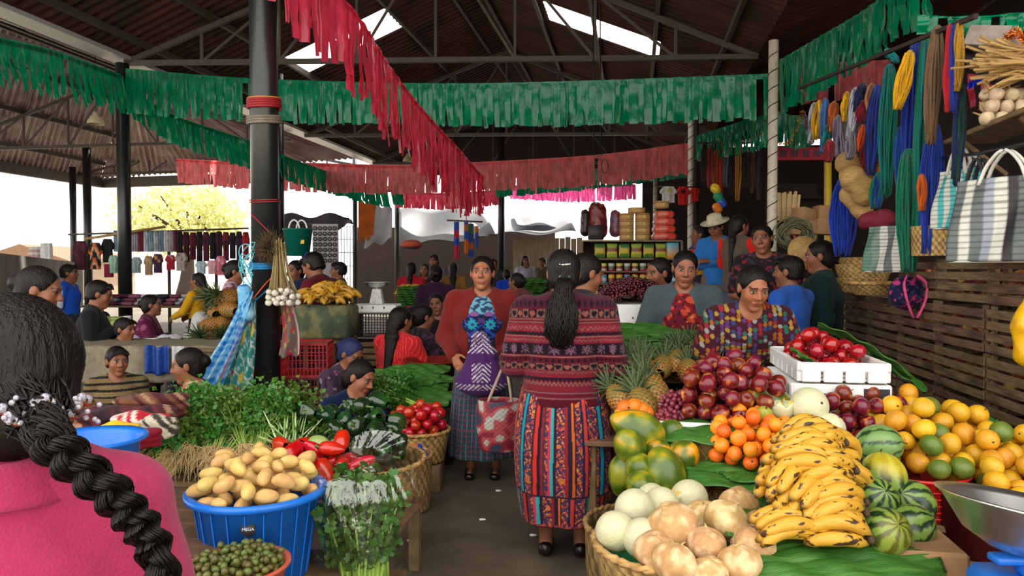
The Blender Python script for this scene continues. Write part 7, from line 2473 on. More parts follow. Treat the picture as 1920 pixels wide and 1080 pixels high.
pan([(1e-3, 0), (.09, 0), (.13, .06), (.135, .065), (.088, .008), (1e-3, .008)], 'steel bowl on the low goods table', (c.x, 7.72, .63), name='steel_bowl', cat='bowl')
c = at(378, 610, 7.3)
bag_blob('white_bag', [c + Vector((0, 0, -.08)), c + Vector((0, 0, .05))], [.12, .08], pm('white_sack', rgb(190, 190, 186), rough=.6, var=.1, bump=.3), 'round white plastic sack next to the stacked pineapples', 'bag')
x0, x1 = stand(360, 450, 7.35, .66, .6, 'small table under the stacked pineapples')
for i, (px, py) in enumerate(((388, 632), (408, 634), (430, 630), (398, 610), (420, 606), (405, 585), (428, 580), (420, 560), (432, 556))):
 put(PINE, at(px, py, 7.0 + .05 * (i % 3)), 'pineapple in the tall stack left of the near pole', 'stacked pineapples by the near pole', (R(80), R(20 * (i % 3) - 20), R(40 * i)), 1.25)
x0, x1 = stand(185, 232, 8.6, .72, .6, 'small table of squash and oranges behind the boy')
for i in range(8):
 put(sq, (x0 + .05 + (x1 - x0) * (i % 4) / 4, 8.45 + .12 * (i // 4), .76 + .03 * (i // 4)), 'pale squash on the small table behind the boy', 'squash behind the boy', (0, 0, i), 2.0)
for i in range(8):
 put(tang, (x1 - .05 - .06 * (i % 4), 8.3 + .06 * (i // 4), .75), 'tangerine on the small table behind the boy', 'tangerines behind the boy', rrot(), 1.2)
# --- clothes stall
CY_ = 12.2
m_garment = pm('garment', None, rough=.9, var=.25, scale=10, bump=.3, bscale=40)
def hanging(px0, px1, py0, py1, Y, fn, label, shape='shirt', cat='clothing', group='clothes hung on the stall', name='hanging_shirt'):
 a, b = at(px0, py0, Y), at(px1, py1, Y)
 w, h = b.x - a.x, a.z - b.z
 def f(u, v):
  z = 1 - v
  if shape == 'shirt':
   ww = np.where(v < .25, .55 + .45 * v / .25, np.where(v < .45, 1.0, .72))
  else:
   ww = 1.0 + 0 * v
  an = u * 2 * PI
  return a.x + w / 2 + w / 2 * ww * np.cos(an), Y + .05 * np.sin(an) + .012 * np.sin(u * 40), b.z + h * z
 V, F = surf(f, 30, 16, True)
 Pq = np.c_[V[:, 0] - a.x, V[:, 1] - Y, V[:, 2] - b.z]
 return tag(part(name, (V, F, fn(Pq)), m_garment), label, cat, group)
hanging(136, 166, 452, 506, CY_, floral([(70, 20, 36), (90, 40, 56)], .05), 'maroon patterned sweater hanging at the left end of the clothes stall')
def flame(P):
 n = P[:, 2] + .08 * np.sin(P[:, 0] * 40)
 C = np.broadcast_to(hexc(30, 24, 26), P.shape).copy()
 k = (np.modf(n / .24 + 5)[0] < .5)
 C[k] = hexc(214, 110, 60)
 C[np.modf(n / .24 + 5)[0] < .2] = hexc(220, 190, 150)
 return C
hanging(166, 192, 455, 505, CY_ - .1, flame, 'black sweater with orange flame print on the clothes stall')
hanging(190, 214, 448, 492, CY_, solid(26, 26, 32), 'black jacket next to the flame print sweater')
hanging(196, 212, 495, 520, CY_ - .3, solid(150, 40, 66), 'rose cloth hung low beside the dark pole', shape='x')
for i in range(13):
 px = 214 + i * 9.4
 col = [(150, 176, 190), (190, 196, 200), (120, 140, 160), (206, 206, 206), (170, 160, 170), (120, 30, 50), (196, 206, 214)][i % 7]
 hanging(px, px + 9, 432, 472, CY_ + .1, floral([col, tuple(int(c * .85) for c in col)], .06, i), 'folded pale trousers in the row over the clothes stall', 'x', group='pale trousers in the hanging row', name='hanging_trousers')
for i in range(11):
 px = 330 + i * 12.4
 col = [(30, 22, 30), (70, 18, 36), (100, 24, 44), (36, 24, 30), (90, 30, 56), (24, 22, 34), (60, 26, 40), (110, 30, 50), (40, 30, 50), (56, 34, 56), (160, 24, 36)][i]
 hanging(px, px + 14, 434 + (i % 3), 484 + (i * 7 % 11), CY_, floral([col, tuple(int(c * .6) for c in col)], .06, i), 'dark wine garment in the right half of the clothes stall' if i < 10 else 'scarlet garment at the right end of the clothes stall', group='dark garments in the hanging row' if i < 10 else None, name='hanging_shirt')
for px0, px1, py0, py1, cols, lab in ((204, 222, 479, 512, [(170, 206, 180)], 'mint green blouse on a bust form'), (246, 266, 482, 512, [(176, 206, 210), (220, 220, 220)], 'pale turquoise blouse on a bust form'), (270, 288, 480, 516, [(196, 160, 120), (220, 190, 150)], 'beige blouse on a bust form'), (286, 306, 476, 512, [(70, 44, 84), (206, 150, 60)], 'purple blouse with a yellow motif'),
                                      (310, 330, 478, 506, [(170, 30, 50), (190, 160, 150)], 'red and white blouse on a bust form'), (328, 352, 474, 508, [(170, 160, 150), (120, 100, 90)], 'grey print blouse on a bust form'), (366, 388, 490, 514, [(176, 200, 206)], 'pale blue blouse in front of dark garments'), (388, 408, 488, 514, [(220, 170, 180)], 'pale pink blouse next to the pale blue one'), (404, 424, 480, 516, [(210, 110, 130), (226, 170, 180)], 'pink spotted blouse at the right of the blouses')):
 hanging(px0, px1, py0, py1, CY_ - .5, floral(cols * 2, .05), lab + ' on the clothes stall', group=None)
for px, lab in ((218, 'left'), (305, 'middle'), (395, 'right')):
 c = at(px, 500, CY_ + .02)
 solo('stall_post', box(.04, .04, 2.02, (0, 0, 1.01)), m_steel, 'thin metal post at the %s of the clothes stall' % lab, 'post', loc=(c.x, CY_ + .25, 0))
solo('clothes_rail', tube([at(128, 440, CY_ + .08), at(466, 428, CY_ + .08)], .016, 8), m_steel, 'long metal rail carrying the hung clothes', 'rail')
solo('bamboo_pole', tube([at(160, 448, CY_ - .2), at(310, 425, CY_ + .1)], .022, 8), m_palm, 'bamboo pole laid over the clothes rail', 'pole')
x0, x1 = stand(186, 420, 11.0, .88, 1.0, 'wide table of folded clothes under the clothes stall')
for i in range(34):
 px = 192 + (i % 12) * 18
 lay = i // 12
 c = at(px, 540, 10.8)
 col = [(170, 180, 190), (110, 116, 130), (60, 40, 60), (120, 60, 80), (206, 210, 214), (90, 30, 50), (40, 40, 60), (150, 90, 110)][(i * 5) % 8]
 o = part('folded_garment', box(.16, .24, .05, (0, 0, .025), .02) + (np.broadcast_to(hexc(*col), (24, 3)),), m_garment, None, loc=(c.x + .05 * lay, 10.75 + .07 * (i % 3), .882 + .052 * lay + .0))
 o.rotation_euler = (0, 0, random.uniform(-.15, .15))
 tag(o, 'folded garment in the piles on the clothes table', 'clothing', 'folded garments on the table')
# --- far left parapets, houses, tree, grey awnings
m_conc = pm('grey_concrete', rgb(150, 144, 134), rough=.9, var=.25, scale=2)
struct('wall_left', bar(at(-60, 545, 8.4), at(140, 535, 15), .3, .9), m_conc)
def house(px0, px1, pyt, pyr, Y, label, wallc, roofc):
 a, b, c = at(px0, pyt, Y), at(px1, pyt, Y), at((px0 + px1) / 2, pyr, Y)
 w = b.x - a.x
 t = thing('house', label, 'building', ((a.x + b.x) / 2, Y + 3, 0))
 part('wall', box(w, 6, a.z, (0, 0, a.z / 2)), pm('house_wall_%d' % px0, rgb(*wallc), rough=.9), t, False, loc=(0, 0, 0))
 hr = c.z - a.z
 V = np.array([(-w / 2 - .3, -3.3, a.z), (w / 2 + .3, -3.3, a.z), (-w / 2 - .3, 3.3, a.z), (w / 2 + .3, 3.3, a.z), (0, -3.3, a.z + hr), (0, 3.3, a.z + hr)])
 part('roof', (V, [np.array([[0, 4, 5, 2], [1, 3, 5, 4], [0, 2, 3, 1]]), np.array([[0, 1, 4], [2, 5, 3]])]), pm('house_roof_%d' % px0, rgb(*roofc), rough=.9, var=.2), t, False, loc=(0, 0, 0))
 for k in (-.25, .2):
  part('window', box(w * .16, .1, a.z * .3, (w * k, -3.02, a.z * .6)), m_dark, t, False, loc=(0, 0, 0))
house(-40, 128, 490, 458, 34, 'low brown roofed house beyond the left parapet', (170, 150, 130), (120, 92, 70))
tr = at(345, 470, 38)
t = thing('broad_tree', 'broad sunlit tree standing outside beyond the clothes stall', 'tree', (tr.x, 38, 0))
part('trunk', tube(bez((0, 0, 0), (.2, 0, 1.5), (.1, .1, 3.2), n=8), [.45, .4, .35, .33, .3, .28, .24, .2], 12), m_darkwood, t, loc=(0, 0, 0))
pts = []
for i in range(240):
 d = rs.normal(0, 1, 3); d /= np.linalg.norm(d)
 pts.append(A(0, 0, 3.9) + d * A(3.1, 2.4, 1.9) * rs.uniform(.55, 1.0))
V, F = leaflets(np.array(pts), .26, rs, 14, .28)
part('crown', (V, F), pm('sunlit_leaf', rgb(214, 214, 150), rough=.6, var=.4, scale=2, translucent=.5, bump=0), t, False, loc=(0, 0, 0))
for k in range(7):
 d = A(math.cos(k * .9) * 2.2, math.sin(k * .9) * 1.5, 1.2 + .4 * (k % 3))
 part('branch', tube(bez((.1, .1, 3.0), A(.1, .1, 3.0) + d * .5, A(0, 0, 3.0) + d, n=6), [.15, .12, .09, .07, .05, .03], 7), m_darkwood, t, loc=(0, 0, 0))
# ------------------------------------------------------------------ middle ground produce, crates and the packed shop shelf
m_sack = pm('brown_sacking', rgb(126, 104, 72), rough=.9, var=.25, scale=8, bump=.4, bscale=120)
c = at(598, 575, 6.35)
def sack_box(px0, px1, py0, py1, Y, label, m, cols=None, d=.45):
 a, b = at(px0, py0, Y), at(px1, py1, Y)
 return solo('stacked_sack', box(b.x - a.x, d, a.z - b.z, (0, 0, (a.z - b.z) / 2), .03), m, label, 'sack', loc=((a.x + b.x) / 2, Y + d / 2, b.z))
zt = at(598, 573, 6.3).z
plank_table((at(595, 500, 6.5).x, 6.55, 0), .52, .5, zt - .30, 'plank table hidden under the plantain sack')
a, b = at(547, 573, 6.3), at(652, 573, 6.3)
solo('woven_sack', box(b.x - a.x, .46, .296, (0, 0, .15), .03), pm('green_print_sack', rgb(120, 116, 76), rough=.85, var=.3, scale=6, bump=.3, col2=rgb(70, 84, 60), lo=.45, hi=.55), 'printed woven sack beneath the plantain pile', 'sack', loc=((a.x + b.x) / 2, 6.54, zt - .298))
m_plant = m_banana
SB_ = proto('plantain', banana_vf(.2, .021, .05), m_banana, 'fruit', [('tip', xf(ball(.006, .006, .01, 8, 6), (-.1, 0, 0)), m_stem)])
C = pack(64, lambda q: q.uniform(.026, .03), ell((a.x + b.x) / 2, 6.52, (b.x - a.x) / 2 - .03, .18), lambda x, y: zt + .0 * x, .8, 60, 71, ((a.x + b.x) / 2 + .08, 6.6))
heap(SB_, C, .024, 'ripe plantain in the pile on the printed sack', 'plantains on the printed sack', 'flat')
# plain wooden crates and red lattice crates
def lattice_crate(c, w, d, h, label, m, rz=0, nv=12, nh=4):
 t = thing('plastic_crate', label, 'crate', c, rot=(0, 0, rz))
 for nm, ax, s in (('front_panel', 0, -1), ('back_panel', 0, 1), ('side_panel', 1, -1), ('side_panel', 1, 1)):
  g = G()
  L = w if ax == 0 else d
  o = (d if ax == 0 else w) / 2 * s
  mk = lambda x, z, lx, lz: g.add(box(lx if ax == 0 else .008, .008 if ax == 0 else lx, lz, (x, o, z) if ax == 0 else (o, x, z)))
  for i in range(nv + 1):
   mk(-L / 2 + L * i / nv, h / 2, .007, h)
  for i in range(nh + 1):
   mk(0, h * i / nh * .96 + .01, L, .018 if i in (0, nh) else .007)
  part(nm, g.vf[:2], m, t, False, loc=(0, 0, 0))
 part('base_panel', box(w, d, .01, (0, 0, .006)), m, t, False, loc=(0, 0, 0))
 return t
a = at(580, 642, 6.05)
for k, lab in enumerate(('lowest red lattice crate under the plantain stand', 'middle red lattice crate in the stack by the near pole', 'top red lattice crate in the stack by the near pole')):
 lattice_crate((a.x, 6.0, .005 + .27 * k), .36, .34, .262, lab, m_maroonp if k < 2 else pm('bright_red_plastic', rgb(176, 26, 32), rough=.4), .05 * k)
for k in range(3):
 c = at(690, 600, 6.7)
 put(crate, (c.x, 6.9, .02 + .25 * k + .0), 'pale wooden crate, %s in the stack under the dark lattice crate' % ['lowest', 'middle', 'top'][k], None, (0, 0, R(180)), (.75, .9, 1.0))
c = at(707, 575, 6.9)
lattice_crate((c.x, 6.92, .775), .33, .3, .22, 'dark brown lattice crate carrying the white foam tray', pm('dark_brown_plastic', rgb(50, 24, 24), rough=.5))
c = at(705, 540, 6.9)
t = thing('foam_tray', 'white foam tray on the dark lattice crate under the small scale', 'tray', (c.x, 6.92, 1.0))
g = G()
part('tray_body', box(.42, .34, .075, (0, 0, .0375), .012), m_box, t, False, loc=(0, 0, 0))
for i in range(3):
 part('slot', box(.012, .004, .02, (-.1 + .1 * i, -.1705, .05)), m_ink, t, False, loc=(0, 0, 0))
t = thing('weighing_scale', 'pale grey market scale with a small pan on the white foam tray', 'scale', (c.x, 6.95, 1.077))
V, F = lathe([(1e-3, 0), (.085, 0), (.08, .03), (.055, .13), (.05, .14), (1e-3, .14)], 4)
part('housing', xf((V, F), (0, 0, 0), (0, 0, R(45))), pm('pale_enamel', rgb(190, 192, 190), rough=.4), t, False, loc=(0, 0, 0))
part('pan', xf(lathe(PANP, 32), (0, 0, .15), (0, 0, 0), .6), m_chrome, t, loc=(0, 0, 0))
part('stem', tube([(0, 0, .13), (0, 0, .155)], .015, 8), m_chrome, t, loc=(0, 0, 0))
# wide clay-red basin and steel bowls by the red sweater
c = at(820, 672, 6.0)
solo('plastic_basin', lathe([(1e-3, 0), (.2, 0), (.26, .10), (.275, .105), (.275, .112), (.25, .108), (.19, .01), (1e-3, .01)], 44), pm('clay_red_plastic', rgb(120, 36, 26), rough=.4), 'wide clay red basin right of the red striped sweater', 'basin', loc=(c.x, 6.0, .56))
x0, x1 = stand(770, 850, 6.0, .556, .6, 'low table under the clay red basin')
for i in range(2):
 pan([(1e-3, 0), (.05, 0), (.085, .05), (.09, .052), (.08, .046), (.045, .006), (1e-3, .006)], 'small steel bowl %s the clay red basin, beside the red sweater' % ['in front of', 'left of'][i], (at(800, 500, 5.9).x - .12 * i, 5.79 + .1 * i, .558), name='steel_bowl', cat='bowl')
# mid leaf bundles and herbs on the ground
plank_table((at(765, 500, 5.25).x, 5.35, 0), .62, .7, .34, 'low plank table under the leafy bundles in the middle')
for i in range(12):
 px, py = 770 + (i * 37 % 60) - 30, 755 - 6.0 * i
 p = at(px, py, 5.1 + .035 * i)
 leaf((p.x, p.y, max(.37, p.z)), random.uniform(.42, .55), random.uniform(.14, .2), (R(random.uniform(4, 20)), 0, R(random.uniform(-12, 12))), 'folded dark banana leaf in the pile left of the purple shawl', .04, -.5, i)['group'] = 'banana leaf pile by the purple shawl'
for k in range(7):
 p = at(690 + 9 * k, 728 + 8 * (k % 3), 5.15)
 put(NRB, (p.x, p.y, p.z - .1), 'dark herb bunch piled before the seated navy sweater', 'herb bunches by the navy sweater', (R(-20), random.uniform(-.4, .4), k), .85)
for k in range(5):
 p = at(800 - 4 * k, 772 - 3 * k, 4.9)
 put(CEL, (p.x, p.y, p.z), 'celery bunch lying behind the tomatoes', 'celery bunches lying in the middle', (R(-50), R(-60), R(20 + 6 * k)), .75)
# baskets of tomatoes, orange cloth basket, purple bowl
c = at(783, 800, 4.75)
basket((c.x, 4.75, .17), .17, .205, .2, 'straw basket full of red tomatoes at the aisle', 1.2)
solo('wooden_box', box(.32, .32, .165, (0, 0, .0825), .006), m_woodx, 'low wooden box under the tomato basket', 'box', loc=(c.x, 4.75, 0))
TOM = proto('tomato', apple_vf(.034, .12), m_tomato, 'fruit', [('calyx', xf(ball(.009, .009, .004, 8, 6), (0, 0, .029)), m_gstem)])
C = pack(44, lambda q: q.uniform(.03, .038), ell(c.x, 4.75, .16, .16), lambda x, y: .34 + 0 * x, 1.0, 60, 81, (c.x, 4.8))
heap(TOM, C, .034, 'red tomato in the straw basket at the aisle', 'tomatoes in the aisle basket')
c = at(765, 845, 4.25)
basket((c.x - .03, 4.3, .0), .145, .165, .32, 'tall cane basket with an orange cloth behind the green peppers', .95)
S = Sdf((-.2, -.2, -.1), (.2, .2, .12), .008)
S.ell((0, 0, 0), (.135, .13, .05), None, .01)
S.cap((-.08, -.05, .03), (.08, .04, .035), .03, .025, .02)
V, F = S.mesh()
solo('bundled_cloth', (V * (1 + .08 * vnoise(V, 40))[:, None], F, np.where((V[:, 0] > .07)[:, None], hexc(30, 70, 170), hexc(226, 100, 20))), m_cloth, 'orange and blue cloth stuffed in the tall cane basket', 'cloth', loc=(c.x - .03, 4.3, .315))
c = at(822, 850, 5.3)
solo('purple_bowl', lathe([(1e-3, 0), (.10, 0), (.135, .135), (.145, .14), (.145, .146), (.127, .143), (.094, .008), (1e-3, .008)], 40), pm('purple_plastic', rgb(84, 20, 66), rough=.35), 'purple plastic bowl of tomatoes on the floor', 'bowl', loc=(c.x, 5.35, .002))
C = pack(18, lambda q: q.uniform(.03, .036), ell(c.x, 5.35, .09, .09), lambda x, y: .09 + 0 * x, 1.0, 50, 82)
heap(TOM, C, .034, 'red tomato in the purple bowl on the floor', 'tomatoes in the purple bowl')
# litter on the floor
for px, py in ((935, 925), (872, 850), (770, 1020), (905, 980), (1000, 1010)):
 c = at(px, py, 1946.0 / (py - 505))
 S = Sdf((-.03, -.03, -.02), (.03, .03, .02), .004)
 S.ell((0, 0, 0), (.02, .012, .006), None, .01)
 V, F = S.mesh()
 solo('paper_scrap', (V * (1 + .3 * vnoise(V, 200))[:, None], F), m_box, 'scrap of pale paper lying on the aisle floor', 'litter', 'paper scraps on the floor', loc=(c.x, c.y, .007))
# --- produce tables further back
x0, x1 = stand(745, 805, 9.0, .86, .7, 'produce table of plantains and leeks behind the white tray')
C = pack(30, lambda q: q.uniform(.03, .034), ell((x0 + x1) / 2, 9.05, .18, .2), lambda x, y: 1.05 + 0 * x, .8, 50, 91)
heap(SB_, C, .026, 'plantain on the far produce table behind the white tray', 'far plantains behind the white tray', 'flat')
for i in range(8):
 p = at(772, 570 - 4.5 * i, 8.75)
 leaf((p.x, 8.8, max(.9, p.z)), .36, .12, (R(12), 0, R(6 * (i % 3))), 'pale green leek leaf bundle on the far produce table', .02, -.5, i)['group'] = 'leek bundles on the far table'
x0, x1 = stand(945, 1035, 9.6, .84, .8, 'produce table left of the sweater with greens and oranges')
for i in range(10):
 p = at(985 + 5 * (i % 3), 560 - 4.2 * i, 9.2)
 leaf((p.x, 9.3, max(.88, p.z)), .42, .14, (R(14), 0, R(5 * (i % 4))), 'bright green leaf bundle on the table left of the sweater', .02, -.5, i)['group'] = 'bright green bundles left of the sweater'
C = pack(34, lambda q: q.uniform(.034, .04), ell(x0 + .18, 9.5, .2, .2), lambda x, y: 1.02 + 0 * x, .8, 50, 92)
heap(tang, C, .03, 'bright orange fruit on the table left of the sweater', 'orange fruit left of the sweater')
x0, x1 = stand(845, 930, 11.0, .86, .8, 'produce table behind the woman in the rust cardigan')
goods(16, x0 + .1, x1 + .2, 10.8, 11.2, .88, [(206, 80, 40), (40, 80, 60), (190, 180, 160), (30, 70, 60), (60, 90, 190)], 'bundle of produce on the table behind the rust cardigan', (.08, .14), group='bundles behind the rust cardigan')
# --- dark shop across the back, fence, tarpaulins
struct('wall_back', box(7.2, .15, 2.9, (0, 0, 1.45)), m_darkwood).location = (at(850, 500, 26).x, 26.6, 0)
m_tarp = pm('grey_tarpaulin', rgb(120, 122, 128), rough=.6, var=.2, scale=1, bump=.2, translucent=.15)
m_wtarp = pm('white_tarpaulin', rgb(220, 224, 230), rough=.6, var=.1, scale=1, bump=.1, translucent=.3)
def tarp(q, label, m, sag=.25, wav=.06):
 a, b, c, d = [A(*at(*x)) for x in q]
 def f(u, v):
  p = (a[:, None, None] * ((1 - u) * (1 - v)) + b[:, None, None] * (u * (1 - v)) + c[:, None, None] * (u * v) + d[:, None, None] * ((1 - u) * v))
  s = sag * np.sin(u * PI) * np.sin(v * PI)
  return p[0], p[1], p[2] - s + wav * np.sin(u * 11 + v * 4)
 return tag(part('tarpaulin', thick(surf(f, 30, 20), .01), m), label, 'tarpaulin')
tarp(((748, 392, 24), (905, 392, 23), (930, 445, 20.5), (750, 460, 20.5)), 'dark grey tarpaulin stretched behind the rose fringe', pm('dark_tarpaulin', rgb(70, 72, 78), rough=.6, var=.2))
tarp(((880, 412, 23.5), (1060, 400, 24), (1080, 436, 20), (890, 440, 20)), 'pale grey tarpaulin left of the packed shelf', m_tarp)
tarp(((955, 396, 25), (1085, 396, 25), (1095, 428, 22), (970, 418, 22)), 'white tarpaulin bright in the gap at the back', m_wtarp)
tarp(((528, 404, 17), (655, 404, 17), (662, 424, 15.5), (525, 422, 15.5)), 'dark grey awning above the rack of round trinkets', pm('slate_tarpaulin', rgb(90, 86, 96), rough=.7))
tarp(((672, 378, 19), (705, 378, 19), (700, 445, 19), (672, 452, 19)), 'orange and brown cloth hanging left of the white canvas', pm('orange_cloth', rgb(214, 130, 50), rough=.8, var=.3, scale=1.5, translucent=.4), .02)
tarp(((702, 386, 21), (735, 386, 21), (735, 450, 20), (682, 462, 20)), 'white canvas flap sagging between two dark poles', m_wtarp, .3)
m_fence = pm('pale_fence_plank', rgb(176, 158, 132), rough=.85, var=.25, scale=3, bump=.2, stretch=(4, 4, .5))
a, b = at(962, 430, 22.5), at(1092, 430, 22.5)
t = thing('plank_fence', 'pale upright plank fence at the back of the hall', 'fence', ((a.x + b.x) / 2, 22.5, 0))
n = 12
w = (b.x - a.x) / n
for i in range(n):
 part('plank', box(w - .012, .03, 2.35 + .06 * math.sin(i * 2.3), (-(b.x - a.x) / 2 + w * (i + .5), 0, 1.18), .004), m_fence, t, False, loc=(0, 0, 0))
def blouse_strip(px0, px1, py0, py1, Y, cols, label):
 hanging(px0, px1, py0, py1, Y, hbands(cols, .16), label, 'x', group=None, name='hanging_cloth')
blouse_strip(851, 861, 416, 486, 16, [(30, 80, 190), (130, 50, 110), (40, 90, 190), (190, 40, 70)], 'long blue and magenta cloth hanging near the dark shop')
blouse_strip(870, 878, 415, 476, 16, [(40, 90, 180), (206, 110, 40)], 'narrow blue and orange cloth hanging near the dark shop')
blouse_strip(878, 888, 420, 482, 16.1, [(200, 110, 40), (60, 120, 90), (50, 80, 170)], 'orange and green cloth beside the narrow blue one')
blouse_strip(891, 897, 424, 464, 16, [(206, 110, 40), (50, 80, 170)], 'short orange cloth at the right of the hanging cloths')
solo('hanging_rail', tube([at(838, 413, 16), at(905, 416, 16)], .02, 6), m_steel, 'rail with the hanging blue and orange cloths', 'rail')
# rack of round trinkets
a, b = at(586, 420, 14.5), at(634, 500, 14.5)
t = thing('display_rack', 'pale display rack with rows of round trinkets below the awning', 'rack', ((a.x + b.x) / 2, 14.5, 0))
part('panel', box(b.x - a.x, .03, a.z - .6, (0, 0, .6 + (a.z - .6) / 2)), pm('pale_panel', rgb(200, 196, 204), rough=.7, var=.15), t, False, loc=(0, 0, 0))
part('foot', box(b.x - a.x, .4, .6, (0, 0, .3)), m_darkwood, t, False, loc=(0, 0, 0))
for i in range(5):
 for j in range(7):
  V, F = lathe([(.018, 0), (.042, 0), (.042, .012), (.018, .012)], 14)
  part('trinket', xf((V, F), (-(b.x - a.x) / 2 + .06 + i * .095, -.03, 1.62 + .105 * j - .05), (R(90), 0, 0)), m_steel, t, loc=(0, 0, 0))
a, b = at(634, 424, 14.3), at(662, 495, 14.3)
g = G()
for i in range(6):
 x = a.x + (b.x - a.x) * i / 5
 g.add(bar((x, 14.3, .0), (x, 14.3, a.z), .012))
for j in range(9):
 z = .2 + (a.z - .2) * j / 8
 g.add(bar((a.x, 14.3, z), (b.x, 14.3, z), .012))
solo('wire_grid', g.vf[:2], m_dark, 'wire grid stand right of the rack of trinkets', 'rack')
# --- packed shop shelf
SY_ = 9.6
a, b = at(1096, 450, SY_), at(1274, 560, SY_)
SW = b.x - a.x
xm = (a.x + b.x) / 2
lv = [at(1180, y, SY_).z for y in (450, 484, 508, 531, 556)]
t = thing('shop_shelf', 'wooden shop shelving packed with tins and packets behind the fruit', 'shelf', (xm, SY_ + .2, 0))
for z in lv:
 part('shelf_board', box(SW + .04, .4, .02, (0, 0, z - .011)), m_wood, t, False, loc=(0, 0, 0))
for s in (-1, 1):
 part('side_panel', box(.025, .4, lv[0] - .01, (s * (SW / 2 + .03), 0, (lv[0] - .01) / 2)), m_wood, t, False, loc=(0, 0, 0))
part('back_panel', box(SW, .015, lv[0] - .02, (0, .2, (lv[0] - .02) / 2)), m_darkwood, t, False, loc=(0, 0, 0))
m_pack = pm('printed_packet', None, rough=.4, var=.1, scale=20, bump=0)
def banded(vf, cols, h):
 V = vf[0]
 z = (V[:, 2] - V[:, 2].min()) / (V[:, 2].max() - V[:, 2].min())
 return V, vf[1], palette(cols, np.floor(np.clip(z, 0, .999) * len(cols)))
def tin(r, h, cols):
 pr = [(1e-3, 0)] + [(r, h * k / 12) for k in range(13)] + [(r * .9, h), (1e-3, h)]
 return banded(lathe(pr, 18), cols, h)
def item(vf, m, loc, label, cat, name, kids=(), group=None):
 o = part(name, vf, m, None, loc=loc)
 for nm, v, mm in kids:
  part(nm, v, mm, o, loc=(0, 0, 0))
 return tag(o, label, cat, group)
zrow = lambda py: at(1180, py, SY_).z
lidm = pm('jar_lid', rgb(190, 40, 40), rough=.4)
for row, (zz_, h, n, sets, lab) in enumerate(((lv[1], .19, 7, [[(70, 120, 50), (206, 180, 50), (190, 160, 40), (60, 110, 50)], [(150, 170, 60), (214, 190, 60), (120, 50, 40), (150, 170, 60)]], 'green and yellow food pouch on the upper goods shelf'),
                                              (lv[2], .12, 12, [[(190, 180, 150), (120, 40, 40), (200, 190, 60)], [(150, 30, 60), (60, 110, 60), (190, 190, 180)]], 'small tin with a coloured band on the middle goods shelf'),
                                              (lv[3], .13, 12, [[(60, 90, 50), (170, 40, 50), (206, 190, 50)], [(200, 196, 180), (40, 70, 60), (206, 170, 60)], [(60, 150, 190), (190, 200, 206), (60, 150, 190)]], 'jar with a bright label on the lower goods shelf'),
                                              (lv[4], .14, 12, [[(190, 170, 60), (100, 120, 60), (190, 60, 50)], [(170, 50, 50), (190, 180, 160), (100, 60, 40)]], 'packet with mixed colours on the bottom goods shelf'))):
 for i in range(n):
  x = xm - SW / 2 + SW * (i + .5) / n + (.12 if row == 0 else 0) * (1 - i / n)
  if row == 0:
   vf = banded(thick(surf(lambda u, v: (.068 * np.sign(np.cos(u * 2 * PI)) * np.abs(np.cos(u * 2 * PI)) ** .4, .03 * np.sin(u * 2 * PI) * np.sin(np.clip(v * .94 + .03, 0, 1) * PI), h * v), 24, 9, True), .002), sets[i % len(sets)], h)
   item(vf, m_pack, (x, SY_ + .08, zz_ + .001), lab, 'packet', 'food_pouch', group='pouches on the upper goods shelf')
  else:
   r = .043
   item(tin(r, h * .82, sets[i % len(sets)]), m_pack, (x, SY_ + .08, zz_ + .001), lab, 'tin', ['', 'tin', 'jar', 'packet'][row], [('lid', xf(lathe([(1e-3, 0), (r * .95, 0), (r * .95, .015), (1e-3, .015)], 16), (0, 0, h * .82)), lidm)] if row == 2 else (), group='goods on shelf row %s' % ['', 'two', 'three', 'four'][row])
# top of the shelf: bags, drum boxes, foil packs
ztop = lv[0] + .002
def drum(px, k, label, r=.095, h=.085):
 p = at(px, 450, SY_)
 item(lathe([(1e-3, 0), (r, 0), (r * 1.01, h * .5), (r, h), (r * .9, h), (1e-3, h)], 32), pm('tan_drum_box', rgb(196, 152, 96), rough=.7, var=.12), (p.x, SY_ + .1, ztop + k * (h + .002)), label, 'box', 'drum_box',
         [('hoop', lathe([(r * 1.005, h * .72), (r * 1.03, h * .72), (r * 1.03, h * .86), (r * 1.005, h * .86)], 32), pm('hoop_strip', rgb(160, 116, 70), rough=.7)), ('label_dot', xf(lathe([(1e-4, 0), (.02, 0), (.02, .003), (1e-4, .003)], 12), (.01, -r * 1.0, h * .45), (R(90), 0, 0)), pm('label_dot_paper', rgb(200, 190, 90), rough=.6))])
for k in range(4):
 drum(1177, k, 'round tan box, %s in the left stack on the goods shelf' % ['lowest', 'second', 'third', 'topmost'][k])
 drum(1207, k, 'round tan box, %s in the right stack on the goods shelf' % ['lowest', 'second', 'third', 'topmost'][k])
p = at(1196, 395, SY_)
item(lathe([(1e-3, 0), (.11, 0), (.11, .07), (1e-3, .07)], 32), MATS['tan_drum_box'], (p.x, SY_ + .1, ztop + 4 * .087 + .002), 'wide round tan box laid across both stacks', 'box', 'drum_box')
m_foil = pm('red_foil_pack', rgb(220, 130, 110), rough=.3, var=.3, scale=8, bump=.5, bscale=20, col2=rgb(226, 60, 50), lo=.45, hi=.6)
for k in range(4):
 p = at(1248, 450, SY_)
 item(xf(box(.30 - .02 * k, .25, .092, (0, 0, .046), .03)), m_foil, (p.x, SY_ + .12, ztop + .095 * k), 'red and white foil pack, %s of the stack on the goods shelf' % ['lowest', 'second', 'third', 'topmost'][k], 'packet', 'foil_pack')
drum(1243, 4.5, 'round tan box on top of the foil packs', .095, .09)
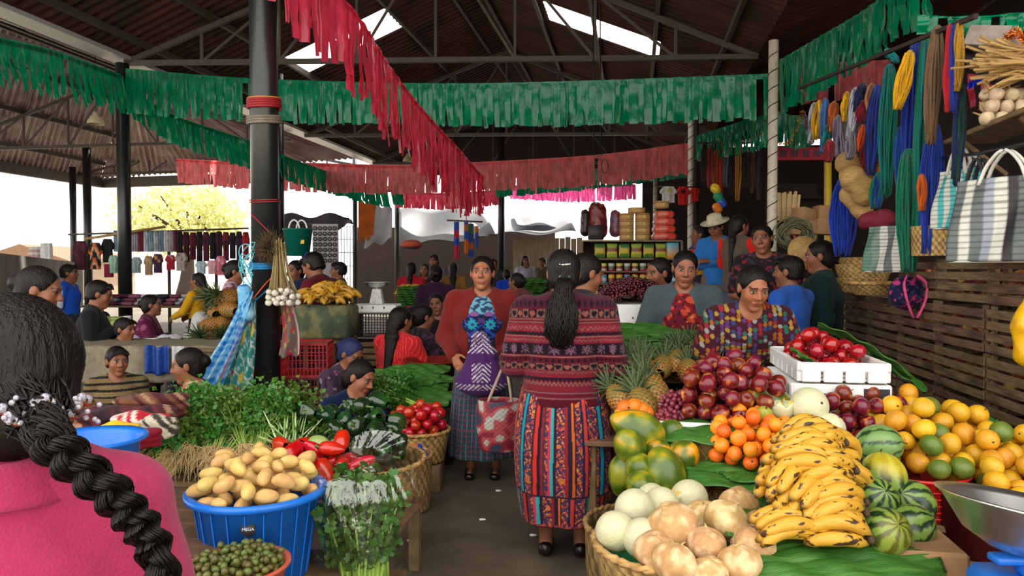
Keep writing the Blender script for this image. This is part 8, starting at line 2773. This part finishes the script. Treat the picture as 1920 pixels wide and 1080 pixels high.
for px, w_, h_, cols, lab in ((1122, .26, .50, [(110, 26, 24), (150, 60, 40), (60, 20, 24), (170, 80, 70)], 'big bag of dried red chillies on the goods shelf'), (1099, .13, .44, [(40, 24, 24), (56, 30, 30)], 'dark tall bag at the left end of the goods shelf'), (1156, .15, .42, [(120, 50, 60), (90, 90, 120), (150, 90, 100)], 'mottled bag between the chillies and the round boxes')):
 p = at(px, 450, SY_ + .1)
 S = Sdf((-w_, -.2, -.02), (w_, .2, h_ * 1.2), .014)
 S.cone((0, 0, .12), (0, 0, h_ * .8), (w_ * .52, .11), (w_ * .45, .10), (1, 0, 0), .03)
 V, F = S.mesh()
 V[:, 2] = np.maximum(V[:, 2], 0)
 solo('produce_bag', (V * (1 + .05 * vnoise(V, 30))[:, None], F, floral(cols * 2, .03)(V)), m_pack, lab, 'bag', loc=(p.x, SY_ + .22, ztop + .0))
p = at(1121, 436, SY_ - .2)
item(box(.2, .08, .19, (0, 0, .095), .01), pm('black_carton', rgb(40, 34, 34), rough=.5, var=.3), (p.x, SY_ + .02, ztop), 'black printed carton before the bag of chillies', 'box', 'carton')
p = at(1262, 467, SY_)
item(banded(box(.15, .12, .2, (0, 0, .1), .004), [(220, 150, 40), (220, 206, 60), (60, 170, 200)], .2), m_pack, (p.x, SY_ + .06, lv[1] + .001), 'yellow and sky blue carton at the right end of the upper goods shelf', 'box', 'carton')
# T-shirts and hanging goods at the far shop
hanging(1237, 1270, 350, 380, 12.4, lambda P: np.where(((np.hypot(P[:, 0] - .15, P[:, 2] - .2) < .04))[:, None], hexc(206, 190, 80), hexc(214, 210, 206)), 'white T-shirt with a small yellow print at the far shop', group=None)
hanging(1268, 1294, 350, 384, 12.5, lambda P: np.where(((np.hypot(P[:, 0] - .1, P[:, 2] - .22) < .04))[:, None], hexc(40, 20, 20), hexc(214, 34, 34)), 'red T-shirt with a black print beside the white one', group=None)
hanging(1294, 1312, 352, 378, 12.6, solid(206, 40, 30), 'plain red T-shirt at the right of the printed one', group=None)
for i, (px, col) in enumerate(((1320, (60, 40, 40)), (1332, (150, 50, 60)), (1344, (206, 90, 40)), (1352, (220, 60, 40)), (1362, (90, 100, 120)), (1372, (60, 30, 50)), (1384, (180, 120, 40)), (1398, (50, 40, 40)), (1412, (90, 60, 40)), (1424, (60, 50, 60)))):
 skein(at(px, 268 + (i % 3) * 8, 11.3), at(px - 2, 340 + (i * 13 % 40), 11.3), .12, [col, tuple(int(c * .6) for c in col)], 'dangling toys and ribbons over the far shop counter', n=16, r=.012, seed=80 + i, group='dangling goods of the far shop', name='dangling_ribbons', cat='ribbons')
for i, (px, py, col) in enumerate(((1340, 352, (230, 190, 40)), (1346, 368, (40, 150, 110)), (1352, 378, (40, 100, 200)), (1344, 388, (240, 130, 30)))):
 p = at(px, py, 10.6)
 bag_blob('toy_ball', [p, p + Vector((.02, 0, -.03))], [.06, .05], pm('toy_plastic_%d' % i, rgb(*col), rough=.4), 'bright %s inflatable toy hanging above the straw hat' % ['yellow', 'green', 'blue', 'orange'][i], 'toy')
# right far shop: jars shelf, banner, post, planks, boxes
jx0, jx1 = at(1450, 350, 12).x, at(1550, 350, 12).x
t = thing('shop_shelf', 'dark shop shelf with rows of small jars right of the white pole', 'shelf', ((jx0 + jx1) / 2, 12.2, .42))
for k in range(5):
 part('shelf_board', box(jx1 - jx0, .3, .02, (0, 0, .7 + .36 * k)), m_darkwood, t, False, loc=(0, 0, 0))
part('back_panel', box(jx1 - jx0, .02, 2.4, (0, .16, 1.2)), m_darkwood, t, False, loc=(0, 0, 0))
for k in range(4):
 for i in range(9):
  item(tin(.036, .11, [[(120, 30, 30), (170, 70, 60)], [(90, 90, 50), (150, 140, 80)], [(60, 40, 50), (110, 30, 40)]][(i + k) % 3]), m_pack, (jx0 + .06 + i * (jx1 - jx0 - .1) / 9, 12.12, .42 + .7 + .36 * k + .012), 'small jar on the dark shop shelf right of the white pole', 'jar', 'jar', [('lid', xf(lathe([(1e-3, 0), (.034, 0), (.034, .014), (1e-3, .014)], 12), (0, 0, .11)), lidm)], group='small jars on the dark shelf')
a, b = at(1456, 276, 11.2), at(1548, 300, 11.2)
t = thing('shop_banner', 'red printed shop banner with small grey pictures above the dark shelf', 'banner', ((a.x + b.x) / 2, 11.2, b.z))
part('cloth_panel', box(b.x - a.x, .01, a.z - b.z, (0, 0, (a.z - b.z) / 2)), pm('red_banner', rgb(206, 60, 84), rough=.7), t, False, loc=(0, 0, 0))
for i in range(4):
 part('printed_picture', box(.1, .004, .1, (-.27 + i * .17, -.008, .1)), pm('banner_print', rgb(110, 80, 100), rough=.7, var=.4, scale=30), t, False, loc=(0, 0, 0))
solo('yellow_post', bar(at(1553, 640, 9.8), at(1552, 262, 9.8), .07, .07), pm('yellow_paint', rgb(226, 190, 60), rough=.5, var=.1), 'yellow painted post at the far end of the yarn stall', 'post')
for i in range(9):
 p = at(1460 + 4.2 * i, 414, 9.0)
 o = part('split_kindling', box(.03, .04, .34 + .05 * math.sin(i * 3), (0, 0, .17), .004), pm('fresh_wood', rgb(214, 186, 136), rough=.8, var=.15), None, False, loc=(p.x, 9.0 + .03 * (i % 2), p.z))
 o.rotation_euler = (0, R(-3 + i), 0)
 tag(o, 'split stick of pale kindling standing by the white pole', 'wood', 'pale kindling sticks')
for px, py, w_, h_, rz, lab in ((1506, 414, .2, .14, .4, 'tilted cardboard box behind the rope coil'), (1546, 412, .2, .16, 0, 'square cardboard box below the yellow post'), (1545, 440, .26, .18, .1, 'cardboard box under the square one'), (1505, 440, .3, .16, .0, 'low cardboard box under the tilted one')):
 p = at(px, py, 8.6)
 o = item(box(w_, .2, h_, (0, 0, h_ / 2), .004), m_card, (p.x, 8.6, p.z), lab, 'box', 'cardboard_box')
 o.rotation_euler = (0, rz * .4, rz)
p = at(1520, 446, 8.4)
plank_table((p.x, 8.6, .42), .9, .5, 1.0, 'far counter under the cardboard boxes')
g = G()
for i in range(26):
 a = np.linspace(0, 2 * PI, 40)
 r = .13 + rs.uniform(-.05, .05)
 g.add(tube(np.c_[r * np.cos(a), .05 * np.sin(a * 2 + i) + rs.normal(0, .02), r * np.sin(a) * .8 + rs.normal(0, .01)] + rs.normal(0, .012, 3), .007, 5))
tag(part('rope_coil', g.vf[:2], pm('grey_green_rope', rgb(110, 110, 80), rough=.8, var=.3), None, loc=tuple(at(1490, 440, 7.4))), 'tangled coil of grey green rope behind the boy in blue', 'rope')
p = at(1508, 474, 6.9)
o = part('palm_hat', lathe([(1e-3, .1), (.06, .095), (.08, .02), (.16, 0), (.16, .006), (.085, .026), (1e-3, .09)], 32), m_palm, None, loc=tuple(p)); o.rotation_euler = (R(80), R(20), 0)
tag(o, 'tan palm hat leaning behind the woman in dark green', 'hat')
# hanging lamps under the roof
for px, py, Y, lab in ((180, 215, 13.0, 'dusty bell-shaped lamp under the left roof bay'), (765, 285, 20, 'small lamp hanging far under the middle ridge')):
 p = at(px, py + 18, Y)
 t = thing('hanging_lamp', lab, 'lamp', tuple(p))
 part('lamp_shade', lathe([(.14, 0), (.135, .05), (.09, .13), (.045, .16), (.045, .21), (.04, .21), (.04, .155), (.085, .12), (.128, .045), (.134, 0)], 28), pm('dusty_glass', rgb(196, 186, 150), rough=.5, var=.15), t, loc=(0, 0, 0))
 part('cable', tube([(0, 0, .2), (0, 0, 1.2)], .008, 6), m_dark, t, loc=(0, 0, 0))
# purple shawl bundle and basket carried by the woman in rust
sw = at(903, 690, 4.72)
def shawl(P):
 C = np.broadcast_to(hexc(72, 36, 92), P.shape).copy()
 d = P[:, 2] + .9 * np.abs(P[:, 0] - .01)
 k = np.modf(d / .026 + 20)[0] < .34
 m = ((np.abs(P[:, 2] + .02) < .06) & (np.abs(P[:, 0]) < .06)) | (P[:, 2] > .1) | ((P[:, 2] < -.09) & (P[:, 2] > -.13))
 C[k & m] = hexc(196, 190, 196)
 return C
S = Sdf((-.18, -.16, -.24), (.18, .16, .28), .0055)
S.cone((0, 0, -.08), (.005, 0, .07), (.125, .085), (.08, .065), (1, 0, 0), .03)
S.ell((0, 0, -.09), (.12, .09, .08), None, .04)
S.cap((.0, 0, .08), (-.01, .02, .18), .055, .035, .03)
S.ell((-.012, -.01, .19), (.04, .035, .03), None, .012)
S.cap((-.03, -.02, .17), (-.045, -.03, .10), .022, .012, .01)
S.cap((.02, -.02, .17), (.05, -.03, .08), .02, .03, .01)
V, F = S.mesh()
V = V * (1 + .035 * np.sin(np.arctan2(V[:, 1], V[:, 0]) * 9 + V[:, 2] * 20) * np.clip((V[:, 2] + .15) * 5, 0, 1))[:, None]
V *= A(1.25, 1.1, 1.05)
solo('shawl_bundle', (V, F, shawl(V)), m_cloth, 'purple shawl with white stripes knotted into a bundle at the rust cardigan', 'bundle', loc=tuple(sw))
bc = at(936, 842, 4.45)
t = thing('shopping_basket', 'woven red, white and grey shopping basket hanging behind the maroon sweater', 'basket', tuple(bc))
n, m = 96, 46
def wb(u, v):
 a = u * 2 * PI
 r = .088 + .02 * np.sin(v * PI * .8)
 return r * np.cos(a) * 1.25, r * np.sin(a), .30 * v
V, F = surf(wb, n, m, True)
U, Vv = np.repeat(np.arange(n) / n, m), np.tile(np.linspace(0, 1, m), n)
i_, j_ = np.floor(U * 48), np.floor(Vv * 23)
h = vnoise(np.c_[U * 7, Vv * 3, 0 * U], 2.2, 4)
C = palette([(150, 40, 60), (196, 190, 180), (60, 64, 90), (190, 80, 84)], np.where(h > .25, 1, np.where(h < -.35, 2, np.where(h > 0, 3, 0))))
C = C * np.where((i_ + j_) % 2 == 0, 1.0, .7)[:, None]
V[:, :2] *= (1 + .012 * np.sin(U * 48 * PI) * np.sin(Vv * 23 * PI))[:, None]
part('basket_body', thick((V, F, C), .005), m_bag, t, loc=(0, 0, 0))
part('basket_base', xf(lathe([(1e-3, 0), (.088, 0), (.088, .006), (1e-3, .006)], 40), (0, 0, 0), (0, 0, 0), (1.25, 1, 1)), m_handle, t, loc=(0, 0, 0))
for s in (-1, 1):
 part('handle', tube(bez((-.07, s * .05, .28), (-.02, s * .04, .40), (.03, .0, .50), (.06, s * .04, .40), (.075, s * .05, .28), n=20), .008, 6), pm('plaited_handle', rgb(176, 150, 130), rough=.7, var=.2), t, loc=(0, 0, 0))
for px, lab in ((1112, 'left'), (1125, 'right')):
 p, q = at(px, 8, 9.9), at(px + 2, 292, 9.9)
 solo('hanging_cable', tube([p, q], .009, 6), m_dark, 'dark cable hanging straight down from the roof, %s of the pair' % lab, 'cable')
a = np.linspace(0, 2 * PI, 20)
c = at(1134, 312, 12.9)
solo('cord_loop', tube(np.c_[c.x + .06 * np.cos(a), c.y + 0 * a, c.z + .12 * np.sin(a)], .008, 6), m_dark, 'dark cord loop in front of the salmon pink fringe', 'cord')
hanging(54, 74, 463, 486, 13, hbands([(210, 210, 206), (190, 150, 150)], .04), 'white striped cloth hung at the far left parapet', 'x', group=None, name='hanging_cloth')
hanging(76, 98, 456, 486, 13, solid(214, 216, 214), 'plain white cloth hung at the far left parapet', 'x', group=None, name='hanging_cloth')
solo('bag_rail', tube([at(1765, 296, 4.25), at(1835, 288, 3.6), at(1960, 262, 3.0)], .01, 6), m_dark, 'thin dark rail from which the striped bags hang', 'rail')
solo('shirt_rail', tube([at(1230, 350, 12.45), at(1316, 351, 12.6)], .012, 6), m_dark, 'thin rail holding the white and red T-shirts', 'rail')
solo('ribbon_rail', tube([at(1308, 268, 11.3), at(1436, 268, 11.3)], .012, 6), m_dark, 'thin rail holding the dangling ribbons of the far shop', 'rail')
